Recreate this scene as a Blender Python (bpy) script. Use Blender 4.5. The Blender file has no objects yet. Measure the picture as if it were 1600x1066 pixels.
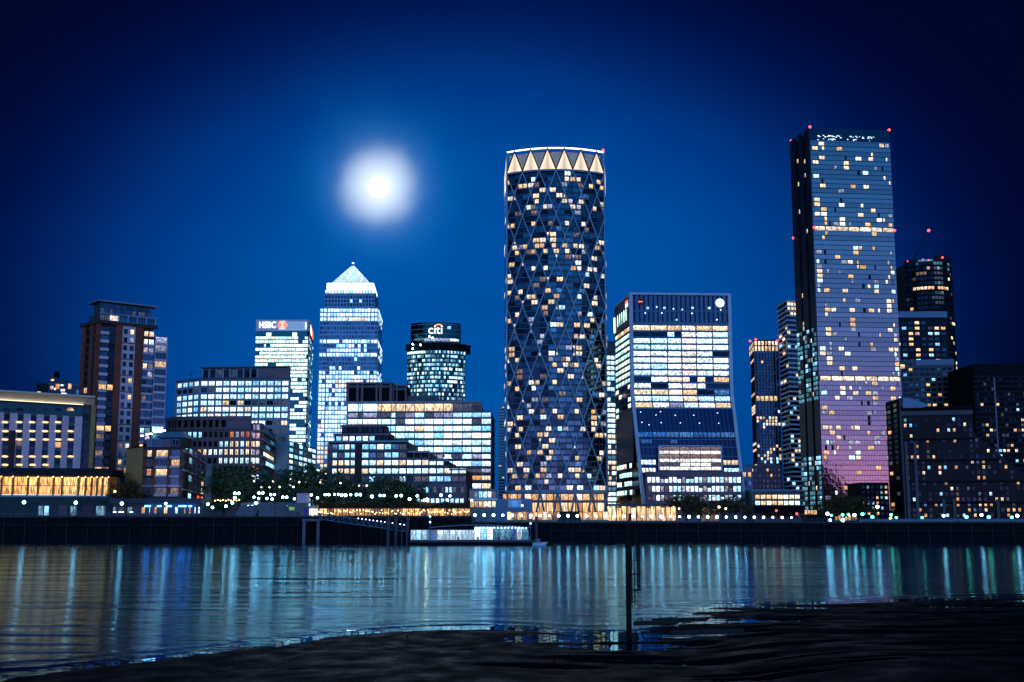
import bpy, math, random
from mathutils import Vector, Matrix, noise as mnoise
R = math.radians
random.seed(7)
scene = bpy.context.scene
COL = scene.collection

# ---------------------------------------------------------------- camera
FPX = 1300.0                     # focal length in photograph pixels (photograph 1600 x 1066)
HORIZON = 813.0                  # photograph row of eye level
SHIFT = 150.0                    # rising front, in photograph pixels
TILT = math.atan((HORIZON - 533.0 - SHIFT) / FPX)
EYE = 8.0                        # metres above the water
cam_data = bpy.data.cameras.new("camera")
cam = bpy.data.objects.new("camera", cam_data); COL.objects.link(cam)
cam.location = (0, 0, EYE); cam.rotation_euler = (R(90) + TILT, 0, 0)
cam_data.sensor_fit = 'HORIZONTAL'; cam_data.sensor_width = 36.0
cam_data.lens = 36.0 * FPX / 1600.0
cam_data.shift_y = SHIFT / 1600.0
cam_data.clip_start = 0.5; cam_data.clip_end = 30000
scene.camera = cam

def ray(px, py):
    u = (px - 800.0) / FPX; v = (533.0 - py + SHIFT) / FPX
    c, s = math.cos(TILT), math.sin(TILT)
    return Vector((u, c - v * s, s + v * c))
def P(px, py, Y):
    d = ray(px, py); t = Y / d.y
    return Vector((d.x * t, Y, EYE + d.z * t))
def PZ(px, py, z):
    d = ray(px, py); t = (z - EYE) / d.z
    return Vector((d.x * t, d.y * t, z))

# ---------------------------------------------------------------- sky: blue hour, moon up in the east, afterglow behind the camera in the west
MOON = ray(592, 292).normalized()
world = bpy.data.worlds.new("World"); scene.world = world; world.use_nodes = True
nt = world.node_tree; N = nt.nodes; LK = nt.links
for n in list(N): N.remove(n)
def wn(t, **k):
    n = N.new(t)
    for a, b in k.items(): setattr(n, a, b)
    return n
def wm(op, a, b=None, clamp=False):
    n = N.new('ShaderNodeMath'); n.operation = op; n.use_clamp = clamp
    for i, x in enumerate((a, b)):
        if x is None: continue
        if isinstance(x, (int, float)): n.inputs[i].default_value = x
        else: LK.new(x, n.inputs[i])
    return n.outputs[0]
def wcol(fac, col):
    n = N.new('ShaderNodeVectorMath'); n.operation = 'SCALE'
    n.inputs[0].default_value = col; LK.new(fac, n.inputs['Scale']); return n.outputs[0]
def wadd(a, b):
    n = N.new('ShaderNodeVectorMath'); n.operation = 'ADD'
    LK.new(a, n.inputs[0]); LK.new(b, n.inputs[1]); return n.outputs[0]
tc = wn('ShaderNodeTexCoord')
nrm = wn('ShaderNodeVectorMath', operation='NORMALIZE'); LK.new(tc.outputs['Generated'], nrm.inputs[0])
sep = wn('ShaderNodeSeparateXYZ'); LK.new(nrm.outputs[0], sep.inputs[0])
sx, sy, sz = sep.outputs
el = wm('ARCSINE', sz); az = wm('ARCTAN2', sx, sy)
def gauss(x, mu, sig):
    d = wm('DIVIDE', wm('SUBTRACT', x, mu), sig)
    return wm('MULTIPLY', d, d)
# twilight from the Sky Texture (sun well down in the west, behind the camera)
sky = wn('ShaderNodeTexSky'); sky.sky_type = 'NISHITA'; sky.sun_disc = False
sky.sun_elevation = R(-3.0); sky.sun_rotation = R(180); sky.ozone_density = 4.0
sky.air_density = 1.0; sky.dust_density = 1.0; sky.altitude = 0
skys = wn('ShaderNodeVectorMath', operation='MULTIPLY'); LK.new(sky.outputs[0], skys.inputs[0])
skys.inputs[1].default_value = (0.02, 0.08, 0.36)
total = skys.outputs[0]
# moonlit, city-lit air in the east, lens vignette shaped into its falloff
g = wm('EXPONENT', wm('MULTIPLY', wm('POWER', wm('ADD', gauss(az, R(-2), R(25.5)), gauss(el, R(11), R(18.5))), 2.2), -0.76))
# faint veil of thin cloud
cm = wn('ShaderNodeVectorMath', operation='MULTIPLY'); LK.new(nrm.outputs[0], cm.inputs[0]); cm.inputs[1].default_value = (2.2, 2.2, 8.0)
cn = wn('ShaderNodeTexNoise'); cn.inputs['Scale'].default_value = 1.6; cn.inputs['Detail'].default_value = 5; cn.inputs['Distortion'].default_value = 0.6; LK.new(cm.outputs[0], cn.inputs['Vector'])
g = wm('MULTIPLY', g, wm('ADD', 0.86, wm('MULTIPLY', cn.outputs[0], 0.26)))
total = wadd(total, wcol(g, (0.0, 0.0, 0.365)))
total = wadd(total, wcol(wm('POWER', g, 1.35), (0.0, 0.083, 0.0)))
# afterglow low in the west, the light that the glass towers mirror
west = wm('POWER', wm('MULTIPLY', wm('ADD', 1.0, wm('MULTIPLY', sy, -1.0)), 0.5), 3.0)
up = wm('MAXIMUM', el, 0.0)
def glow(deg): return wm('MULTIPLY', west, wm('EXPONENT', wm('MULTIPLY', up, -1.0 / R(deg))))
total = wadd(total, wcol(glow(3.6), (2.0, 0.50, 0.0)))
total = wadd(total, wcol(glow(11.0), (0.36, 0.06, 0.24)))
total = wadd(total, wcol(glow(60.0), (0.0, 0.80, 2.05)))
# thin-cloud aureole round the moon
dotm = wn('ShaderNodeVectorMath', operation='DOT_PRODUCT'); LK.new(nrm.outputs[0], dotm.inputs[0]); dotm.inputs[1].default_value = MOON
ang = wm('ARCCOSINE', wm('MINIMUM', dotm.outputs['Value'], 1.0))
nz = wn('ShaderNodeTexNoise'); nz.inputs['Scale'].default_value = 17; nz.inputs['Detail'].default_value = 2; LK.new(nrm.outputs[0], nz.inputs['Vector'])
angn = wm('MULTIPLY', ang, wm('ADD', 0.84, wm('MULTIPLY', nz.outputs[0], 0.32)))
def ring(deg, p):
    return wm('EXPONENT', wm('MULTIPLY', wm('POWER', wm('DIVIDE', angn, R(deg)), p), -1.0))
total = wadd(total, wcol(ring(2.24, 4.6), (0.36, 0.37, 0.30)))
total = wadd(total, wcol(ring(1.35, 1.5), (0.75, 0.65, 0.4)))
total = wadd(total, wcol(ring(3.2, 1.7), (0.0, 0.15, 0.34)))
bg = wn('ShaderNodeBackground'); LK.new(total, bg.inputs['Color']); bg.inputs['Strength'].default_value = 1.0
wo = wn('ShaderNodeOutputWorld'); LK.new(bg.outputs[0], wo.inputs['Surface'])

# ---------------------------------------------------------------- moonlight (the one sun lamp)
ml = bpy.data.lights.new("moonlight", 'SUN'); ml.energy = 0.05; ml.angle = R(2.0); ml.color = (0.75, 0.85, 1.0)
mo = bpy.data.objects.new("moonlight", ml); COL.objects.link(mo)
mo.rotation_euler = (-MOON).to_track_quat('-Z', 'Y').to_euler()

# ---------------------------------------------------------------- picture settings
scene.view_settings.view_transform = 'Standard'; scene.view_settings.look = 'None'
scene.view_settings.exposure = 0.0; scene.view_settings.gamma = 1.0
scene.view_settings.use_curve_mapping = False
cy = scene.cycles
cy.max_bounces = 5; cy.diffuse_bounces = 2; cy.glossy_bounces = 3; cy.transmission_bounces = 2; cy.transparent_max_bounces = 6
cy.use_denoising = True; cy.caustics_reflective = False; cy.caustics_refractive = False
cy.sample_clamp_indirect = 6.0

# ================================================================ helpers
G = 7.5                          # level of the far bank
def V3(a, b, c): return Vector((a, b, c))

class MB:
    """collects faces; build() links them as one mesh object"""
    def __init__(s): s.v = []; s.f = []; s.m = []; s.uv = []
    def face(s, pts, m=0, uv=None):
        i = len(s.v); s.v += [tuple(p) for p in pts]; s.f.append(list(range(i, i + len(pts)))); s.m.append(m)
        s.uv.append(uv or [(0, 0), (1, 0), (1, 1), (0, 1)][:len(pts)] + [(0, 0)] * max(0, len(pts) - 4))
    def hexa(s, b, t, m=0):
        """b, t: four bottom and four top points in the same order"""
        i = len(s.v); s.v += [tuple(p) for p in b] + [tuple(p) for p in t]
        for q in ((3, 2, 1, 0), (4, 5, 6, 7), (0, 1, 5, 4), (1, 2, 6, 5), (2, 3, 7, 6), (3, 0, 4, 7)):
            s.f.append([i + k for k in q]); s.m.append(m); s.uv.append([(0, 0), (1, 0), (1, 1), (0, 1)])
    def box(s, x0, x1, y0, y1, z0, z1, m=0):
        s.hexa([(x0, y0, z0), (x1, y0, z0), (x1, y1, z0), (x0, y1, z0)], [(x0, y0, z1), (x1, y0, z1), (x1, y1, z1), (x0, y1, z1)], m)
    def prism(s, poly, z0, z1, m=0, top=None):
        n = len(poly); tp = top or poly
        i = len(s.v); s.v += [(p[0], p[1], z0) for p in poly] + [(p[0], p[1], z1) for p in tp]
        for k in range(n):
            j = (k + 1) % n; s.f.append([i + k, i + j, i + n + j, i + n + k]); s.m.append(m); s.uv.append([(0, 0), (1, 0), (1, 1), (0, 1)])
        s.f.append([i + n + k for k in range(n)]); s.m.append(m); s.uv.append([(0, 0)] * n)
        s.f.append([i + k for k in reversed(range(n))]); s.m.append(m); s.uv.append([(0, 0)] * n)
    def tube(s, a, b, r0, r1=None, n=8, m=0):
        a = Vector(a); b = Vector(b); r1 = r0 if r1 is None else r1
        d = (b - a).normalized(); u = d.orthogonal().normalized(); w = d.cross(u)
        i = len(s.v)
        for c, r in ((a, r0), (b, r1)):
            for k in range(n):
                t = 2 * math.pi * k / n; s.v.append(tuple(c + u * math.cos(t) * r + w * math.sin(t) * r))
        for k in range(n):
            j = (k + 1) % n; s.f.append([i + k, i + j, i + n + j, i + n + k]); s.m.append(m); s.uv.append([(0, 0), (1, 0), (1, 1), (0, 1)])
        s.f.append([i + k for k in reversed(range(n))]); s.m.append(m); s.uv.append([(0, 0)] * n)
        s.f.append([i + n + k for k in range(n)]); s.m.append(m); s.uv.append([(0, 0)] * n)
    def ball(s, c, r, sq=(1, 1, 1), nu=10, nv=6, m=0):
        i = len(s.v); c = Vector(c)
        for a in range(nv + 1):
            p = math.pi * a / nv
            for k in range(nu):
                t = 2 * math.pi * k / nu
                s.v.append((c.x + r * sq[0] * math.sin(p) * math.cos(t), c.y + r * sq[1] * math.sin(p) * math.sin(t), c.z - r * sq[2] * math.cos(p)))
        for a in range(nv):
            for k in range(nu):
                j = (k + 1) % nu
                s.f.append([i + a * nu + k, i + a * nu + j, i + (a + 1) * nu + j, i + (a + 1) * nu + k]); s.m.append(m); s.uv.append([(0, 0), (1, 0), (1, 1), (0, 1)])
    def mesh(s, name, mats, off=None, smooth=False):
        me = bpy.data.meshes.new(name)
        v = s.v if off is None else [(a - off[0], b - off[1], c - off[2]) for a, b, c in s.v]
        me.from_pydata(v, [], s.f)
        for x in (mats if isinstance(mats, (list, tuple)) else [mats]): me.materials.append(MAT[x])
        me.polygons.foreach_set('material_index', s.m)
        uvl = me.uv_layers.new(name='UVMap')
        uvl.data.foreach_set('uv', [c for q in s.uv for p in q for c in p])
        if smooth: me.polygons.foreach_set('use_smooth', [True] * len(s.f))
        me.update(); return me

def wl(o):
    v = Vector(o.location)
    while o.parent: o = o.parent; v += Vector(o.location)
    return v
def tag(o, label=None, cat=None, group=None, kind=None):
    if label: o['label'] = label
    if cat: o['category'] = cat
    if group: o['group'] = group
    if kind: o['kind'] = kind
    return o
def put(name, mesh, parent=None, loc=None, rz=0.0, scale=None):
    o = bpy.data.objects.new(name, mesh); COL.objects.link(o)
    if parent is not None:
        o.parent = parent
        if loc is not None: o.location = Vector(loc) - wl(parent)
    elif loc is not None: o.location = loc
    if rz: o.rotation_euler = (0, 0, rz)
    if scale is not None: o.scale = scale
    return o
def build(mb, name, mats, parent=None, kind=None, smooth=False):
    o = put(name, mb.mesh(name, mats, wl(parent) if parent is not None else None, smooth), parent)
    if kind: o['kind'] = kind
    return o
def thing(name, label, cat, loc, group=None):
    return tag(put(name, None, None, loc), label, cat, group)
def copy_tree(o, loc=None, parent=None, rz=None):
    c = o.copy(); COL.objects.link(c); c.parent = parent
    if loc is not None: c.location = loc
    if rz is not None: c.rotation_euler = (0, 0, rz)
    for ch in o.children: copy_tree(ch, None, c)
    return c

# ---------------------------------------------------------------- materials
MAT = {}
def newmat(name):
    m = bpy.data.materials.new(name); m.use_nodes = True; MAT[name] = m
    return m, m.node_tree.nodes, m.node_tree.links, m.node_tree.nodes['Principled BSDF']
def mathn(Nn, L, op, a, b=None, clamp=False):
    n = Nn.new('ShaderNodeMath'); n.operation = op; n.use_clamp = clamp
    for i, x in enumerate((a, b)):
        if x is None: continue
        if isinstance(x, (int, float)): n.inputs[i].default_value = x
        else: L.new(x, n.inputs[i])
    return n.outputs[0]
def rand01(Nn, L):
    oi = Nn.new('ShaderNodeObjectInfo'); ge = Nn.new('ShaderNodeNewGeometry')
    return mathn(Nn, L, 'FRACT', mathn(Nn, L, 'ADD', mathn(Nn, L, 'MULTIPLY', oi.outputs['Random'], 7.13), ge.outputs['Random Per Island']))
def matte(name, col, rough=0.8, var=0.25, scale=0.25, spec=0.3, metal=0.0, bump=0.0):
    m, Nn, L, b = newmat(name)
    tc = Nn.new('ShaderNodeTexCoord'); ns = Nn.new('ShaderNodeTexNoise'); ns.inputs['Scale'].default_value = scale; ns.inputs['Detail'].default_value = 6; ns.inputs['Roughness'].default_value = 0.65
    ge = Nn.new('ShaderNodeNewGeometry'); L.new(ge.outputs['Position'], ns.inputs['Vector'])
    mr = Nn.new('ShaderNodeMapRange'); L.new(ns.outputs[0], mr.inputs[0]); mr.inputs[1].default_value = 0.3; mr.inputs[2].default_value = 0.7
    mr.inputs[3].default_value = 1 - var; mr.inputs[4].default_value = 1 + var
    r = rand01(Nn, L)
    k = mathn(Nn, L, 'MULTIPLY', mr.outputs[0], mathn(Nn, L, 'ADD', 0.9, mathn(Nn, L, 'MULTIPLY', r, 0.2)))
    vm = Nn.new('ShaderNodeVectorMath'); vm.operation = 'SCALE'; vm.inputs[0].default_value = col; L.new(k, vm.inputs['Scale'])
    L.new(vm.outputs[0], b.inputs['Base Color'])
    b.inputs['Roughness'].default_value = rough; b.inputs['Specular IOR Level'].default_value = spec; b.inputs['Metallic'].default_value = metal
    if bump:
        bp = Nn.new('ShaderNodeBump'); bp.inputs['Strength'].default_value = bump; L.new(ns.outputs[0], bp.inputs['Height']); L.new(bp.outputs[0], b.inputs['Normal'])
    return m
def mirror(name, col, rough=0.06, var=0.3, wob=0.0):
    """coated glazing: reflects the sky, each pane a little differently"""
    m, Nn, L, b = newmat(name)
    r = rand01(Nn, L)
    vm = Nn.new('ShaderNodeVectorMath'); vm.operation = 'SCALE'; vm.inputs[0].default_value = col
    L.new(mathn(Nn, L, 'ADD', 1 - var, mathn(Nn, L, 'MULTIPLY', r, 2 * var)), vm.inputs['Scale'])
    L.new(vm.outputs[0], b.inputs['Base Color']); b.inputs['Metallic'].default_value = 1.0; b.inputs['Roughness'].default_value = rough
    if wob:
        ge = Nn.new('ShaderNodeNewGeometry'); ns = Nn.new('ShaderNodeTexNoise'); ns.inputs['Scale'].default_value = 0.35; ns.inputs['Detail'].default_value = 2
        L.new(ge.outputs['Position'], ns.inputs['Vector'])
        bp = Nn.new('ShaderNodeBump'); bp.inputs['Strength'].default_value = wob; bp.inputs['Distance'].default_value = 0.3; L.new(ns.outputs[0], bp.inputs['Height']); L.new(bp.outputs[0], b.inputs['Normal'])
    return m
def lit(name, c1, c2, st, lo=0.4, su=1.3, sv=2.0, spread=0.6):
    """a lit window: glass in front of a room of ceiling lights, furniture and blinds"""
    m, Nn, L, b = newmat(name)
    uv = Nn.new('ShaderNodeUVMap'); sp = Nn.new('ShaderNodeSeparateXYZ'); L.new(uv.outputs[0], sp.inputs[0])
    r = rand01(Nn, L); r2 = mathn(Nn, L, 'FRACT', mathn(Nn, L, 'MULTIPLY', r, 17.3)); r3 = mathn(Nn, L, 'FRACT', mathn(Nn, L, 'MULTIPLY', r, 41.7))
    cb = Nn.new('ShaderNodeCombineXYZ')
    L.new(mathn(Nn, L, 'MULTIPLY', sp.outputs[0], su), cb.inputs[0]); L.new(mathn(Nn, L, 'MULTIPLY', sp.outputs[1], sv), cb.inputs[1]); L.new(mathn(Nn, L, 'MULTIPLY', r, 37.0), cb.inputs[2])
    ns = Nn.new('ShaderNodeTexNoise'); ns.inputs['Scale'].default_value = 1.0; ns.inputs['Detail'].default_value = 2; L.new(cb.outputs[0], ns.inputs['Vector'])
    mr = Nn.new('ShaderNodeMapRange'); L.new(ns.outputs[0], mr.inputs[0])
    for i, x in ((1, 0.36), (2, 0.62), (3, lo), (4, 1.15)): mr.inputs[i].default_value = x
    ce = mathn(Nn, L, 'ADD', 0.7, mathn(Nn, L, 'MULTIPLY', sp.outputs[1], 0.5))
    k = mathn(Nn, L, 'MULTIPLY', mathn(Nn, L, 'MULTIPLY', mr.outputs[0], ce), mathn(Nn, L, 'MULTIPLY', st, mathn(Nn, L, 'ADD', 1 - spread * 0.5, mathn(Nn, L, 'MULTIPLY', r2, spread))))
    mx = Nn.new('ShaderNodeMix'); mx.data_type = 'RGBA'; L.new(r3, mx.inputs[0]); mx.inputs[6].default_value = (*c1, 1); mx.inputs[7].default_value = (*c2, 1)
    b.inputs['Base Color'].default_value = (0.02, 0.02, 0.025, 1); b.inputs['Roughness'].default_value = 0.1
    L.new(mx.outputs[2], b.inputs['Emission Color']); L.new(k, b.inputs['Emission Strength'])
    m.cycles.emission_sampling = 'NONE'
    return m
def lamp_mat(name, col, st, sample=True):
    m, Nn, L, b = newmat(name)
    b.inputs['Base Color'].default_value = (0.5, 0.5, 0.5, 1); b.inputs['Emission Color'].default_value = (*col, 1); b.inputs['Emission Strength'].default_value = st
    m.cycles.emission_sampling = 'AUTO' if sample else 'NONE'
    return m

lit('warm', (1, .50, .17), (1, .72, .38), 1.35)
lit('amber', (1, .42, .08), (1, .55, .18), 0.95)
lit('cream', (1, .70, .40), (1, .88, .70), 1.6)
lit('white', (.36, .76, 1), (.86, .95, .98), 2.4)
lit('cool', (.18, .58, 1), (.48, .84, 1), 1.8)
lit('green', (.48, .95, .92), (.92, 1, .80), 2.2)
lit('teal', (.08, .42, .6), (.25, .65, .85), 0.65, lo=0.2)
lit('bluelit', (.03, .22, .85), (.12, .42, 1), 0.55, lo=0.2)
lit('pinklit', (1, .55, .5), (.85, .6, .8), 0.75)
lit('lilac', (.55, .62, 1), (.85, .8, 1), 0.7, lo=0.2)
lit('redlit', (1, .12, .03), (1, .28, .05), 1.1)
lit('dim', (.25, .4, .6), (.6, .5, .4), 0.14, lo=0.1)
lit('dimwarm', (1, .5, .2), (1, .65, .4), 0.3, lo=0.15)
lit('band', (.42, .78, 1), (.85, .96, 1), 2.4, lo=0.2, su=1.25, sv=2.4)
lit('bandwarm', (1, .62, .30), (1, .82, .55), 1.7, lo=0.3, su=1.25, sv=2.4)
mirror('glass', (.030, .050, .080), 0.05, 0.35)
mirror('glassdark', (.010, .017, .028), 0.08, 0.5)
mirror('glassblue', (.06, .10, .14), 0.05, 0.4, 0.02)
mirror('glassteal', (.015, .085, .095), 0.1, 0.35)
mirror('pinnacle', (.50, .25, .27), 0.05, 0.14, 0.14)
matte('brick', (.24, .07, .045), 0.9, 0.25, 0.4)
matte('brickdark', (.06, .04, .042), 0.9, 0.25, 0.4)
matte('ochre', (.42, .26, .09), 0.85, 0.18, 0.3)
matte('render', (.70, .54, .58), 0.75, 0.1, 0.2)
matte('concrete', (.16, .18, .19), 0.85, 0.2, 0.2)
matte('stone', (.28, .36, .42), 0.8, 0.15, 0.15)
matte('stonedark', (.10, .125, .145), 0.8, 0.2, 0.15)
matte('mauve', (.22, .15, .165), 0.8, 0.2, 0.15)
matte('black', (.008, .009, .011), 0.8, 0.3, 0.3, 0.08)
matte('dark', (.02, .023, .028), 0.75, 0.3, 0.3, 0.12)
matte('roofgrey', (.06, .07, .09), 0.8, 0.3, 0.2)
matte('steel', (.15, .24, .33), 0.5, 0.12, 0.2, 0.5, 0.2)
matte('steeldark', (.05, .065, .08), 0.5, 0.2, 0.2, 0.5, 0.3)
matte('silver', (.22, .46, .64), 0.45, 0.1, 0.2, 0.5, 0.3)
matte('tealpaint', (.03, .13, .15), 0.6, 0.15, 0.2)
matte('creampaint', (.78, .70, .52), 0.7, 0.06, 0.2)
matte('white_paint', (.75, .77, .8), 0.5, 0.06, 0.2)
matte('redpaint', (.35, .03, .02), 0.5, 0.15, 0.4)
matte('rust', (.018, .011, .011), 0.8, 0.5, 2.5, 0.15, 0.0, 0.4)
matte('paving', (.05, .055, .06), 0.8, 0.25, 0.4)
matte('asphalt', (.05, .05, .055), 0.85, 0.25, 0.3)
matte('pile_wall', (.010, .012, .015), 0.75, 0.5, 0.6, 0.1)
matte('bark', (.045, .032, .024), 0.9, 0.3, 3)
lamp_mat('lampwhite', (.38, .78, 1), 22)
lamp_mat('lampneutral', (1, .86, .7), 5)
lamp_mat('lampwarm', (1, .58, .2), 9)
lamp_mat('lampgreen', (.08, .9, .65), 9)
lamp_mat('lampblue', (.05, .30, 1), 16)
lamp_mat('lampred', (1, .05, .03), 4)
lamp_mat('lampstar', (1, .82, .55), 35)
lamp_mat('signwhite', (.9, .95, 1), 1.8, False)
lamp_mat('signred', (1, .16, .04), 1.5, False)
lamp_mat('signorange', (1, .42, .05), 1.5, False)
lamp_mat('signblue', (.05, .3, 1), 0.9, False)
lamp_mat('signblueglow', (.03, .2, .75), 0.3, False)
lamp_mat('cove', (1, .80, .52), 3.0)
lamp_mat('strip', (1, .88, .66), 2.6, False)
lamp_mat('stripwhite', (.8, .92, 1), 2.6, False)
lamp_mat('moonface', (1, .98, .94), 3.0, False)

# ---------------------------------------------------------------- facades
class Fac:
    """upright plane from a (left, seen from the river) to b; pos(s, z, out)"""
    def __init__(s, a, b, lean=None):
        s.a = Vector((a[0], a[1])); s.b = Vector((b[0], b[1])); s.L = (s.b - s.a).length; s.d = (s.b - s.a) / s.L
        s.n = Vector((s.d.y, -s.d.x)); s.rz = math.atan2(s.d.y, s.d.x); s.lean = lean; s.curved = lean is not None; s.seg = 1
    def pos(s, u, z, o=0.0):
        p = s.a + s.d * (u * s.L) + s.n * o
        if s.lean:
            lx, lo = s.lean(z); p = p + s.d * lx + s.n * lo
        return Vector((p.x, p.y, z))
    def uz(s, px, py):
        d = ray(px, py); lx = lo = 0.0
        for _ in range(4 if s.lean else 1):
            t = ((s.a + s.n * lo).dot(s.n)) / (d.x * s.n.x + d.y * s.n.y)
            z = EYE + d.z * t
            if s.lean: lx, lo = s.lean(z)
        h = Vector((d.x * t, d.y * t)) - s.a
        return (h.dot(s.d) - lx) / s.L, z
    def U(s, px, py): return s.uz(px, py)[0]
    def Z(s, px, py): return s.uz(px, py)[1]
class Arc(Fac):
    """upright cylinder segment bulging towards the river"""
    def __init__(s, a, b, sag, seg=24):
        Fac.__init__(s, a, b); s.curved = True; s.seg = seg
        s.r = (s.L * s.L / 4 + sag * sag) / (2 * sag); s.half = math.asin(s.L / 2 / s.r)
        s.c = (s.a + s.b) / 2 - s.n * (s.r - sag)
    def pos(s, u, z, o=0.0):
        t = (u - 0.5) * 2 * s.half; r = s.r + o
        p = s.c + s.d * (math.sin(t) * r) + s.n * (math.cos(t) * r)
        return Vector((p.x, p.y, z))
class Poly(Fac):
    """several upright planes in a row, s runs 0..1 over the lengths"""
    def __init__(s, pts):
        Fac.__init__(s, pts[0], pts[-1]); s.curved = True; s.fs = [Fac(p, q) for p, q in zip(pts, pts[1:])]
        s.T = sum(f.L for f in s.fs); s.br = [0]
        for f in s.fs: s.br.append(s.br[-1] + f.L / s.T)
        s.seg = 1
    def pos(s, u, z, o=0.0):
        for k, f in enumerate(s.fs):
            if u <= s.br[k + 1] + 1e-6 or k == len(s.fs) - 1:
                return f.pos((u - s.br[k]) / (s.br[k + 1] - s.br[k]), z, o)

def bar(mb, f, u0, u1, z0, z1, o0, o1, m=0, seg=None):
    """a block on a facade from u0..u1, z0..z1 and depth o0..o1 (o1 outward)"""
    if isinstance(f, Poly):
        cuts = [u0] + [b for b in f.br if u0 + 1e-4 < b < u1 - 1e-4] + [u1]
    else:
        n = seg or (max(1, int(round(f.seg * (u1 - u0)))) if f.seg > 1 else 1)
        cuts = [u0 + (u1 - u0) * k / n for k in range(n + 1)]
    e = 1e-5
    for a, b in zip(cuts, cuts[1:]):
        mb.hexa([f.pos(a + e, z0, o1), f.pos(b - e, z0, o1), f.pos(b - e, z0, o0), f.pos(a + e, z0, o0)],
                [f.pos(a + e, z1, o1), f.pos(b - e, z1, o1), f.pos(b - e, z1, o0), f.pos(a + e, z1, o0)], m)

_wm = {}
def window_mesh(mat, w, nx, frame, ny=1, ft=0.1):
    key = (mat, round(w, 1), nx, frame, ny, ft)
    if key in _wm: return _wm[key]
    mb = MB(); mb.face([(-.5, 0, -.5), (.5, 0, -.5), (.5, 0, .5), (-.5, 0, .5)], 0, [(0, 0), (w, 0), (w, 1), (0, 1)])
    if frame:
        fx = ft / max(w, .5); fz = 0.045
        mb.box(-.5, -.5 + fx, -.12, .02, -.5, .5, 1); mb.box(.5 - fx, .5, -.12, .02, -.5, .5, 1)
        mb.box(-.5 + fx, .5 - fx, -.11, .02, -.5, -.5 + fz, 1); mb.box(-.5 + fx, .5 - fx, -.11, .02, .5 - fz, .5, 1)
        for k in range(1, nx):
            x = -.5 + k / nx; mb.box(x - fx * .35, x + fx * .35, -.08, .02, -.5 + fz, .5 - fz, 1)
        for k in range(1, ny):
            z = -.5 + k / ny; mb.box(-.5 + fx, .5 - fx, -.06, .02, z - fz * .4, z + fz * .4, 1)
    _wm[key] = mb.mesh('window', [mat, frame] if frame else [mat]); return _wm[key]

class Bld:
    def __init__(s, name, label, cat, loc, group=None):
        s.root = thing(name, label, cat, loc, group); s.acc = {}; s.n = {}
    def part(s, name, mb, mat, parent=None, kind=None, smooth=False):
        return build(mb, name, mat, parent or s.root, kind, smooth)
    def solid(s, name, poly, z0, z1, mat, top=None):
        mb = MB(); mb.prism(poly, z0, z1, 0, top); return s.part(name, mb, mat)
    def bar(s, name, f, u0, u1, z0, z1, o0, o1, mat, parent=None):
        mb = MB(); bar(mb, f, u0, u1, z0, z1, o0, o1); return s.part(name, mb, mat, parent)
    def bulk(s, name, mat):
        return s.acc.setdefault((name, mat), MB())
    def win(s, f, u0, u1, z0, z1, o, mat, frame='steeldark', nx=1, single=True, name='window', ny=1):
        w = (u1 - u0) * f.L
        if not single:
            q = s.bulk('window_grid', mat)
            q.face([f.pos(u0, z0, o), f.pos(u1, z0, o), f.pos(u1, z1, o), f.pos(u0, z1, o)], 0, [(0, 0), (w, 0), (w, 1), (0, 1)])
            return
        s.n[name] = s.n.get(name, 0) + 1
        if f.curved:
            mb = MB(); mb.face([f.pos(u0, z0, o), f.pos(u1, z0, o), f.pos(u1, z1, o), f.pos(u0, z1, o)], 0, [(0, 0), (w, 0), (w, 1), (0, 1)])
            if frame:
                t = 0.12 / max(w, .5) * (u1 - u0)
                for k in range(nx + 1):
                    u = u0 + (u1 - u0) * k / nx; bar(mb, f, max(u0, u - t), min(u1, u + t), z0, z1, o - .02, o + .1, 1, 1)
            return s.part(name, mb, [mat, frame] if frame else mat)
        p = f.pos((u0 + u1) / 2, (z0 + z1) / 2, o)
        return put(name, window_mesh(mat, w, nx, frame, ny), s.root, p, f.rz, (w, 1, z1 - z0))
    def done(s):
        for (n, mat), mb in s.acc.items():
            if mb.f: s.part(n, mb, mat, None, 'stuff')
        s.acc = {}
    def text(s, body, f, u, z, size, mat, o=0.4, name='sign_lettering', bold=0.0, sx=1.0):
        cu = bpy.data.curves.new('t', 'FONT'); cu.body = body; cu.size = size; cu.align_x = 'CENTER'; cu.align_y = 'CENTER'; cu.extrude = 0.15; cu.offset = bold
        t = bpy.data.objects.new('t', cu); COL.objects.link(t)
        me = bpy.data.meshes.new_from_object(t.evaluated_get(bpy.context.evaluated_depsgraph_get()))
        bpy.data.objects.remove(t); me.materials.clear(); me.materials.append(MAT[mat])
        p = f.pos(u, z, o)
        ob = put(name, me, s.root, p); ob.rotation_euler = (R(90), 0, f.rz); ob.scale = (sx, 1, 1)
        return ob

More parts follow.
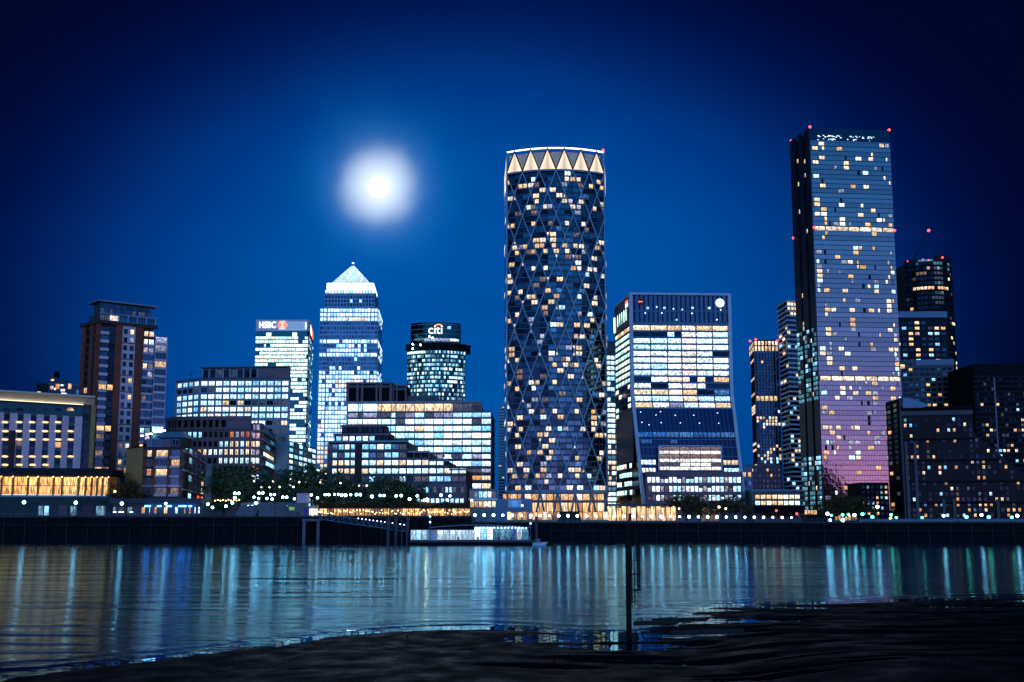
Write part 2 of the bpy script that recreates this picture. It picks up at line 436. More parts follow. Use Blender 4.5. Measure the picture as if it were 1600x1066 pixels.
def pick(d):
    """d: list of (material, weight)"""
    t = random.random() * sum(w for _, w in d)
    for m, w in d:
        t -= w
        if t <= 0: return m
    return d[-1][0]
def shrink(poly, k):
    """inset (k > 0) or outset a convex plan polygon by k metres"""
    n = len(poly); area = sum(poly[i][0] * poly[(i + 1) % n][1] - poly[(i + 1) % n][0] * poly[i][1] for i in range(n)); sg = 1 if area > 0 else -1
    out = []
    for i in range(n):
        p0, p1, p2 = (Vector(poly[(i + j - 1) % n][:2]) for j in range(3))
        d0 = (p1 - p0).normalized(); d1 = (p2 - p1).normalized()
        n0 = Vector((-d0.y, d0.x)) * sg; n1 = Vector((-d1.y, d1.x)) * sg
        m = n0 + n1; den = max(0.35, 1 + n0.dot(n1)); q = p1 + m * (k / den); out.append((q.x, q.y))
    return out
def xy(v): return (v.x, v.y)
def rows_px(f, px, y0, step, n, h):
    """n rows of height h going down from centre row y0 (photograph rows at column px) -> list of (z0, z1)"""
    out = []
    for k in range(n):
        y = y0 + step * k; out.append((f.Z(px, y + h / 2), f.Z(px, y - h / 2)))
    return out
def grid(b, f, rows, cols, choose, o=-0.3, frame='steeldark', nx=1, band='stone', pier='stone', depth=0.45, proud=0.0, ztop=None, zbot=None, single=True, bands=True, piers=True, span=(0.0, 1.0), ny=1, pp=-0.06):
    """a bay grid: windows set back between piers and floor bands"""
    rows = sorted(rows)
    zt = ztop if ztop is not None else rows[-1][1] + 0.6; zb = zbot if zbot is not None else rows[0][0] - 0.6
    if bands:
        edges = [zb] + [e for r in rows for e in r] + [zt]
        for k in range(0, len(edges), 2):
            if edges[k + 1] - edges[k] > 0.02: b.bar('floor_band', f, span[0], span[1], edges[k], edges[k + 1], -depth, proud, band)
    if piers:
        e = [span[0]] + [x for c in cols for x in c] + [span[1]]
        for k in range(0, len(e), 2):
            if (e[k + 1] - e[k]) * f.L > 0.15:
                b.bar('pier', f, e[k], e[k + 1], zb, zt, -depth - 0.01, proud + pp, pier)
    nr = len(rows)
    for i, (z0, z1) in enumerate(rows):
        for j, (u0, u1) in enumerate(cols):
            m = choose(nr - 1 - i, j)          # row 0 is the top row
            if m: b.win(f, u0, u1, z0, z1, o, m, frame, nx, single, ny=ny)
def even(u0, u1, n, gap):
    w = (u1 - u0) / n
    return [(u0 + w * k + gap * w / 2, u0 + w * (k + 1) - gap * w / 2) for k in range(n)]

# ================================================================ the setting
# moon
mb = MB(); mb.ball((0, 0, 0), 1, nu=32, nv=16)
moon = put('moon', mb.mesh('moon', 'moonface', None, True), None, MOON * 12000, 0, (135, 135, 135))
tag(moon, 'full white moon glowing in the deep blue night sky', 'moon')

WALL_Y = 300.0
# near shoreline (also shapes the beach below)
SH = [(-60, 30), (-26, 43), (-20, 49), (-11.8, 59), (-7, 61.5), (-2.4, 62.5), (2, 61), (5, 59), (9, 58.5), (11.5, 60), (13, 66), (16, 74), (19, 79), (30, 81), (40, 84), (52, 86), (110, 90)]
def shore(x):
    for (x0, y0), (x1, y1) in zip(SH, SH[1:]):
        if x0 <= x <= x1: return y0 + (y1 - y0) * (x - x0) / (x1 - x0)
    return SH[0][1] if x < SH[0][0] else SH[-1][1]
# river water
def water_material():
    m, Nn, L, b = newmat('water')
    ge = Nn.new('ShaderNodeNewGeometry')
    at = Nn.new('ShaderNodeAttribute'); at.attribute_name = 'calm'
    calm = at.outputs['Fac']; rough_on = mathn(Nn, L, 'SUBTRACT', 1.0, calm)
    def wave(sx, sy, detail, dist):
        mp = Nn.new('ShaderNodeVectorMath'); mp.operation = 'MULTIPLY'; mp.inputs[1].default_value = (sx, sy, 1); L.new(ge.outputs['Position'], mp.inputs[0])
        n = Nn.new('ShaderNodeTexNoise'); n.inputs['Scale'].default_value = 1; n.inputs['Detail'].default_value = detail; n.inputs['Distortion'].default_value = dist
        L.new(mp.outputs[0], n.inputs['Vector']); return n.outputs[0]
    a = wave(0.045, 0.5, 4, 0.5); c = wave(0.012, 0.085, 3, 0.8)
    e = wave(0.02, 0.2, 2, 0.6)
    h = mathn(Nn, L, 'ADD', mathn(Nn, L, 'ADD', a, mathn(Nn, L, 'MULTIPLY', e, 1.6)), mathn(Nn, L, 'MULTIPLY', c, 3.0))
    bp = Nn.new('ShaderNodeBump'); bp.inputs['Distance'].default_value = 0.30; L.new(h, bp.inputs['Height'])
    L.new(mathn(Nn, L, 'ADD', 0.07, mathn(Nn, L, 'MULTIPLY', rough_on, 0.27)), bp.inputs['Strength'])
    pt = wave(0.012, 0.05, 3, 0.5)
    rg = mathn(Nn, L, 'ADD', 0.012, mathn(Nn, L, 'MULTIPLY', rough_on, mathn(Nn, L, 'ADD', 0.055, mathn(Nn, L, 'MULTIPLY', pt, 0.13))))
    N_ = Nn; N_.remove(b)
    df = Nn.new('ShaderNodeBsdfDiffuse'); df.inputs['Color'].default_value = (.003, .010, .018, 1)
    gl = Nn.new('ShaderNodeBsdfGlossy'); gl.inputs['Color'].default_value = (.44, .82, 1, 1); L.new(rg, gl.inputs['Roughness']); L.new(bp.outputs[0], gl.inputs['Normal'])
    fr = Nn.new('ShaderNodeFresnel'); fr.inputs['IOR'].default_value = 1.33
    mx = Nn.new('ShaderNodeMixShader'); L.new(fr.outputs[0], mx.inputs[0]); L.new(df.outputs[0], mx.inputs[1]); L.new(gl.outputs[0], mx.inputs[2])
    L.new(mx.outputs[0], Nn['Material Output'].inputs['Surface'])
water_material()
mb = MB(); ys_ = [-20.0, 10, 30] + [31 + k * 0.35 for k in range(200)] + [110, 130, 160, 200, 250, WALL_Y + 1]; xs_ = [-1500, -400, -150] + [-80 + 1.0 * k for k in range(201)] + [150, 400, 1500]
calm = []
for y in ys_:
    for x in xs_:
        d = y - shore(x); wv = mnoise.noise(Vector((x * .12, 2.2, 0))); mb.v.append((x, y, .075 * math.exp(-((d - 3.0 - wv * 1.2) / .55) ** 2) * (.7 + wv) + .05 * math.exp(-((d - 5.6 - wv * 2) / .8) ** 2) if -2 < d < 12 else 0.0)); calm.append(max(0.0, min(1.0, 3.0 - d / 1.2)))
nx_ = len(xs_)
for j in range(len(ys_) - 1):
    for i in range(nx_ - 1):
        a = j * nx_ + i; mb.f.append([a, a + 1, a + nx_ + 1, a + nx_]); mb.m.append(0); mb.uv.append([(0, 0)] * 4)
rw = tag(build(mb, 'river_water', 'water'), 'dark river water carrying long reflections of the lights', 'water', kind='structure')
ca = rw.data.attributes.new('calm', 'FLOAT', 'POINT'); ca.data.foreach_set('value', calm)
# river bed under the water and ground of the far bank, out to the horizon
mb = MB(); mb.face([(-9000, WALL_Y + 0.6, G), (9000, WALL_Y + 0.6, G), (9000, 14000, G), (-9000, 14000, G)])
tag(build(mb, 'ground', 'asphalt'), 'dark paved ground of the far bank', 'ground', kind='structure')

# near beach: mud flat with pools
rp = random.Random(21)
POOLS = [(rp.uniform(4, 50), rp.uniform(33, 74), rp.uniform(1.2, 4.5), rp.uniform(.12, .38)) for _ in range(60)]
POOLS = [p for p in POOLS if p[1] < shore(p[0]) - 1.5] + [(3.5, 57.0, 5.5, 1.6), (9.5, 54.5, 4.0, 1.0), (14, 59.5, 5.5, 2.0), (19, 67, 6, 2.6), (6, 48.5, 4.5, .9), (1.5, 45.0, 3.2, .6), (11, 47, 3.6, .7), (22, 56, 7, .8), (16, 50.5, 4, .5), (31, 60, 6, .5), (28, 48, 7, .45), (36, 72, 8, 1.0), (40, 78, 9, .8), (14, 42, 5, .4), (24, 43, 6, .35), (30, 66, 7, .4)]
def beach_z(x, y):
    d = shore(x) - y
    if d < 0: base = d * 0.06
    else: base = 0.016 * min(d, 12) + 0.04 * max(0, d - 12)
    n = mnoise.noise(Vector((x * 0.10, y * 0.22, 1.7))) * 0.045 + mnoise.noise(Vector((x * 0.45, y * 0.8, 5.1))) * 0.035 + mnoise.noise(Vector((x * 1.6, y * 2.2, 9.1))) * 0.014
    k = max(0.0, min(1.0, (x + 6) / 12.0)) * max(0.0, min(1.0, d / 3.0))
    n += k * (abs(mnoise.noise(Vector((x * 0.07 + 3, y * 0.30, 4.4)))) * -0.30 + 0.06)
    z = base + n * min(1.0, max(0.25, d / 4 + 0.4))
    for cx, cy_, rx, ry in POOLS:
        e = ((x - cx) / rx) ** 2 + ((y - cy_) / ry) ** 2
        if e < 2.2:
            wob = mnoise.noise(Vector((x * 0.5, y * 1.1, 3.3))) * 0.6 + mnoise.noise(Vector((x * 1.7, y * 3.1, 8.3))) * 0.3
            t = max(0.0, min(1.0, (1.25 + wob - e) / 0.8)); z = z * (1 - t) + (-0.05 + 0.03 * wob) * t
    return z
mb = MB(); nxx, nyy = 420, 420; X0, X1, Y0, Y1 = -70.0, 110.0, 6.0, 96.0
for j in range(nyy + 1):
    for i in range(nxx + 1):
        x = X0 + (X1 - X0) * i / nxx; y = Y0 + (Y1 - Y0) * j / nyy; mb.v.append((x, y, beach_z(x, y)))
for j in range(nyy):
    for i in range(nxx):
        a = j * (nxx + 1) + i; mb.f.append([a, a + 1, a + nxx + 2, a + nxx + 1]); mb.m.append(0); mb.uv.append([(0, 0)] * 4)
def mud_material():
    m, Nn, L, b = newmat('mud')
    ge = Nn.new('ShaderNodeNewGeometry')
    ns = Nn.new('ShaderNodeTexNoise'); ns.inputs['Scale'].default_value = 0.5; ns.inputs['Detail'].default_value = 8; L.new(ge.outputs['Position'], ns.inputs['Vector'])
    n2 = Nn.new('ShaderNodeTexNoise'); n2.inputs['Scale'].default_value = 7; n2.inputs['Detail'].default_value = 6; L.new(ge.outputs['Position'], n2.inputs['Vector'])
    cr = Nn.new('ShaderNodeMix'); cr.data_type = 'RGBA'; L.new(ns.outputs[0], cr.inputs[0]); cr.inputs[6].default_value = (.0015, .002, .003, 1); cr.inputs[7].default_value = (.007, .007, .008, 1)
    L.new(cr.outputs[2], b.inputs['Base Color'])
    mr = Nn.new('ShaderNodeMapRange'); L.new(ns.outputs[0], mr.inputs[0])
    for i, x in ((1, 0.35), (2, 0.65), (3, 0.45), (4, 0.8)): mr.inputs[i].default_value = x
    L.new(mr.outputs[0], b.inputs['Roughness']); b.inputs['Specular IOR Level'].default_value = 0.04
    bp = Nn.new('ShaderNodeBump'); bp.inputs['Strength'].default_value = 0.7; bp.inputs['Distance'].default_value = 0.05; L.new(n2.outputs[0], bp.inputs['Height']); L.new(bp.outputs[0], b.inputs['Normal'])
mud_material()
tag(build(mb, 'beach', 'mud', None, None, True), 'dark wet mud beach with pools in the foreground', 'beach', kind='structure')
mb = MB(); mb.face([(-9000, -9000, 2.5), (9000, -9000, 2.5), (9000, 6.2, 2.5), (-9000, 6.2, 2.5)])
tag(build(mb, 'near_bank_ground', 'asphalt'), 'dark ground of the near bank', 'ground', kind='structure')

# raised quay on the far bank and the promenade beyond it
QUAY_X = P(737, 808, WALL_Y).x
QZ = P(300, 806.5, WALL_Y).z
mb = MB(); mb.box(-700, QUAY_X, WALL_Y, WALL_Y + 34, G - 2, QZ)
tag(build(mb, 'promenade', 'paving'), 'raised paved promenade behind the river wall', 'pavement', kind='structure')
# river walls of steel sheet piles: folded sheet, capping beam, fender beam
def river_wall(name, x0, x1, ztop, label, pitch):
    b = Bld(name, label, 'river wall', ((x0 + x1) / 2, WALL_Y, 0))
    mb = MB(); x = x0; i = 0
    prof = [(0, 0), (.30, 0), (.42, -.34), (.58, -.34), (.70, 0), (1, 0)]
    while x < x1:
        for (a, c), (d, e) in zip(prof, prof[1:]):
            if d == a: continue
            mb.face([(x + a * pitch, WALL_Y - .3 + c, -3), (x + d * pitch, WALL_Y - .3 + e, -3), (x + d * pitch, WALL_Y - .3 + e, ztop - .5), (x + a * pitch, WALL_Y - .3 + c, ztop - .5)])
        x += pitch
    b.part('sheet_pile', mb, 'pile_wall', None, 'stuff')
    mb = MB(); mb.box(x0, x1, WALL_Y - .75, WALL_Y + .5, ztop - .5, ztop); b.part('capping_beam', mb, 'paving')
    mb = MB(); mb.box(x0, x1, WALL_Y - .95, WALL_Y - .25, ztop - 3.4, ztop - 3.05); b.part('fender_beam', mb, 'dark')
    # timber fenders and rung ladders let into the wall
    x = x0 + 6; k = 0
    while x < min(x1, 190):
        if x > -200:
            mb = MB(); mb.box(x - .16, x + .16, WALL_Y - 1.15, WALL_Y - .7, -1.5, ztop - .9); b.part('timber_fender', mb, 'fender')
            if k % 4 == 2:
                mb = MB(); mb.tube((x + 2.8, WALL_Y - 1.0, -.5), (x + 2.8, WALL_Y - 1.0, ztop + .9), .05, .05, 5); mb.tube((x + 3.3, WALL_Y - 1.0, -.5), (x + 3.3, WALL_Y - 1.0, ztop + .9), .05, .05, 5)
                z = 0.0
                while z < ztop: mb.tube((x + 2.8, WALL_Y - 1.0, z), (x + 3.3, WALL_Y - 1.0, z), .03, .03, 4); z += .4
                b.part('wall_ladder', mb, 'rust')
        x += 7.5; k += 1
    return b
matte('fender', (.035, .032, .03), 0.85, 0.5, 1.2, 0.1)
wa = river_wall('river_wall', -420, QUAY_X, QZ, 'dark sheet pile river wall below the hotel and the pier', 0.95)
wb = river_wall('river_wall', QUAY_X, 520, G - .05, 'lower dark river wall below the glass towers, dotted with lamps', 0.95)
def railing(b, x0, x1, z, y, step=2.0, h=1.1):
    mb = MB()
    mb.box(x0, x1, y - .03, y + .03, z + h - .06, z + h)
    mb.box(x0, x1, y - .015, y + .015, z + h * .5, z + h * .5 + .03)
    b.part('handrail', mb, 'steel')
    mb = MB(); x = x0
    while x < x1: mb.box(x - .03, x + .03, y - .03, y + .03, z, z + h - .06); x += step
    b.part('railing_post', mb, 'steel', None, 'stuff')
railing(wa, -420, QUAY_X - .2, QZ, WALL_Y - .1)
railing(wb, QUAY_X + .2, 520, G - .05, WALL_Y - .1)
# low blue-painted parapet along the right-hand stretch
b_ = wb
mb = MB(); mb.box(P(1345, 815, WALL_Y).x, 520, WALL_Y + .6, WALL_Y + .9, G, G + 0.9); b_.part('parapet', mb, 'steel')

# ================================================================ left-hand buildings
OFFICE = [('white', 7), ('cool', 3), ('cream', .5)]

def corner_building(Y0, near, left, right):
    """near, left, right: roof corners in photograph pixels (left or right may be None); returns ztop and plan points"""
    n = P(near[0], near[1], Y0); z = n.z
    l = PZ(left[0], left[1], z) if left else None
    r = PZ(right[0], right[1], z) if right else None
    return z, xy(n), (xy(l) if l else None), (xy(r) if r else None)
def para(l, n, r): return [l, n, r, (l[0] + r[0] - n[0], l[1] + r[1] - n[1])]

# ---------------------------------------------------------------- hotel with flared cornice, far left
def hotel():
    zt, e, _, _ = corner_building(345, (148, 621), None, None)
    w = xy(PZ(-70, 607, zt)); f = Fac(w, e)
    b = Bld('hotel', 'pale hotel with flared lit cornice and rows of sconce-lit windows at the left edge', 'hotel', ((w[0] + e[0]) / 2, 345, G))
    U, Z = f.U, f.Z
    z_fr = Z(60, 628); z_pan = Z(60, 647); z_pod = Z(60, 733)
    ue = U(127, 690)
    bk = [f.pos(0, 0, -.5), f.pos(ue, 0, -.5), f.pos(ue, 0, -24), f.pos(0, 0, -24)]
    b.solid('wall', [xy(p) for p in bk], G, z_fr, 'tealpaint')
    # frieze with half-round openings
    b.bar('frieze', f, 0, ue, z_pan, z_fr - .1, -.5, 0, 'tealpaint')
    for px in (-30, -10, 10, 31, 51, 72, 91, 110):
        u, z = f.uz(px, 641); mb = MB(); r = 1.35
        pts = [f.pos(u + r / f.L * math.cos(t), z + r * math.sin(t) - .3, .04) for t in [math.pi * k / 10 for k in range(11)]]
        mb.face(pts); b.part('lunette_window', mb, 'warm' if px == 110 else 'glassdark')
    # coved cornice, washed by the cove light on the frieze top
    mb = MB(); prof = [(0.0, z_fr + .0), (0.5, z_fr + .5), (1.5, z_fr + 1.3), (3.0, z_fr + 2.3), (4.6, zt - .7), (4.6, zt), (-24, zt)]
    for (o0, z0), (o1, z1) in zip(prof, prof[1:]):
        mb.face([f.pos(0, z0, o0), f.pos(1.0, z0, o0), f.pos(1.0, z1, o1), f.pos(0, z1, o1)])
    ep = [f.pos(1.0, z, o) for o, z in prof] + [f.pos(1.0, z_fr, -24)]
    mb.face(ep)
    b.part('cornice', mb, 'creampaint', None, None)
    b.bar('cove_light', f, 0.0, ue, z_fr - .25, z_fr - .1, .5, .75, 'cove')
    b.bar('light_ledge', f, 0, ue, z_fr - .6, z_fr - .3, 0.001, 1.1, 'tealpaint')
    # panelled front: six visible bays of windows
    cx = [-31, -12, 8.4, 30, 50.6, 71, 91, 110.6]
    cols = [(U(x - 4.7, 690), U(x + 4.7, 690)) for x in cx]
    rows = [(Z(60, y + 4.6), Z(60, y - 4.6)) for y in (654, 667, 680, 694, 707.5, 721)]
    def ch(i, j):
        if (i, j) in ((3, 3),): return 'dimwarm'
        if (i, j) == (3, 6): return 'amber'
        return 'glassdark'
    grid(b, f, rows, cols, ch, -.35, 'steeldark', 1, 'stonedark', 'render', .45, -.12, z_pan - .1, z_pod, span=(0, ue), pp=.14)
    # deep red brick panel low on the left and wall sconces
    b.bar('brick_panel', f, U(12, 710), U(23, 710), z_pod, Z(20, 673), .02, .14, 'brickdark')
    for i, y in enumerate((660, 674, 687, 713.5, 726.5)):
        for j, x in enumerate(cx[1:]):
            if (i == 0 and j == 6) or (i >= 4 and j > 4): continue
            u, z = f.uz(x + random.uniform(-.6, .6), y)
            s = put('wall_sconce', SCONCE, b.root, f.pos(u, z, .3), f.rz); 
    # dark glazed corner and brick end pier
    f2 = Fac(xy(f.pos(ue, 0, -1.5)), xy(f.pos(U(141, 690), 0, -1.5)))
    rr = rows_px(f2, 133, 652, 13.4, 6, 11)
    grid(b, f2, rr, even(0, 1, 3, .1), lambda i, j: 'glassdark', -.1, 'steeldark', 1, 'steeldark', 'steeldark', .3, 0, z_fr, z_pod)
    b.solid('brick_pier', [xy(f.pos(U(140, 690), 0, .2)), xy(f.pos(U(147, 690), 0, .2)), xy(f.pos(U(147, 690), 0, -20)), xy(f.pos(U(140, 690), 0, -20))], G, z_fr, 'ochre')
    b.done()
    # podium: restaurant glazed to the river, columns washed with light
    q = Bld('lobby_pavilion', 'low golden lit glass pavilion with glowing columns below the hotel', 'pavilion', (w[0] / 2 + e[0] / 2, 325, G))
    f = Fac(xy(P(-60, 745, 322)), xy(P(173, 745, 330)))
    U, Z = f.U, f.Z
    q.solid('roof_slab', [xy(f.pos(0, 0, 2.2)), xy(f.pos(1.01, 0, 2.2)), xy(f.pos(1.01, 0, -14)), xy(f.pos(0, 0, -14))], Z(80, 743), Z(80, 732), 'dark')
    z0, z1 = Z(80, 775), Z(80, 743.5)
    q.solid('back_wall', [xy(f.pos(0, 0, -8)), xy(f.pos(1, 0, -8)), xy(f.pos(1, 0, -12)), xy(f.pos(0, 0, -12))], z0, z1, 'ochre')
    cxs = [-40, -20, 2.8, 20.6, 44, 60, 84, 97.5, 123, 134, 143.5, 152, 160.5, 170]
    us = [U(x, 760) for x in cxs]
    for u in us:
        mb = MB(); p0 = f.pos(u, z0, .35); p1 = f.pos(u, z1, .35); mb.tube(p0, p1, .42, .42, 10); c = q.part('column', mb, 'ochre')
        mb = MB(); mb.ball(f.pos(u, z1 - .5, .95), .22, (1, 1, .8), 8, 5); q.part('column_light', mb, 'lampwarm', c)
    for a, c in zip(us, us[1:]):
        n = max(2, int((c - a) * f.L / 2.2))
        q.win(f, a + .004, c - .004, z0 + .3, z1 - .2, -.3, 'pavilion_glow', 'steel', n, ny=2)
    q.bar('sill', f, 0, 1, z0 - .5, z0 + .3, -.6, .9, 'stone'); q.bar('sill_light', f, 0, 1, z0 + .32, z0 + .42, .2, .5, 'strip')
    # base storey: pale concrete with doors, arched retaining ramp
    fb = Fac(xy(P(-60, 790, 318)), xy(P(175, 790, 326)))
    q.solid('base_wall', [xy(fb.pos(0, 0)), xy(fb.pos(1, 0)), xy(fb.pos(1, 0, -10)), xy(fb.pos(0, 0, -10))], G, z0 - .52, 'basewall')
    for x0, x1, mt in ((60, 68, 'teal'), (69, 77, 'cool'), (92, 105, 'glassdark'), (110, 120, 'teal'), (128, 145, 'glassdark'), (150, 165, 'teal')):
        q.win(fb, fb.U(x0, 795), fb.U(x1, 795), QZ + .2, fb.Z(90, 790), .06, mt, 'stonedark', 2, name='door')
    q.done()
lit('pavilion_glow', (1, .38, .04), (1, .55, .16), 2.3, 0.10, 2.6, 2.2, 0.3)
mb = MB(); mb.ball((0, 0, 0), 1.0, (1.15, .35, .42), 12, 6); SCONCE = mb.mesh('wall_sconce', 'sconce' if 'sconce' in MAT else (lamp_mat('sconce', (1, .66, .22), 1.7, False).name))
matte('basewall', (.03, .055, .06), 0.8, 0.3, 0.15)
hotel()

# ---------------------------------------------------------------- rooftop restaurant behind the hotel
def rooftop():
    b = Bld('rooftop_restaurant', 'small dark building with sloping glazed roof and warm lights behind the hotel', 'building', (P(90, 800, 430).x, 430, G))
    Y = 430
    f = Fac(xy(P(57, 600, Y)), xy(P(124, 600, Y + 6)))
    U, Z = f.U, f.Z
    um = U(76, 600)
    b.solid('wall', [xy(f.pos(0, 0)), xy(f.pos(um, 0)), xy(f.pos(um, 0, -20)), xy(f.pos(0, 0, -20))], G, Z(60, 599), 'dark')
    zl, zr = Z(76, 586), Z(123, 602)
    mb = MB(); A0, A1, B0, B1 = f.pos(um, G), f.pos(1, G), f.pos(um, G, -20), f.pos(1, G, -20)
    mb.hexa([A0, A1, B1, B0], [V3(A0.x, A0.y, zl), V3(A1.x, A1.y, zr), V3(B1.x, B1.y, zr), V3(B0.x, B0.y, zl)]); b.part('glazed_hall', mb, 'glassdark')
    mb = MB(); c = f.pos(um + .13, zl, -2); mb.box(c.x - 1, c.x + 1, c.y, c.y + 2, zl - 4, zl + 2.4); b.part('chimney', mb, 'black')
    for px, py, w, h, m in ((82, 594, 5, 3, 'warm'), (81, 606, 5, 5, 'warm'), (90, 604, 6, 8, 'amber'), (98, 610, 7, 4, 'cream'), (109, 604, 5, 8, 'warm'), (61, 614, 6, 4, 'warm'), (100, 616, 8, 4, 'white'), (121, 614, 4, 9, 'bluelit'), (86, 608, 3, 3, 'white'), (97, 602, 5, 3, 'white')):
        b.win(f, U(px - w / 2, py), U(px + w / 2, py), Z(px, py + h / 2), Z(px, py - h / 2), .08, m, None)
    b.bar('roof_rib', f, um, 1, zr - .1, zr + .15, -.2, .1, 'steel')
    b.done()
rooftop()

# ---------------------------------------------------------------- tall brick apartment tower
def brick_tower():
    Y0 = 380
    zt, n, l, r = corner_building(Y0, (154, 505), (129, 512), (241, 514))
    b = Bld('apartment_tower', 'tall red brick apartment tower with white balcony stacks and glazed penthouse', 'apartment tower', (n[0] + 12, Y0 + 12, G))
    poly = para(l, n, r)
    b.solid('core', shrink(poly, .7), G, zt, 'brickdark')
    f = Fac(n, r); fl = Fac(l, n); U, Z = f.U, f.Z
    ym = 600
    def cu(x): return U(x, ym)
    step = 12.75; nfl = 18
    rows = rows_px(f, 200, 518, step, nfl, 9.0)
    zb = rows[-1][0] - 1
    # brick piers
    for x0, x1 in ((144, 153.3), (177, 187.5), (208.3, 220.5)):
        b.bar('pier', f, max(0, cu(x0)), cu(x1), zb, zt, -.6, .5, 'brick')
    # white balcony stack and narrow glazing beside it
    litw = {(6 + 1, 0): 'warm', (12, 0): 'warm', (13, 0): 'dimwarm', (15, 0): 'dimwarm', (17, 0): 'amber'}
    for i, (z0, z1) in enumerate(rows):
        a, c = cu(153.3), cu(167)
        m = litw.get((i, 0), 'glass'); 
        b.win(f, a + .01, c - .01, z0, z1 - .2, -.35, m, 'steeldark', 2)
        b.bar('balcony', f, a, c, z0 - 1.25, z0 + .15, -.6, 1.0, 'render')
        a, c = cu(167), cu(177)
        b.win(f, a + .004, c - .004, z0, z1, -.5, 'warm' if i in (7, 12) else ('dimwarm' if i == 17 else 'glassdark'), 'steeldark', 2)
        b.bar('spandrel', f, a, c, z0 - .95, z0 - .02, -.6, -.3, 'brickdark')
    # white rendered strip with two windows a floor
    b.bar('rendered_strip', f, cu(187.5), cu(208.3), zb, zt, -.6, .15, 'render')
    for i, (z0, z1) in enumerate(rows):
        for j, (x0, x1) in enumerate(((190, 195.5), (200, 206))):
            m = {(0, 1): 'cream', (6, 1): 'warm', (8, 1): 'warm', (14, 1): 'cream', (14, 0): 'dimwarm', (16, 0): 'warm', (17, 0): 'dimwarm', (17, 1): 'amber', (1, 1): 'lilac'}.get((i, j), 'glassdark' if random.random() < .7 else 'glass')
            b.win(f, cu(x0), cu(x1), z0, z1 - .4, .2, m, 'steeldark', 1)
        if i % 2 == 1: b.bar('brick_course', f, cu(187.5), cu(208.3), z0 - .55, z0 - .15, .15, .35, 'brick')
    # paired windows next to the corner
    for i, (z0, z1) in enumerate(rows):
        for j, (x0, x1) in enumerate(((222, 228.5), (230, 237.5))):
            m = {(0, 0): 'cream', (0, 1): 'warm', (1, 0): 'cream', (1, 1): 'white', (2, 0): 'pinklit', (4, 0): 'cream', (4, 1): 'dimwarm', (8, 0): 'dimwarm', (12, 0): 'cool', (12, 1): 'teal', (14, 0): 'warm', (15, 1): 'redlit'}.get((i, j), random.choice(['glass', 'glass', 'glassdark', 'lilac' if random.random() < .3 else 'glass']))
            b.win(f, cu(x0), cu(x1), z0, z1 - .3, -.3, m, 'silver', 1)
        b.bar('spandrel', f, cu(220.5), cu(239.5), z0 - 1.0, z0 - .05, -.6, -.1, 'render' if i else 'brick')
    # projecting white balconies on the right-hand corner
    fr = Fac(xy(f.pos(cu(238.6), 0, 2.4)), xy(f.pos(cu(258.3), 0, 2.4)))
    zc = fr.Z(250, 524)
    b.solid('balcony_bay', [xy(fr.pos(0.03, 0, -.5)), xy(fr.pos(.97, 0, -.5)), xy(fr.pos(.97, 0, -9)), xy(fr.pos(.03, 0, -9))], G, zc - .5, 'dark')
    for k in range(17):
        y = 531 + 12.75 * k; z0, z1 = fr.Z(250, y + 4.6), fr.Z(250, y - 4.6)
        m = {0: 'lilac', 1: 'lilac', 3: 'warm', 11: 'cool', 12: 'teal'}.get(k, 'glass')
        b.win(fr, .06, .94, z0, z1, -.3, m, 'silver', 3)
        b.bar('balcony', fr, 0, 1, z0 - 1.0, z0 - .05, -3, .6, 'render')
    b.bar('corner_post', fr, .96, 1.0, zb, zc, -.6, .3, 'render'); b.bar('corner_post', fr, 0, .04, zb, zc, -.6, .3, 'render')
    # left flank
    for (u0, u1) in ((0, .22), (.52, .72), (.88, 1.0)): b.bar('pier', fl, u0, u1, zb, zt, -.6, .3, 'brick')
    rl = rows_px(fl, 138, 520, step, nfl, 9)
    for i, (z0, z1) in enumerate(rl):
        b.win(fl, .24, .50, z0, z1, -.4, 'warm' if i == 7 else 'glassdark', 'steeldark', 2)
        b.win(fl, .74, .86, z0, z1, -.4, 'glass' if i in (0, 7) else 'glassdark', 'steeldark', 1)
        b.bar('spandrel', fl, .22, .88, z0 - 1.0, z0 - .05, -.6, -.2, 'brickdark')
    # parapet, terrace storey and penthouse
    b.solid('cornice', shrink(poly, -.9), zt, zt + 1.6, 'brickdark')
    z1a = zt + 1.65; z1b = Z(156, 488); fp = Fac(xy(f.pos(.01, 0, -1)), xy(f.pos(1.03, 0, -1)))
    pent = para(xy(fl.pos(.18, 0, -1)), xy(f.pos(.01, 0, -1.2)), xy(f.pos(1.02, 0, -1.2)))
    b.solid('terrace_storey', shrink(pent, .3), z1a, z1b, 'steeldark')
    for k, (u0, u1) in enumerate(even(0.01, .99, 6, .08)):
        b.win(fp, u0, u1, z1a + .3, z1b - .7, .1, 'cream' if k == 1 else ('dim' if k == 0 else 'glass'), 'silver', 3)
        b.bar('terrace_post', fp, u1, u1 + .012, z1a, z1b, .1, 1.3, 'silver')
    b.bar('terrace_rail', fp, 0, 1.01, z1b - .7, z1b, .1, 1.3, 'steel')
    z2 = Z(156, 470.5); f3 = Fac(xy(f.pos(.02, 0, -1.6)), xy(f.pos(.94, 0, -1.6)))
    b.solid('penthouse', para(xy(fl.pos(.4, 0, -2)), xy(f.pos(.02, 0, -2)), xy(f.pos(.94, 0, -2))), z1b, z2, 'steeldark')
    zm = (z1b + z2) / 2
    for k, (u0, u1) in enumerate(even(0, 1, 16, .06)):
        b.win(f3, u0, u1, z1b + .2, zm - .1, .1, 'dim' if k in (0, 3, 10, 12, 13) else 'glass', 'steel', 1)
        b.win(f3, u0, u1, zm + .1, z2 - .2, .1, 'glass', 'steeldark', 1)
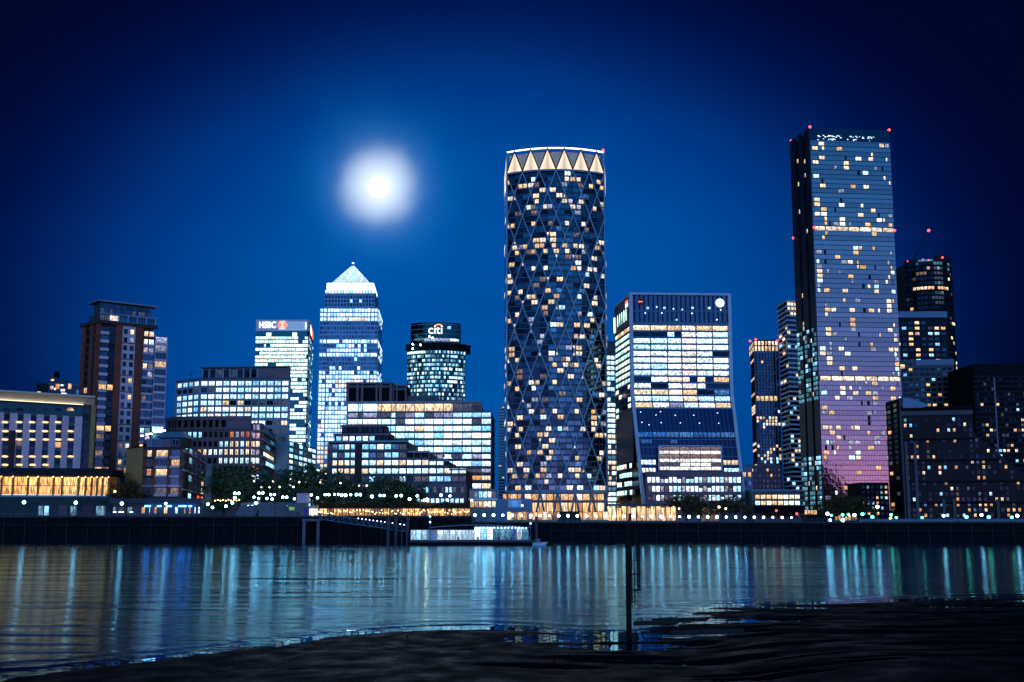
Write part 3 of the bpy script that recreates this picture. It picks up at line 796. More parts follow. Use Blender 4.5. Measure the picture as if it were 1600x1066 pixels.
    b.solid('roof', shrink(para(xy(fl.pos(.35, 0, -1)), xy(f.pos(.0, 0, -.5)), xy(f.pos(1.0, 0, -.5))), -1.0), z2, z2 + .7, 'steel')
    mb = MB(); c = f.pos(.03, z2, -2); mb.tube(c, c + V3(0, 0, 4), .12); mb.tube(c + V3(-.8, 0, 2.6), c + V3(.8, 0, 2.6), .08); b.part('aerial', mb, 'dark')
    b.done()
brick_tower()

# ---------------------------------------------------------------- riverside brick flats with the ochre end wall
def riverside_flats():
    Y0 = 338
    zt, n, l, r = corner_building(Y0, (224, 699), (198, 702.5), (286, 697))
    r = xy(P(286, 697, Y0 - 1)); l = xy(P(198, 700, Y0 + 9))
    w = xy(PZ(322, 713, zt + 2.8))
    b = Bld('riverside_flats', 'low brick riverside flats with ochre end wall and white bay windows', 'apartment block', (n[0] + 6, Y0 + 6, G))
    f = Fac(n, r); fl = Fac(l, n); fw = Fac(r, w); U, Z = f.U, f.Z
    back = (w[0] - 8, w[1] + 14)
    poly = [l, n, r, (r[0] - 3, r[1] + 16), (l[0] - 3, r[1] + 16)]
    b.solid('core', shrink(poly, .6), G, zt, 'brickdark')
    b.bar('end_wall', fl, 0, 1, G, zt, -.5, .1, 'ochre')
    b.bar('wall_coping', fl, 0, 1, zt, zt + .5, -.5, .3, 'dark')
    rows = rows_px(f, 250, 708.5, 14.7, 5, 10.5)
    def c(x): return U(x, 735)
    cols = [(c(229), c(236)), (c(243), c(261)), (c(267), c(280))]
    lm = {(0, 0): 'warm', (0, 1): 'warm', (1, 2): 'warm', (2, 0): 'amber', (2, 1): 'warm', (4, 2): 'dimwarm', (4, 1): 'dim'}
    def ch(i, j):
        return lm.get((i, j), 'glass' if j else 'glassdark')
    grid(b, f, rows, cols, ch, -.25, 'silver', 3, 'brickdark', 'brick', .45, .06, zt, G)
    for i, (z0, z1) in enumerate(rows):
        b.bar('bay_sill', f, cols[1][0] - .01, cols[1][1] + .01, z0 - .8, z0, .07, .5, 'render')
        b.bar('bay_sill', f, cols[2][0] - .015, cols[2][1] + .015, z0 - .9, z0, .07, 1.0, 'render')
    b.bar('string_course', f, 0, 1, rows[-1][0] + 3.2, rows[-1][0] + 3.5, .06, .25, 'render')
    # top storey: corner tower and set-back glazed penthouse
    zp = Z(250, 685)
    b.solid('penthouse', [xy(f.pos(.05, 0, -1.5)), xy(f.pos(.70, 0, -1.5)), xy(f.pos(.75, 0, -9)), xy(f.pos(-.3, 0, -9))], zt, zp, 'glassdark')
    fp = Fac(xy(f.pos(.04, 0, -1.4)), xy(f.pos(.70, 0, -1.4)))
    for u0, u1 in even(0, 1, 5, .08): b.win(fp, u0, u1, zt + .3, zp - .3, .0, 'glass', 'silver', 2)
    b.solid('corner_tower', [xy(f.pos(.70, 0, .3)), xy(f.pos(1.02, 0, .3)), xy(f.pos(1.02, 0, -7)), xy(f.pos(.70, 0, -7))], zt, Z(270, 684), 'brickdark')
    b.win(f, c(268), c(279), zt + .4, Z(270, 687), .4, 'glassdark', 'silver', 2)
    zr0 = Z(270, 684); mb = MB()
    mb.prism([xy(f.pos(.3, 0, .8)), xy(f.pos(1.06, 0, .8)), xy(f.pos(1.06, 0, -8)), xy(f.pos(.3, 0, -8))], zr0, Z(270, 674), 0, [xy(f.pos(.50, 0, -2)), xy(f.pos(.9, 0, -2)), xy(f.pos(.9, 0, -6)), xy(f.pos(.5, 0, -6))])
    b.part('roof', mb, 'steel')
    for px, py in ((243, 675), (250, 674), (256, 673), (222, 681), (230, 679), (236, 678)):
        mb = MB(); p = P(px, py, Y0 + 4); mb.ball(p, .5, (1.6, 1, .7)); b.part('roof_light', mb, 'lampwhite' if px > 238 else 'lampneutral')
    # wing that runs back on the right
    zw = zt + 2.8
    b.solid('wing', [xy(fw.pos(.012, 0, -.5)), xy(fw.pos(1, 0, -.5)), (w[0] - 9, w[1]), (r[0] - 9, r[1] + 1.5)], G, zw - .2, 'mauve')
    rw = [(zt - 3.9 * k - 1.2, zt - 3.9 * k + 1.6) for k in range(-0, 6)]
    def chw(i, j):
        if i == 5 and j >= 3: return 'redlit'
        if j == 4: return ('glass', 'glass', 'warm', 'warm', 'cream', 'redlit')[i]
        if (i, j) in ((0, 0), (2, 0), (5, 1), (5, 0)): return 'cool'
        return 'glass' if random.random() < .6 else 'teal'
    grid(b, fw, rw, even(.03, .97, 5, .35), chw, -.2, 'silver', 1, 'mauve', 'mauve', .4, .05, zw, G)
    for k in (0, 2, 4): b.bar('balcony', fw, 0, 1, rw[k][0] - .5, rw[k][0] - .1, .05, 1.1, 'render')
    b.solid('stair_tower', [xy(P(320.5, 760, 346)), xy(P(330, 760, 346)), xy(P(331, 760, 352)), xy(P(321, 760, 352))], G, P(325, 725, 346).z, 'concrete')
    b.done()
    # cafe terrace below: awning, blue strip lamps, door screens
    q = Bld('riverside_cafe', 'dark riverside cafe front with blue strip lamps and warm doorways', 'cafe', (P(260, 790, 322).x, 322, QZ))
    f = Fac(xy(P(176, 790, 322)), xy(P(318, 790, 322))); U, Z = f.U, f.Z
    q.solid('wall', [xy(f.pos(0, 0)), xy(f.pos(1, 0)), xy(f.pos(1, 0, -9)), xy(f.pos(0, 0, -9))], QZ, Z(250, 787), 'steeldark')
    q.bar('awning', f, 0, 1, Z(250, 787), Z(250, 779), -9, 2.4, 'roofgrey')
    for px, w, m in ((179, 5, 'teal'), (190, 8, 'dim'), (203, 8, 'teal'), (224, 6, 'amber'), (234, 2, 'cool'), (243, 5, 'amber'), (259, 6, 'warm'), (276, 5, 'white'), (289, 2, 'amber'), (297, 3, 'amber'), (305, 2, 'white'), (311, 3, 'white')):
        q.win(f, U(px - w / 2, 797), U(px + w / 2, 797), Z(px, 803), Z(px, 792), .06, m, 'black', 1, name='doorway')
    for px, w in ((235, 9), (253, 6), (268, 8), (289, 12), (301, 5)):
        q.bar('strip_lamp', f, U(px - w / 2, 791), U(px + w / 2, 791), Z(px, 792.2), Z(px, 790.0), 2.3, 2.6, 'lampblue')
    for px, w in ((180, 5), (190, 8), (206, 5)):
        q.bar('strip_lamp', f, U(px - w / 2, 800), U(px + w / 2, 800), Z(px, 801), Z(px, 799.6), .3, .5, 'stripwhite')
    q.done()
riverside_flats()

# ================================================================ office blocks in the middle
# ---------------------------------------------------------------- long pale office block with faceted end (behind the brown block)
def pale_office():
    Y0 = 480
    zt = P(400, 593, Y0).z
    pts = [xy(P(273, 620, Y0 + 11)), xy(P(311, 620, Y0 + 1)), xy(P(453.5, 620, Y0))]
    f = Poly(pts); fr = f.fs[1]; fl = f.fs[0]
    b = Bld('pale_office_block', 'long pale office block with bright window rows and faceted left end', 'office block', (P(360, 800, Y0).x, Y0 + 10, G))
    poly = pts + [(pts[2][0] - 9.5, Y0 + 34), (pts[0][0] + 8, Y0 + 34)]
    b.solid('core', shrink(poly, .9), G, zt, 'dark')
    ys = [599, 609.2, 619.7, 629.5, 639.5, 649.7, 661, 673.5, 686]
    rows = [(fr.Z(400, y + 3.3), fr.Z(400, y - 3.3)) for y in ys]
    ul = f.br[1]
    cols = [(ul * (u0), ul * u1) for u0, u1 in even(.06, .98, 4, .22)] + [(ul + (1 - ul) * u0, ul + (1 - ul) * u1) for u0, u1 in even(.01, .98, 12, .18)]
    def ch(i, j):
        if i == 1 and j < 6: return 'glassdark' if j not in (3, 5) else 'dim'
        if i == 3 and j in (7, 9, 10): return {7: 'warm', 9: 'cream', 10: 'glassdark'}[j]
        if i == 3 and j > 10: return 'dim' if random.random() < .5 else 'glassdark'
        if i == 3 and j == 8: return 'glassdark'
        if i == 5 and j in (5, 6): return 'cream'
        if i >= 6: return pick([('white', 3), ('glassdark', 4), ('cream', 1), ('dim', 2)])
        return pick(OFFICE)
    grid(b, f, rows, cols, ch, -.5, 'stonedark', 2, 'stone', 'stone', .7, 0, zt, G)
    # rooftop plant storey
    z1 = zt; z2 = fr.Z(380, 573); fp = Fac(xy(P(315, 585, Y0 + 5)), xy(P(453.5, 585, Y0 + 2)))
    b.solid('parapet', shrink(poly, -.4), zt + .01, zt + .9, 'stonedark')
    b.solid('plant_storey', [xy(fp.pos(0, 0, -.6)), xy(fp.pos(1, 0, -.6)), (fp.b.x - 6, fp.b.y + 20), xy(fp.pos(0, 0, -20))], z1, z2, 'stonedark')
    for k, (u0, u1) in enumerate(even(.01, .63, 8, .28)): b.win(fp, u0, u1, fp.Z(380, 590), fp.Z(380, 577.5), -.3, 'dim' if k in (2, 4) else 'glassdark', 'steeldark', 1)
    for k in range(9):
        u = .01 + .62 / 8 * k; b.bar('pier', fp, max(0, u - .008), u + .008, z1 + .9, z2 - .6, -.6, .05, 'stone')
    b.bar('plant_panel', fp, .635, 1, z1 + .9, z2 - .6, -.6, 0, 'mauve')
    b.solid('plant_roof', [xy(fp.pos(-.01, 0, .5)), xy(fp.pos(1, 0, .5)), (fp.b.x - 6, fp.b.y + 20), xy(fp.pos(-.01, 0, -20))], z2 + .01, z2 + .6, 'stonedark')
    mb = MB(); c = P(298, 591, Y0 + 8); mb.tube(c, c + V3(0, 0, 4.5), .12); mb.tube(c + V3(0, 0, 2), c + V3(3, 0, 4.5), .1); b.part('aerial', mb, 'dark')
    b.done()
pale_office()

# ---------------------------------------------------------------- brown stone block in front of it
def brown_block():
    Y0 = 425
    zt = P(370, 656, Y0).z
    pts = [xy(P(256.5, 690, Y0 + 12)), xy(P(275, 690, Y0 + 3)), xy(P(408, 690, Y0))]
    f = Poly(pts); fr = f.fs[1]
    b = Bld('brown_office_block', 'brown stone office block with curved left end and mixed lit windows', 'office block', (P(330, 800, Y0).x, Y0 + 8, G))
    poly = pts + [(pts[2][0] - 9, Y0 + 30), (pts[0][0] + 6, Y0 + 30)]
    zlow = fr.Z(330, 671)
    b.solid('core', shrink(poly, .9), G, zlow, 'dark')
    def c(px): 
        u = fr.U(px, 700); return f.br[1] + u * (1 - f.br[1])
    # attic of tall dark windows, blank panel
    attic = [pts[0], pts[1], xy(P(390, 690, Y0)), (P(390, 690, Y0).x - 7, Y0 + 20), (pts[0][0] + 6, Y0 + 20)]
    b.solid('attic_core', shrink(attic, .8), zlow, zt, 'dark')
    z0, z1 = fr.Z(330, 668), fr.Z(330, 650.5)
    ue = c(352)
    for u0, u1 in even(.0, ue, 12, .42): b.win(f, u0, u1, z0, z1, -.5, 'glassdark', 'steeldark', 1)
    e = even(0, ue, 12, .42)
    for (a, a1), (q, q1) in zip(e, e[1:]): b.bar('pier', f, a1, q, z0, z1, -.7, 0, 'mauve')
    b.bar('attic_panel', f, ue, c(390), z0, z1, -.7, 0, 'mauve')
    b.bar('cornice', f, 0, c(390), z1, zt, -.7, .5, 'mauve'); b.bar('cornice', f, 0, c(392), zlow - .2, z0, -.7, .7, 'mauve')
    ys = [679, 693.8, 706.3, 719.8, 733, 746, 759]
    rows = [(fr.Z(370, y + 4.2), fr.Z(370, y - 4.2)) for y in ys]
    ncol = 18; cols = even(c(258) if c(258) > 0 else 0.0, c(407), ncol, .38)
    def ch(i, j):
        x = j / ncol
        if i == 0:
            if .08 < x < .36: return 'cool'
            if .40 < x < .62: return 'black'
            return pick([('redlit', 1), ('pinklit', 3), ('lilac', 2)]) if x > .66 else 'glassdark'
        if i == 1: return pick([('cream', 3), ('warm', 2), ('white', 2)]) if x > .52 else 'glassdark'
        if i == 2: return pick([('cream', 2), ('warm', 2), ('white', 2)]) if x > .32 else 'glassdark'
        if i == 3: return 'white' if x > .5 else 'glassdark'
        if i == 4: return pick([('redlit', 1), ('glassdark', 5)]) if x > .9 else 'glassdark'
        return pick([('dim', 2), ('glassdark', 5), ('white', 1)])
    grid(b, f, rows, cols, ch, -.45, 'brickdark', 2, 'mauve', 'mauve', .7, 0, zlow - .2, G)
    # stair bay with pinkish glazing
    fs = Fac(xy(fr.pos(fr.U(395, 700), 0, 1.2)), xy(fr.pos(fr.U(407.5, 700), 0, 1.2)))
    zs = fs.Z(400, 661)
    b.solid('stair_bay', [xy(fs.pos(0, 0, -.3)), xy(fs.pos(1, 0, -.3)), xy(fs.pos(1, 0, -5)), xy(fs.pos(0, 0, -5))], G, zs, 'mauve')
    for k, (y, m) in enumerate(((668, 'lilac'), (681, 'pinklit'), (694, 'cream'), (707, 'lilac'), (720, 'white'), (733, 'redlit'), (746, 'white'))):
        for u0, u1 in ((.08, .42), (.5, .95)): b.win(fs, u0, u1, fs.Z(400, y + 4.5), fs.Z(400, y - 4.5), .05, m, 'mauve', 1)
    # flank with long glazed balconies running back
    fk = Fac(pts[2], xy(P(434, 700, Y0 + 70)))
    zk = fk.Z(410, 662)
    b.solid('flank', [xy(fk.pos(.01, 0, -.4)), xy(fk.pos(1, 0, -.4)), (fk.b.x - 12, fk.b.y), (fk.a.x - 12, fk.a.y + 3)], G, zk, 'stonedark')
    for k in range(7):
        z = zk - 2.2 - 4.3 * k
        for j, (u0, u1) in enumerate(even(0, 1, 4, .06)):
            b.win(fk, u0, u1, z - 1.3, z + 1.2, .02, ('cream' if k == 3 and j < 3 else ('cool' if (k == 4 and j > 0) else random.choice(['glass', 'glassteal', 'glass', 'teal']))), 'steel', 2)
        b.bar('balcony', fk, 0, 1, z - 2.4, z - 1.5, 0.02, 1.1, 'stone')
    b.done()
brown_block()

# ---------------------------------------------------------------- stepped white-windowed low block between the brown block and the big tower
def low_lit_block():
    Y0 = 560
    b = Bld('low_lit_office', 'low bluish office with crowded lit panes under the bank tower', 'office block', (P(450, 800, Y0).x, Y0, G))
    f = Fac(xy(P(425, 700, Y0 - 15)), xy(P(494, 730, Y0 + 95)))
    zt = f.Z(450, 688)
    b.solid('core', [xy(f.pos(0, 0, -.4)), xy(f.pos(1, 0, -.4)), xy(f.pos(1, 0, -25)), xy(f.pos(0, 0, -25))], G, zt, 'glassteal')
    rows = [(zt - 4.2 * k - 3.2, zt - 4.2 * k - .8) for k in range(14)]
    grid(b, f, rows, even(.01, .99, 9, .25), lambda i, j: pick([('white', 4), ('cool', 4), ('glassteal', 4), ('cream', 1)]), -.1, None, 1, 'steel', 'steeldark', .4, .1, zt, G)
    b.done()
low_lit_block()

# ---------------------------------------------------------------- bank tower with illuminated lettering
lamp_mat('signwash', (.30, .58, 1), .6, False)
def bank_tower():
    Y0 = 830
    zt = P(440, 500, Y0).z
    a, n = xy(P(400.3, 500, Y0)), xy(P(483.5, 500, Y0)); r = (n[0] - 9, n[1] + 55)
    f = Fac(a, n); fs = Fac(n, r)
    b = Bld('bank_tower', 'tall bank tower with red and white hexagon sign and greenish white floors', 'office tower', ((a[0] + n[0]) / 2, Y0 + 25, G))
    # plan with rounded corner
    poly = [xy(f.pos(0, 0)), xy(f.pos(.965, 0)), xy(f.pos(.99, 0, -.7)), xy(f.pos(1.0, 0, -2.4)), xy(fs.pos(1, 0)), (a[0] - 9, a[1] + 55)]
    zs = f.Z(440, 517.5)
    b.solid('core', shrink(poly, .5), G, zs, 'glassteal')
    b.solid('sign_storey', poly, zs, zt - .8, 'white_paint')  # white paint stands in for light spilling from the sign
    b.solid('roof_edge', shrink(poly, -.5), zt - .8, zt, 'white_paint')
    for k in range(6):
        z = zs + 1 + (zt - 2 - zs) / 6 * k; b.bar('louvre', f, .42, .95, z, z + .7, 0, .25, 'signwash')  # emissive louvres paint in the floodlight wash around the sign
    step = 5.93; y0 = 528.3
    for i in range(47):
        y = y0 + step * i; z0, z1 = f.Z(440, y + 2.1), f.Z(440, y - 2.1)
        if z0 < G: break
        b.bar('floor_band', f, 0, 1, z0 - 1.05, z0 - .05, -.5, .25, 'steel')
        u = 0.0
        while u < .985:
            w = random.choice([.08, .08, .16, .08, .04]); w = min(w, .985 - u)
            p = .86 if i < 15 else (.25 if i in (15, 16) else (.7 if i < 22 else .6))
            if i == 0: p = .75
            if random.random() < p: b.win(f, u + .004, u + w - .004, z0, z1, .02, pick([('green', 8), ('white', 2), ('cream', .5)]), None, 1, False)
            u += w
        for j, (u0, u1) in enumerate(even(0, 1, 8, .1)):
            b.win(fs, u0, u1, z0, z1, .05, pick([('teal', 5), ('green', 1), ('glassteal', 4)]), None, 1, False)
        if i % 1 == 0: b.bar('floor_band', fs, 0, 1, z0 - 1.0, z0 - .1, -.3, .3, 'silver')
    for x, w in ((416, 8), (457, 7)): b.win(f, f.U(x, 524), f.U(x + w, 524), f.Z(x, 526), f.Z(x, 520), .05, 'green', None)
    # lettering and hexagon emblem
    u, z = f.uz(418.2, 508.3)
    b.text('HSBC', f, u, z, 9.0, 'signwhite', .3, bold=.12, sx=0.80)
    u, z = f.uz(441.3, 508.2); c = f.pos(u, z, .5); w, h = 5.2, 4.0
    def q(mx, pts, o=.0):
        mb = MB(); mb.face([c + Vector((f.d.x * x, f.d.y * x, zz)) + Vector((f.n.x, f.n.y, 0)) * o for x, zz in pts]); b.part('emblem', mb, mx)
    hw = w * .55
    q('signwhite', [(-hw, -h), (hw, -h), (hw, h), (-hw, h)])
    q('signred', [(-w, 0), (-hw, -h), (0, 0), (-hw, h)], .05); q('signred', [(w, 0), (hw, h), (0, 0), (hw, -h)], .05)
    q('signorange', [(-hw, h), (0, .4), (hw, h)], .08); q('signorange', [(-hw, -h), (hw, -h), (0, -.4)], .08)
    u2, z2 = f.uz(478, 508); b.bar('flood_light', f, u2 - .006, u2 + .006, z2 - 4, z2 + 2.5, .3, .6, 'stripwhite')
    b.bar('side_sign', fs, .15, .5, zs + 1, zt - 3, .3, .6, 'signwhite'); b.bar('side_emblem', fs, .55, .85, zs + 1, zt - 3, .3, .6, 'signred')
    b.done()
bank_tower()

# ---------------------------------------------------------------- stainless tower with the lit pyramid
def pyramid_tower():
    Y0 = 790
    b = Bld('pyramid_tower', 'square office tower crowned by a white lit pyramid roof', 'office tower', (P(546, 800, Y0).x, Y0 + 28, G))
    a, n = xy(P(499.2, 490, Y0)), xy(P(591.3, 490, Y0)); r = (n[0] - 4, n[1] + 52)
    f = Fac(a, n); fs = Fac(n, r)
    poly = [a, n, r, (a[0] - 4, a[1] + 52)]
    zs = f.Z(546, 481); zt = f.Z(546, 451.5)
    # notched corners: body is slightly narrower than the centre bay is proud
    b.solid('shaft', shrink(poly, .6), G, zs, 'steel')
    up = shrink(poly, 4.2); b.solid('upper_shaft', up, zs, zt, 'steel')
    fu = Fac(up[0], up[1])
    step = 6.95
    y = 485.0; i = 0; ncol = 18
    edges = [(0.005, .115)] ; 
    cols = even(.01, .125, 2, .22) + even(.135, .865, 14, .22) + even(.875, .99, 2, .22)
    LITROWS = {0: 1, 1: .92, 2: 1, 3: 0, 4: 0, 5: 0, 6: 0, 7: .95, 8: .62, 9: .8, 10: 1, 11: 0.03, 12: .0, 13: .6, 14: .72, 15: 1}
    while True:
        z0, z1 = f.Z(546, y + 2.5), f.Z(546, y - 2.5)
        if z0 < G + 8: break
        p = LITROWS.get(i, .93)
        if i in (21, 29): p = .55
        b.bar('floor_band', f, 0, 1, z0 - 1.15, z0 - .05, -.7, 0.12, 'silver')
        for j, (u0, u1) in enumerate(cols):
            on = random.random() < p
            if i in (8, 9) and j in (0, 1, 16, 17): on = False
            if i == 13 and (j < 3 or j > 12): on = False
            warm = i in (2, 16, 17, 26) or i > 30
            m = (pick([('white', 5), ('cream', 2)]) if warm else pick([('white', 8), ('cool', 3), ('cream', .4)])) if on else 'glassblue'
            if i > 33 and on and j < 8: m = pick([('warm', 3), ('cream', 3), ('white', 2)])
            b.win(f, u0, u1, z0, z1, -.25, m, None, 1, False)
        for j, (u0, u1) in enumerate(even(.02, .98, 6, .25)):
            b.win(fs, u0, u1, z0, z1, .03, 'white' if random.random() < p * .7 else 'glass', None, 1, False)
        y += step; i += 1
    for k in range(len(cols) + 1):
        u = 0 if k == 0 else (1 if k == len(cols) else (cols[k - 1][1] + cols[k][0]) / 2)
        h = .22 * (cols[3][1] - cols[3][0]) * .5
        b.bar('pier', f, max(0, u - h), min(1, u + h), G, zs, -.7, 0.0, 'silver')
    # upper stage: dark grid, one lit row
    for k, yy in enumerate((456, 464.5, 470.5, 476.5)):
        z0, z1 = fu.Z(546, yy + 2.3), fu.Z(546, yy - 2.3)
        b.bar('floor_band', fu, 0, 1, z0 - .9, z0 - .05, -.5, .2, 'silver')
        for u0, u1 in even(0, 1, 16, .22): b.win(fu, u0, u1, z0, z1, .05, 'white' if k == 0 else ('cool' if random.random() < .06 else 'glass'), None, 1, False)
    for k in range(17): b.bar('pier', fu, max(0, k / 16 - .006), min(1, k / 16 + .006), zs, zt, -.4, .15, 'silver')
    # brightly lit collar below the pyramid
    col = shrink(poly, 5.6); fc = Fac(col[0], col[1]); zc = fu.Z(546, 441)
    b.solid('collar', shrink(poly, 6.2), zt, zc, 'white_paint')
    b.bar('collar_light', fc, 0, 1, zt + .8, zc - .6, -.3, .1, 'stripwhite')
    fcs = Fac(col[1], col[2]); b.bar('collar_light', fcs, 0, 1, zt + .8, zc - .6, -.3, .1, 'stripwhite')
    # pyramid: glass with bright ribs
    py_ = shrink(poly, 9.0); cx = sum(p[0] for p in py_) / 4; cyy = sum(p[1] for p in py_) / 4
    ap = V3(cx, cyy, 0); ap.z = P(549.7, 413.5, cyy).z
    mb = MB(); base = [V3(p[0], p[1], zc) for p in py_]
    for k in range(4): mb.face([base[k], base[(k + 1) % 4], ap], 0, [(0, 0), (30, 0), (15, 1)])
    pyr = b.part('pyramid_roof', mb, 'pyramid')
    fbk = 0
    for k in range(4):
        A, B = base[k], base[(k + 1) % 4]
        mb = MB()
        for t in range(0, 17):
            q = A.lerp(B, t / 16); s_ = 1 - abs(t / 8 - 1)
            mb.tube(q, A.lerp(B, .5).lerp(ap, 0).lerp(ap, 0) if False else q.lerp(ap, max(.02, s_ * .0 + .985 if t in (0, 16) else .985)), .12, .05, 4)
        for t in range(1, 9):
            g_ = t / 9; mb.tube(A.lerp(ap, g_), B.lerp(ap, g_), .14, .14, 4)
        b.part('pyramid_rib', mb, 'steel', pyr)
    mb = MB(); mb.tube(ap - V3(0, 0, 2.4), ap + V3(0, 0, 1.2), 1.6, .2, 8); b.part('pinnacle', mb, 'dark', pyr)
    mb = MB(); mb.ball(ap + V3(0, 0, 1.4), .7); b.part('beacon', mb, 'lampwhite', pyr)
    b.done()
lit('pyramid', (.62, .88, 1), (.75, .95, 1), 1.5, 0.75, .5, 5.0, 0.2)
pyramid_tower()

# ---------------------------------------------------------------- second bank tower with arc sign
def arc_sign_tower():
    Y0 = 860
    b = Bld('arc_sign_tower', 'teal glass office tower with white lettering under an orange arc', 'office tower', (P(682, 800, Y0).x, Y0 + 25, G))
    a, n = xy(P(636.8, 540, Y0)), xy(P(726.8, 540, Y0))
    f = Arc(a, n, 9.0, 20); F0 = Fac(a, n)
    zl = F0.Z(682, 541); zt = F0.Z(682, 504)
    pts = [xy(f.pos(k / 12, 0, -.4)) for k in range(13)] + [(n[0] - 2, Y0 + 50), (a[0] + 2, Y0 + 50)]
    b.solid('core', pts, G, zl, 'glassteal')
    f2 = Arc(xy(P(641.5, 520, Y0 + 5)), xy(P(720.5, 520, Y0 + 5)), 7.5, 20)
    pts2 = [xy(f2.pos(k / 12, 0, -.3)) for k in range(13)] + [(n[0] - 8, Y0 + 42), (a[0] + 6, Y0 + 42)]
    b.solid('crown', pts2, zl, zt, 'glassteal')
    for k in range(5):
        z = zl + (zt - zl) * (k + .5) / 5; b.bar('louvre', f2, 0, 1, z, z + .5, -.2, .35, 'steel')
    b.bar('lit_band', f2, .1, .32, F0.Z(682, 532), F0.Z(682, 529), .3, .4, 'teal'); b.bar('lit_band', f2, .3, .78, F0.Z(682, 534), F0.Z(682, 529.5), .35, .5, 'lilac'); b.bar('lit_band', f2, .78, .95, F0.Z(682, 533), F0.Z(682, 529.5), .3, .45, 'white')
    b.bar('dark_ledge', f, -.01, 1.01, F0.Z(682, 549), F0.Z(682, 539), -.4, 2.2, 'black')
    c = f.pos(1.02, F0.Z(682, 545), 0); mb = MB(); mb.box(c.x, c.x + 4.5, c.y - 2, c.y + 2, c.z - 6, c.z + 3); mb.box(c.x - 2, c.x + 5, c.y - 1, c.y + 1, c.z + 1.5, c.z + 3.5); b.part('cleaning_cradle', mb, 'black')
    for px, py in ((645, 538), (645, 545), (657, 539), (671, 526), (676, 528)):
        mb = MB(); mb.ball(P(px, py, Y0 - 9), .9); b.part('flood_lamp', mb, 'lampwhite')
    step = 6.55; y = 552.5; i = 0
    while True:
        z0, z1 = F0.Z(682, y + 1.9), F0.Z(682, y - 1.9)
        if z0 < G + 5: break
        b.bar('floor_band', f, 0, 1, z0 - 1.5, z0 - .1, -.4, .15, 'steeldark')
        for j in range(36):
            t = random.random()
            m = ('cool' if t < .24 else ('white' if t < .36 else ('teal' if t < .68 else None)))
            if i == 0 and j < 12: m = 'white'
            if i in (4, 6, 7) and 22 < j < 34 and t < .75: m = 'white'
            if m: b.win(f, (j + .06) / 36, (j + .94) / 36, z0, z1, .02, m, None, 1, False)
        y += step; i += 1
    for px in (647, 674, 714.5, 724):
        u = (px - 636.8) / 90; b.bar('fin', f, u - .004, u + .004, G, zl, -.2, .5, 'silver')
    # sign
    fs = Fac(xy(P(641.5, 520, Y0 - 4)), xy(P(720.5, 520, Y0 - 4)))
    u, z = fs.uz(680.5, 515.8); b.text('citi', fs, u, z, 13.0, 'signwhite', .3, bold=.10, sx=1.0)
    u, z = fs.uz(685.5, 512.5); mb = MB(); c0 = fs.pos(u, z, .4)
    for k in range(12):
        t0, t1 = math.pi * (.08 + .84 * k / 12), math.pi * (.08 + .84 * (k + 1) / 12)
        mb.face([c0 + V3(r_ * math.cos(t), 0, r_ * math.sin(t) * .9) for r_, t in ((3.4, t0), (4.7, t0), (4.7, t1), (3.4, t1))])
    b.part('sign_arc', mb, 'signorange')
    u, z = fs.uz(702, 512.3)
    for k in range(3):
        b.bar('sign_window', fs, u - .035 + .025 * k, u - .017 + .025 * k, z - 1.5, z + 1.5, .3, .5, 'cool')
    b.done()
arc_sign_tower()

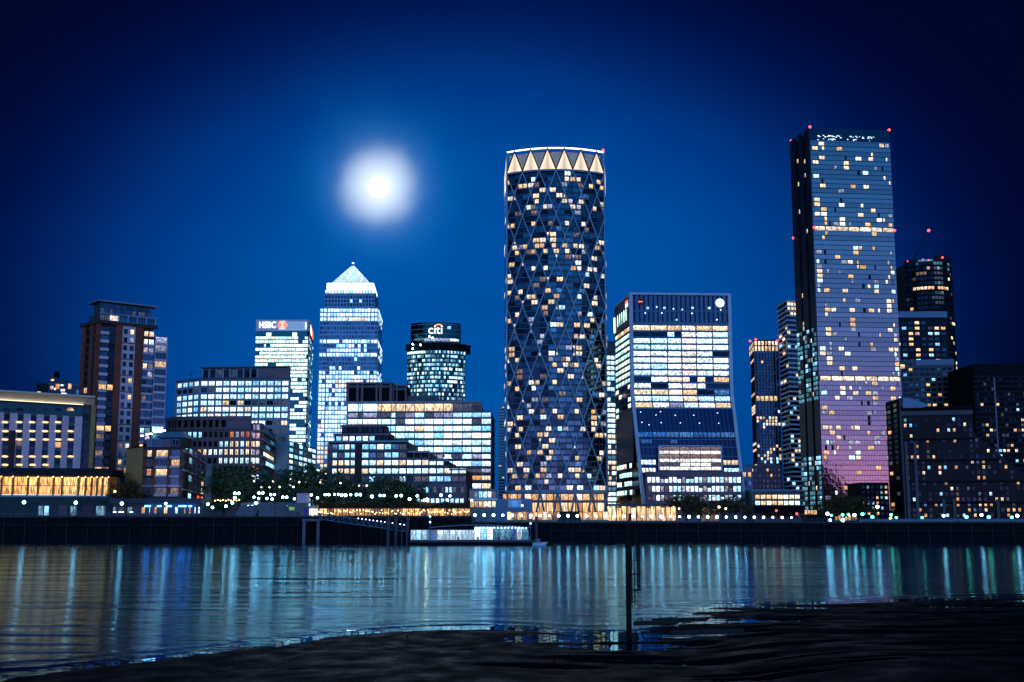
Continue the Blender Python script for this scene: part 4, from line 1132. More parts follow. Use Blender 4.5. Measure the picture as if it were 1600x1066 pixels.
# ---------------------------------------------------------------- big office slab with the amber top row
def big_slab():
    Y0 = 470
    a, r = xy(P(541.5, 640, Y0 + 2)), xy(P(768, 690, Y0))
    f = Fac(a, r); U, Z = f.U, f.Z
    b = Bld('big_office_slab', 'large grey office slab with amber lit top row beside the stepped block', 'office block', ((a[0] + r[0]) / 2, Y0 + 10, G))
    zt = Z(640, 629.5)
    def c(px): return U(px, 690)
    u1, u2 = c(738), c(751.5)
    zr = Z(745, 632); zs = Z(760, 643.5)
    b.solid('core', [xy(f.pos(0, 0, -.8)), xy(f.pos(u1, 0, -.8)), xy(f.pos(u1, 0, -40)), xy(f.pos(0, 0, -40))], G, zt, 'dark')
    b.solid('core', [xy(f.pos(u1, 0, -.8)), xy(f.pos(1, 0, -.8)), xy(f.pos(1, 0, -40)), xy(f.pos(u1, 0, -40))], G, zs, 'dark')
    b.solid('corner_block', [xy(f.pos(u1, 0, 0)), xy(f.pos(u2, 0, 0)), xy(f.pos(u2, 0, -20)), xy(f.pos(u1, 0, -20))], zs, zr, 'mauve')
    x0 = 500
    k = 4.847
    edges = [205, 282, 317, 432, 463, 534, 570] + [642 + 72.5 * t for t in range(10)]
    cols = [(c(500 + p / k + .45), c(500 + q / k - .45)) for p, q in zip(edges, edges[1:])]
    ys = [(580 + p / k, 580 + q / k) for p, q in ((245, 305), (315, 350), (362, 402), (415, 455), (468, 508), (522, 562), (575, 615), (630, 664), (682, 720), (740, 768), (792, 826), (850, 890))]
    rows = [(Z(650, q), Z(650, p)) for p, q in ys]
    rows = sorted(rows)
    nr = len(rows)
    def ch(i, j):
        n = len(cols)
        if i == 0: return 'white' if j < 3 else ('bandwarm' if j < n - 4 else ('dim' if j < n - 1 else None))
        if j == n - 1 and i in (0,): return None
        if i == 1: return 'cool' if j >= n - 4 else pick([('lilac', 3), ('cool', 1.5), ('dim', 1.5)])
        if i == 2: return 'dim' if j in (6, 14) else 'white'
        if i == 7: return pick([('dim', 1.5), ('white', 3), ('lilac', 2)])
        if i == 9: return 'dim' if j < n - 1 else 'lilac'
        if i >= 10: return pick([('cream', 3), ('white', 2), ('amber', 2), ('glassdark', 3)])
        if i == 3 and j == 8: return 'cream'
        return pick([('white', 7), ('cool', 3)])
    # bands and piers (left part and stepped right part)
    for kk, (z0, z1) in enumerate(rows):
        zn = rows[kk + 1][0] if kk < nr - 1 else zt
        top_row = kk == nr - 1
        b.bar('floor_band', f, 0, 1 if not top_row else u2, z1, min(zn, zt) if not top_row else zt, -.8, 0.02, 'stonedark' if not top_row else 'stone')
    b.bar('floor_band', f, 0, 1, G, rows[0][0], -.8, 0.02, 'stonedark')
    for j in range(len(cols) + 1):
        ua = 0 if j == 0 else cols[j - 1][1]; ub = cols[j][0] if j < len(cols) else 1
        b.bar('pier', f, ua, ub, G, zt if ub < u2 + .02 else zs, -.8, 0.1, 'stone')
    for i in range(nr):
        z0, z1 = rows[nr - 1 - i]
        for j, (a0, a1) in enumerate(cols):
            m = ch(i, j)
            if m: b.win(f, a0, a1, z0, z1, -.45, m, 'steeldark', 3)
    b.bar('cornice', f, 0, u2, zt, zt + .8, -.8, .8, 'stone')
    # rooftop plant with heavy columns
    fp = Fac(xy(P(541, 612, Y0 + 4)), xy(P(613, 612, Y0 + 4))); zp = fp.Z(570, 597.5)
    for fp, zp, sp in ((fp, zp, 1), (Fac(xy(P(613.5, 612, Y0 + 6)), xy(P(635.5, 612, Y0 + 6))), Z(625, 599.5), 2)):
        b.solid('plant_core', [xy(fp.pos(0, 0, -.9)), xy(fp.pos(1, 0, -.9)), xy(fp.pos(1, 0, -18)), xy(fp.pos(0, 0, -18))], zt + .8, zp - 1, 'black')
        b.bar('plant_roof', fp, -.01, 1.01, zp - .9, zp, -18, .6, 'mauve'); b.bar('plant_frieze', fp, 0, 1, zp - 3.2, zp - 1.6, -.9, .2, 'stonedark')
        cl = ((0, .06), (.22, .27), (.32, .37), (.64, .68), (.72, .77), (.94, 1)) if sp == 1 else ((0, .1), (.25, .35), (.88, 1))
        for u0, u1_ in cl: b.bar('plant_column', fp, u0, u1_, zt + .8, zp - 1, -.9, .4, 'mauve')
    b.solid('plant_core', [xy(P(635.6, 620, Y0 + 8)), xy(P(686, 620, Y0 + 8)), xy(P(686, 620, Y0 + 22)), xy(P(635.6, 620, Y0 + 22))], zt + .8, Z(660, 615.5), 'stonedark')
    b.done()
big_slab()

# ---------------------------------------------------------------- stepped terrace block in front of the slab
def stepped_block():
    Y0 = 420
    f = Fac(xy(P(511.5, 720, Y0 + 4)), xy(P(729, 720, Y0))); U, Z = f.U, f.Z
    b = Bld('stepped_office_block', 'stepped office block with falling terraces in front of the big slab', 'office block', (P(610, 800, Y0).x, Y0 + 8, G))
    def c(px): return U(px, 730)
    k = 4.847
    tops = [(511.5, 637.5, 691), (637.5, 670.5, 707.5), (670.5, 701.5, 721.5), (701.5, 729, 735.5)]
    for x0, x1, y in tops:
        u0, u1 = max(0, c(x0)), min(1, c(x1)); z = Z(620, y)
        b.solid('core', [xy(f.pos(u0, 0, -.8)), xy(f.pos(u1, 0, -.8)), xy(f.pos(u1, 0, -30)), xy(f.pos(u0, 0, -30))], G, z, 'dark')
        b.bar('parapet', f, u0, u1, z, z + .9, -1.2, .25, 'stone')
    rows = [(Z(620, y + 4.1), Z(620, y - 4.1)) for y in (698, 711, 723, 736, 748.5, 761)]
    ends = [637, 644, 701, 728, 728, 648]
    xs = [(519, 526), (528.5, 536), (538, 545.5), (547.5, 554)] + [(565 + 11.75 * t, 575.2 + 11.75 * t) for t in range(14)]
    for i, (z0, z1) in enumerate(rows):
        ue = c(ends[i] if i != 1 else 670)
        b.bar('floor_band', f, 0, min(1, ue), z0 - 1.35, z0 - .02, -.8, 0, 'stonedark')
        if i == 5: b.bar('floor_band', f, ue, 1, Z(620, 757), z1 + .2, -.8, 0.01, 'mauve')
        for j, (x0, x1) in enumerate(xs):
            if x1 > ends[i] + 1 and i != 5: continue
            if i == 5 and x1 > 729: continue
            if i in (0, 1): m = pick([('cool', 4), ('bluelit', 2), ('dim', 2), ('white', 1)])
            elif i == 2: m = pick([('cream', 3), ('green', 4), ('white', 2)])
            elif i == 3: m = pick([('white', 4), ('cream', 2), ('green', 2)])
            elif i == 4: m = pick([('dim', 4), ('cool', 2), ('glassdark', 2)])
            else: m = pick([('dim', 2), ('teal', 1), ('glassdark', 2)])
            if j < 4 and i == 3 and j > 0: m = 'cream'
            b.win(f, c(x0), c(x1), z0, z1, -.4, m, 'steeldark', 2)
        for j in range(len(xs) - 1):
            if xs[j + 1][0] > ends[i] and i != 1: break
            b.bar('pier', f, c(xs[j][1]), c(xs[j + 1][0]), z0 - .02, z1, -.8, -.05, 'mauve' if j != 3 else 'brickdark')
        b.bar('pier', f, 0, c(xs[0][0]), z0 - .02, z1 + .02, -.8, -.04, 'mauve')
    b.bar('pilaster', f, c(555.5), c(564), G, Z(620, 692), .05, .5, 'brickdark')
    # set-back upper storeys
    for x0, x1, y1, y0, m in ((522, 609, 678, 690, 0), (533, 599, 664.5, 677, 1)):
        fu = Fac(xy(P(x0, 700, Y0 + 12 + 5 * m)), xy(P(x1, 700, Y0 + 10 + 5 * m))); z1, z0 = fu.Z(560, y1), fu.Z(560, y0 + 2)
        b.solid('upper_storey', [xy(fu.pos(0, 0, -.5)), xy(fu.pos(1, 0, -.5)), xy(fu.pos(1, 0, -12)), xy(fu.pos(0, 0, -12))], z0, z1, 'black')
        b.bar('upper_cornice', fu, -.02, 1.02, z1 - .9, z1 + .2, -.6, .6, 'mauve')
        for j, (a0, a1) in enumerate(even(.02, .98, 8, .2)):
            b.win(fu, a0, a1, z0 + 1.0, z1 - 1.2, -.1, ('glassdark' if m else pick([('cool', 3), ('bluelit', 2), ('glassdark', 3), ('white', 1)])), 'steeldark', 1)
    # lilac plinth at the right
    fb = Fac(xy(P(648, 770, Y0 - 8)), xy(P(728, 770, Y0 - 8)))
    b.solid('plinth', [xy(fb.pos(0, 0)), xy(fb.pos(1, 0)), xy(fb.pos(1, 0, -8)), xy(fb.pos(0, 0, -8))], G, fb.Z(690, 757), 'mauve')
    for j, (u0, u1) in enumerate(even(.05, .97, 12, .3)): b.win(fb, u0, u1, fb.Z(690, 770), fb.Z(690, 761), .05, 'cool' if j in (1, 2, 7, 8) else pick([('dim', 2), ('glassdark', 1)]), 'stone', 2)
    for j, (u0, u1) in enumerate(even(.02, .97, 10, .25)): b.win(fb, u0, u1, fb.Z(690, 786), fb.Z(690, 779), .05, pick([('cool', 3), ('white', 2), ('dim', 1)]), 'stone', 2)
    b.done()
stepped_block()

# ================================================================ glass towers
def balcony_tower(name, label, pxl, pxm, pxr, ytop, Y, ybot, step, litp, roof=True, left=True):
    """slim tower ringed by white balcony slabs"""
    zt = P(pxm, ytop, Y).z
    n = xy(P(pxm, ytop, Y)); l = xy(P(pxl, ytop + 10, Y + 22)) if left else None; r = xy(P(pxr, ytop, Y + 3))
    if not left: l = (n[0] + 2, n[1] + 22)
    b = Bld(name, label, 'apartment tower', ((n[0] + r[0]) / 2, Y + 12, G))
    poly = para(l, n, r)
    b.solid('core', shrink(poly, 1.6), G, zt, 'glass')
    f = Fac(n, r); fl = Fac(l, n)
    y = ytop + step; i = 0
    while True:
        z = f.Z(pxm, y)
        if z < G + 3: break
        mb = MB(); mb.prism(shrink(poly, .0), z - .3, z + .85); b.part('balcony_slab', mb, 'white_paint')
        h = step * Y / FPX
        for j, (u0, u1) in enumerate(even(.04, .96, 3, .25)):
            m = pick([('cream', litp), ('cool', litp * .6), ('glass', 1)]); b.win(f, u0, u1, z + .7, z + h - .5, -1.0, m, None, 1, m not in ('glass',))
            if left:
                m = pick([('cream', litp * .6), ('cool', litp * .6), ('glass', 1)]); b.win(fl, u0, u1, z + .7, z + h - .5, -1.0, m, None, 1, m not in ('glass',))
        y += step; i += 1
    if roof:
        mb = MB(); mb.prism(shrink(poly, -.5), zt, zt + 1.0); b.part('roof', mb, 'render')
        for u0, u1 in even(.1, 1, 3, .3): b.win(f, u0, u1, zt - 6, zt - .4, -.9, 'cream', None)
    b.done()
balcony_tower('balcony_tower', 'slim ribbed tower peeping out behind the left edge of the lattice tower', 778, 779, 796, 634, 560, 800, 4.6, .05, False, False)
balcony_tower('balcony_tower', 'slim white balcony tower just left of the tallest tower', 1213, 1228.5, 1247, 471, 620, 800, 7.4, .12)

# ---------------------------------------------------------------- lattice tower
def lattice_tower():
    Y0 = 432
    A, B = P(791.8, 240, Y0), P(943.6, 240, Y0)
    f = Arc(xy(A), xy(B), 5.6, 48)
    ztop = P(865, 231.5, Y0 - 5.6).z; zcb = P(865, 266, Y0 - 5.6).z; zb = P(865, 767, Y0 - 5.6).z
    b = Bld('lattice_tower', 'tall residential tower wrapped in a diamond steel lattice with glowing triangular crown', 'apartment tower', ((A.x + B.x) / 2, Y0 + 20, G))
    bl, br = (A.x - 1.6, Y0 + 34), (B.x + 4.6, Y0 + 34)
    arc = [xy(f.pos(k / 24, 0, -.9)) for k in range(25)]
    poly = arc + [br, bl]
    b.solid('core', poly, zb, zcb, 'newcore')
    nb, nh, fl = 6, 14, 4
    dh = (zcb - zb) / nh; hf = dh / fl
    cand = []
    for lv in range(nh):                       # lv 0 at the crown
        for q in range(fl):
            zt_ = zcb - lv * dh - q * hf; z0, z1 = zt_ - hf + .55, zt_ - .35
            par = lv % 2
            for typ in (0, 1):
                frac = (q + .5) / fl if typ == 0 else 1 - (q + .5) / fl
                off = (0.0 if (par == 0) == (typ == 0) else .5)
                for k in range(nb + 1):
                    uc = (k + off) / nb
                    hw = .5 / nb * frac * .86
                    u0, u1 = max(.004, uc - hw), min(.996, uc + hw)
                    if u1 - u0 < .012: continue
                    wide = (u1 - u0)
                    cuts = [(u0, u1)] if wide < .065 else [(u0, (u0 + u1) / 2 - .002), ((u0 + u1) / 2 + .002, u1)]
                    for c in cuts: cand.append((c[1] - c[0], c[0], c[1], z0, z1, lv, q))
    random.shuffle(cand)
    dark = []
    for w, u0, u1, z0, z1, lv, q in cand:
        um = (u0 + u1) / 2
        p = .22 if um < .8 else .19
        if random.random() < p:
            b.win(f, u0, u1, z0, z1, -.5, pick([('warm', 4), ('cream', 4), ('white', 1), ('dimwarm', 1.5), ('lilac', 1)]), 'steel', 2 if w > .05 else 1)
        else: dark.append((w, u0, u1, z0, z1))
    dark.sort(reverse=True); n = b.n.get('window', 0)
    for i, (w, u0, u1, z0, z1) in enumerate(dark):
        um = (u0 + u1) / 2; m = pick([('glassblue', 1), ('glass', 4), ('glassdark', 4)]) if um < .42 else pick([('glassblue', 6), ('glass', 2), ('glassdark', 1), ('bluelit', .5)]) if um < .72 else pick([('glassblue', 3), ('glass', 4), ('glassdark', 2), ('bluelit', .15)])
        b.win(f, u0, u1, z0, z1, -.5, m, 'steeldark' if i < 300 - n else None, 2, i < 300 - n)
    # floor lines
    for k in range(nh * fl + 1):
        z = zb + k * hf; b.bar('floor_band', f, 0, 1, z - .11, z + .11, -.6, -.3, 'steel')
    # diagonal braces
    def brace(name, u0, z0, u1, z1, w, mat, parent=None):
        mb = MB(); seg = 3
        for s in range(seg):
            ua, ub = u0 + (u1 - u0) * s / seg, u0 + (u1 - u0) * (s + 1) / seg; za, zb_ = z0 + (z1 - z0) * s / seg, z0 + (z1 - z0) * (s + 1) / seg
            d = w / f.L / 2
            mb.hexa([f.pos(ua - d, za, .35), f.pos(ua + d, za, .35), f.pos(ua + d, za, -.5), f.pos(ua - d, za, -.5)],
                    [f.pos(ub - d, zb_, .35), f.pos(ub + d, zb_, .35), f.pos(ub + d, zb_, -.5), f.pos(ub - d, zb_, -.5)])
        return b.part(name, mb, mat, parent)
    for lv in range(nh):
        z1, z0 = zcb - lv * dh, zcb - (lv + 1) * dh
        for k in range(nb + 1):
            ut = (k + (0 if lv % 2 == 0 else .5)) / nb
            if ut > 1.001: continue
            for sgn in (-1, 1):
                ub = ut + sgn * .5 / nb
                if -.001 <= ub <= 1.001: brace('brace', ub, z0, ut, z1, .56, 'lattice')
    for u in (0.004, .996): b.bar('corner_post', f, u - .006, u + .006, zb, ztop, -.6, .4, 'silver')
    b.bar('ring_beam', f, 0, 1, zcb - .5, zcb + .5, -.6, .5, 'steel'); b.bar('ring_beam', f, 0, 1, zb - 1.0, zb + .5, -.9, .6, 'steel')
    # flanks
    for fl_, litp in ((Fac(bl, xy(A)), .25), (Fac(xy(B), br), .3)):
        for k in range(nh * fl):
            z = zb + k * hf
            for u0, u1 in even(.05, .95, 3, .15): b.win(fl_, u0, u1, z + .4, z + hf - .3, .05, pick([('cream', litp), ('glassblue', 1), ('glass', 1)]), None, 1, False)
    # crown: lit triangular sails, open between, rim of light
    cp = thing('crown', None, None, (0, 0, 0)); cp.parent = b.root; cp.location = Vector((0, 0, zcb - G))
    def cpart(name, mb, mat): return build(mb, name, mat, cp)
    for k in range(nb):
        u0, um, u1 = k / nb, (k + .5) / nb, (k + 1) / nb
        zt2 = ztop - .7; z0 = zcb + .6
        mb = MB(); nS = 6
        for s in range(nS):
            t0, t1 = s / nS, (s + 1) / nS
            a0, a1 = u0 + (um - u0) * t0 + .006 * (1 - t0), u0 + (um - u0) * t1 + .006 * (1 - t1); c0, c1 = u1 - (u1 - um) * t0 - .006 * (1 - t0), u1 - (u1 - um) * t1 - .006 * (1 - t1)
            if s == nS - 1: a1 = c1 = um
            for (p, q, r_, t_) in ((a0, (a0 + c0) / 2, (a1 + c1) / 2, a1), ((a0 + c0) / 2, c0, c1, (a1 + c1) / 2)):
                mb.face([f.pos(p, z0 + (zt2 - z0) * t0, -.1), f.pos(q, z0 + (zt2 - z0) * t0, -.1), f.pos(r_, z0 + (zt2 - z0) * t1, -.1), f.pos(t_, z0 + (zt2 - z0) * t1, -.1)], 0,
                        [((p - um) / (u1 - u0) * 2, t0), ((q - um) / (u1 - u0) * 2, t0), ((r_ - um) / (u1 - u0) * 2, t1), ((t_ - um) / (u1 - u0) * 2, t1)])
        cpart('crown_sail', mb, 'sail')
        for ua, ub in ((u0, um), (u1, um)):
            mb = MB(); d = .35 / f.L
            mb.hexa([f.pos(ua - d, z0, .3), f.pos(ua + d, z0, .3), f.pos(ua + d, z0, -.3), f.pos(ua - d, z0, -.3)], [f.pos(ub - d, ztop, .3), f.pos(ub + d, ztop, .3), f.pos(ub + d, ztop, -.3), f.pos(ub - d, ztop, -.3)])
            cpart('crown_strut', mb, 'steeldark')
        mb = MB(); bar(mb, f, max(0, u0 - .5 / nb + .004), u0 + .5 / nb - .004, ztop - .1, ztop + .4, -.5, .2, 0, 4); cpart('rim_light', mb, 'strip')
        if k == nb - 1:
            mb = MB(); bar(mb, f, um + .004, 1, ztop - .1, ztop + .4, -.5, .2, 0, 4); cpart('rim_light', mb, 'strip')
    # inside of the crown, seen between the sails, washed by warm lamps
    inn = [xy(f.pos(k / 24, 0, -4)) for k in range(25)]
    mb = MB()
    for (p, q) in zip(inn, inn[1:]): mb.face([(p[0], p[1], zcb), (q[0], q[1], zcb), (q[0], q[1], ztop - .3), (p[0], p[1], ztop - .3)])
    cpart('crown_screen', mb, 'stone')
    for k in range(nb + 1):
        mb = MB(); mb.ball(f.pos(min(.97, max(.03, k / nb)), zcb + 1.2, -2.2), .35); cpart('crown_lamp', mb, 'lampwarm')
    for fq in (Fac(bl, xy(A)), Fac(xy(B), br)):
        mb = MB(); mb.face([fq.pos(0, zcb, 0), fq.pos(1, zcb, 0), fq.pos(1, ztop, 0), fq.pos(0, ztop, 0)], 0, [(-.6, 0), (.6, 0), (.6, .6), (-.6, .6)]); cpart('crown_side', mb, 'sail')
    mb = MB(); mb.ball(f.pos(.985, ztop + .9, .4), .8); cpart('aircraft_warning_lamp', mb, 'lampred')
    # undercroft: lit lobby, raking legs
    zg = G
    fp = Fac(xy(P(782, 790, Y0 + 2)), xy(P(949, 790, Y0 + 2)))
    b.solid('lobby', [xy(fp.pos(.02, 0, -4)), xy(fp.pos(.98, 0, -4)), xy(fp.pos(.98, 0, -16)), xy(fp.pos(.02, 0, -16))], zg, zb - 1, 'ochre')
    fq = Fac(xy(fp.pos(.02, 0, -3.9)), xy(fp.pos(.98, 0, -3.9)))
    zm = fp.Z(860, 783)
    for k, (u0, u1) in enumerate(even(0, 1, 14, .08)):
        b.win(fq, u0, u1, zm + .4, zb - 1.2, .05, pick([('warm', 5), ('cream', 2), ('amber', 2)]), 'steeldark', 3)
        b.win(fq, u0, u1, zg + .2, zm - .4, .05, pick([('warm', 4), ('cream', 3), ('amber', 2)]), 'steeldark', 3)
    b.bar('mezzanine', fq, 0, 1, zm - .4, zm + .4, .05, 2.2, 'steel')
    for k in range(nb + 1):
        for sgn in (-1, 1):
            u = k / nb; u2 = u + sgn * .32 / nb
            if not -.01 < u2 < 1.01: continue
            mb = MB(); mb.tube(f.pos(u, zb - .5, -.2), f.pos(u2, zg, -.2), .55, .55, 8); b.part('raking_leg', mb, 'steel')
    # plinth wall with round blue emblem
    fw = Fac(xy(P(779, 790, Y0 - 24)), xy(P(832, 790, Y0 - 24)))
    b.solid('plinth_wall', [xy(fw.pos(0, 0)), xy(fw.pos(1, 0)), xy(fw.pos(1, 0, -4)), xy(fw.pos(0, 0, -4))], zg, fw.Z(805, 779.5), 'steel')
    u, z = fw.uz(804.5, 787)
    b.bar('emblem_panel', fw, u - .2, u + .2, z - 1.9, z + 1.9, 0.01, .1, 'signblueglow')
    mb = MB()
    for k in range(16):
        t0, t1 = 2 * math.pi * k / 16, 2 * math.pi * (k + 1) / 16; c = fw.pos(u, z, .2)
        mb.face([c + V3(r_ * math.cos(t), 0, r_ * math.sin(t)) for r_, t in ((1.0, t0), (1.35, t0), (1.35, t1), (1.0, t1))])
    c = fw.pos(u, z, .2); mb.face([c + V3(x, 0, zz) for x, zz in ((-.15, -.6), (.15, -.6), (.15, .6), (-.15, .6))]); mb.face([c + V3(x, 0, zz) for x, zz in ((-.6, -.1), (-.15, -.1), (-.15, .1), (-.6, .1))])
    b.part('emblem', mb, 'signblue')
    b.done()
matte('newcore', (.006, .016, .035), 0.4, 0.2, 0.1, 0.3)
matte('lattice', (.2, .40, .52), 0.5, 0.08, 0.1, 0.5)
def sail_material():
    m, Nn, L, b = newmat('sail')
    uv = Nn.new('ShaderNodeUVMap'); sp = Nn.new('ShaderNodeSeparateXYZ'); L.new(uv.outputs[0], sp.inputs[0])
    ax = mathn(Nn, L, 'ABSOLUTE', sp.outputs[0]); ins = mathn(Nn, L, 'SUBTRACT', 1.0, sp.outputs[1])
    # uplight painted as emission: bright along the edges, darker in the middle
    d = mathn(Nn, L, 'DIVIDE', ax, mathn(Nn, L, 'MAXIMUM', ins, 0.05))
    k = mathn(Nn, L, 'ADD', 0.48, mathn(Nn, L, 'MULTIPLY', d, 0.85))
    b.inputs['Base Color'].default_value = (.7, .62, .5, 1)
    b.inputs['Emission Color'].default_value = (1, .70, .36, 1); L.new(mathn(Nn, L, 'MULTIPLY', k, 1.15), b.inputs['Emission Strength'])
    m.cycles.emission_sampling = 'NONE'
sail_material()
lattice_tower()

# ---------------------------------------------------------------- narrow lit office between the lattice tower and the slanted one
def narrow_office():
    Y0 = 560
    f = Fac(xy(P(946, 600, Y0)), xy(P(975, 600, Y0 + 4)))
    b = Bld('narrow_lit_office', 'narrow white lit office seen between the lattice tower and the flared tower', 'office tower', (P(955, 800, Y0).x, Y0 + 8, G))
    zt = f.Z(955, 533)
    b.solid('core', [xy(f.pos(0, 0, -.3)), xy(f.pos(1, 0, -.3)), xy(f.pos(1, 0, -20)), xy(f.pos(0, 0, -20))], G, zt, 'steeldark')
    y = 559; i = 0
    while y < 800:
        m = 'white' if y < 680 else pick([('green', 2), ('cream', 2), ('teal', 1), ('warm', .5)])
        for u0, u1 in even(.05, .95, 4, .15): b.win(f, u0, u1, f.Z(955, y + 2.7), f.Z(955, y - 2.7), .02, m if random.random() < .92 else 'glassteal', None, 1, False)
        b.bar('floor_band', f, 0, 1, f.Z(955, y + 4.2), f.Z(955, y + 3), -.3, .3, 'steel')
        y += 8.2
    b.done()
narrow_office()

# ---------------------------------------------------------------- flared office tower
def flared_tower():
    Y0 = 400
    zt = P(985, 458.5, Y0).z
    n = xy(P(985, 458.5, Y0)); r = xy(PZ(1139.5, 460, zt)); l = xy(PZ(960, 480, zt))
    zk = P(985, 612, Y0).z
    def lean(z):
        t = max(0.0, (zk - z) / (zk - G)); return (4.6 * t + .8 * t * t, 2.0 * t)
    f = Fac(n, r, lean); f.seg = 1
    fl = Fac(l, n, lambda z: (0, 0.0)); fl.lean = None; fl.curved = False
    U, Z = f.U, f.Z
    b = Bld('flared_office_tower', 'office tower with pale frame, slatted top, round white emblem and flared foot', 'office tower', ((n[0] + r[0]) / 2, Y0 + 12, G))
    bk = (l[0] + r[0] - n[0], l[1] + r[1] - n[1])
    base = [xy(f.pos(0, G, -.8)), xy(f.pos(1, G, -.8)), (bk[0] + 4.0, bk[1]), l]
    topp = [xy(f.pos(0, zk, -.8)), xy(f.pos(1, zk, -.8)), bk, l]
    b.solid('core', base, G, zk, 'glassnavy', topp); b.solid('core', topp, zk, zt - .5, 'glassnavy')
    # frame
    def edge(name, u0, u1, o0, o1, mat):
        mb = MB(); zs_ = [G, G + (zk - G) * .33, G + (zk - G) * .66, zk, zt]
        for a, c in zip(zs_, zs_[1:]):
            mb.hexa([f.pos(u0, a, o1), f.pos(u1, a, o1), f.pos(u1, a, o0), f.pos(u0, a, o0)], [f.pos(u0, c, o1), f.pos(u1, c, o1), f.pos(u1, c, o0), f.pos(u0, c, o0)])
        b.part(name, mb, mat)
    edge('frame', -.012, .02, -1.5, .7, 'framepaint'); edge('frame', .982, 1.012, -1.5, .7, 'framepaint')
    b.bar('frame', f, -.012, 1.012, zt - .8, zt + .3, -1.5, .75, 'framepaint')
    b.bar('frame', fl, 0, 1, zt - .6, zt + .29, -1.2, .3, 'framepaint')
    # slatted top in two tiers
    for (y0, y1) in ((462, 485), (488, 504)):
        for k in range(20):
            u = .05 + .93 * k / 20; b.bar('slat', f, u, u + .030, Z(1060, y1), Z(1060, y0), -.9, .05, 'slatblue')
    b.bar('floor_band', f, .02, .982, Z(1060, 488), Z(1060, 485), -.9, .1, 'slatblue'); b.bar('floor_band', f, .02, .982, Z(1060, 508.5), Z(1060, 504), -.9, .1, 'slatblue')
    for px in (1012, 1038, 1082, 1108):
        u, z = f.uz(px, 481.5); b.bar('crown_lamp', f, u - .012, u + .012, z - .5, z + .5, .1, .3, 'cool')
    for px, py in ((1026, 480), (1052, 483), (1066, 484), (1008, 489.5), (1034, 489.5), (1081, 490), (1126, 484.5), (1057, 500), (1120, 500)):
        u, z = f.uz(px, py); mb = MB(); mb.ball(f.pos(u, z, .3), .33); b.part('spot_lamp', mb, 'spotcool')
    # red panel and round emblem
    u, z = f.uz(1000.5, 471.8); b.bar('sign_panel', f, u - .032, u + .032, z - 1.5, z + 1.5, .1, .35, 'redpaint')
    b.bar('sign_letters', f, u - .022, u + .022, z - .25, z + .25, .36, .4, 'signred')
    u, z = f.uz(1124.6, 473.8); c = f.pos(u, z, .4); mb = MB(); rad = 2.15
    mb.face([c + V3(f.d.x * rad * math.cos(2 * math.pi * k / 24), f.d.y * rad * math.cos(2 * math.pi * k / 24), rad * math.sin(2 * math.pi * k / 24)) for k in range(24)])
    b.part('round_sign', mb, 'signwhite')
    mb = MB(); c = c + V3(f.n.x, f.n.y, 0) * .06
    for sg in (-1, 1):
        for k in range(6):
            t0, t1 = -1.1 + 2.2 * k / 6, -1.1 + 2.2 * (k + 1) / 6
            mb.face([c + V3(sg * r_ * math.cos(t), 0, r_ * math.sin(t)) for r_, t in ((.85, t0), (1.25, t0), (1.25, t1), (.85, t1))])
    mb.face([c + V3(x, 0, zz) for x, zz in ((-.25, -.7), (.25, -.7), (.1, .7), (-.1, .7))]); b.part('round_sign_mark', mb, 'signblueglow')
    # bright office floors in six bays
    ue = [.02, .196, .365, .507, .656, .82, .98]
    ys = [512.6 + 10.03 * k for k in range(13)]
    for i, y in enumerate(ys):
        z0, z1 = Z(1060, y + 3.6), Z(1060, y - 3.6)
        b.bar('floor_band', f, .02, .982, z0 - .95, z0 - .03, -.8, .05, 'slatblue')
        for j in range(6):
            m = 'band'
            if i == 0: m = 'bandwarm'
            if j == 3 and i < 8: m = 'bandcream'
            if i == 1 and j < 2: m = None
            if i == 4 and j == 5: m = None
            if i == 8: m = None if j == 0 else ('band' if j == 1 else 'bandwarm')
            if i == 9: m = {0: 'band', 1: None, 2: 'band', 3: 'bandcream', 4: 'band', 5: None}[j]
            if i == 10: m = 'bandwarm' if j < 4 else ('bluelit' if j == 5 else None)
            if i == 11 and j == 3: m = 'bandwarm'
            if i == 12: m = ('bandwarm', 'bandcream', 'lilac', 'band', 'bandcream', 'bandwarm')[j]
            half = i in (1, 4, 8, 9) and m and random.random() < .35
            u1 = ue[j + 1] - .004 if not half else (ue[j] + ue[j + 1]) / 2
            b.win(f, ue[j] + .003, u1, z0, z1, -.3, m or 'glassdark', 'slatblue', 1)
    # dark middle with specks, blue floor
    for px, py in ((1001, 644), (1032, 643.5), (1025, 648.5), (1055, 649), (1084, 649), (1121, 645.5), (1003, 660), (1033, 660.5), (1063, 661), (1093, 661.3), (1123, 661.5), (1014, 664)):
        u, z = f.uz(px, py); mb = MB(); mb.ball(f.pos(u, z, .1), .26); b.part('spot_lamp', mb, 'spotcool')
    z0, z1 = Z(1060, 683), Z(1060, 675.5)
    for j, (u0, u1) in enumerate(even(.02, .982, 7, .03)): b.win(f, u0, u1, z0, z1, -.2, 'bluelit', 'slatblue', 3)
    z0, z1 = Z(1060, 693), Z(1060, 687); b.win(f, .04, .15, z0, z1, -.2, 'bluelit', None); b.win(f, .33, .40, z0, z1, -.2, 'bluelit', None)
    for y in (687, 699, 713, 727): b.bar('floor_band', f, .02, .982, Z(1060, y) - .2, Z(1060, y) + .2, -.8, .02, 'slatblue')
    for j in range(1, 24): b.bulk('mullion', 'glassnavy').hexa(*[[f.pos(j / 24 - .002, zz, .0), f.pos(j / 24 + .002, zz, .0), f.pos(j / 24 + .002, zz, -.8), f.pos(j / 24 - .002, zz, -.8)] for zz in (Z(1060, 735), Z(1060, 638))])
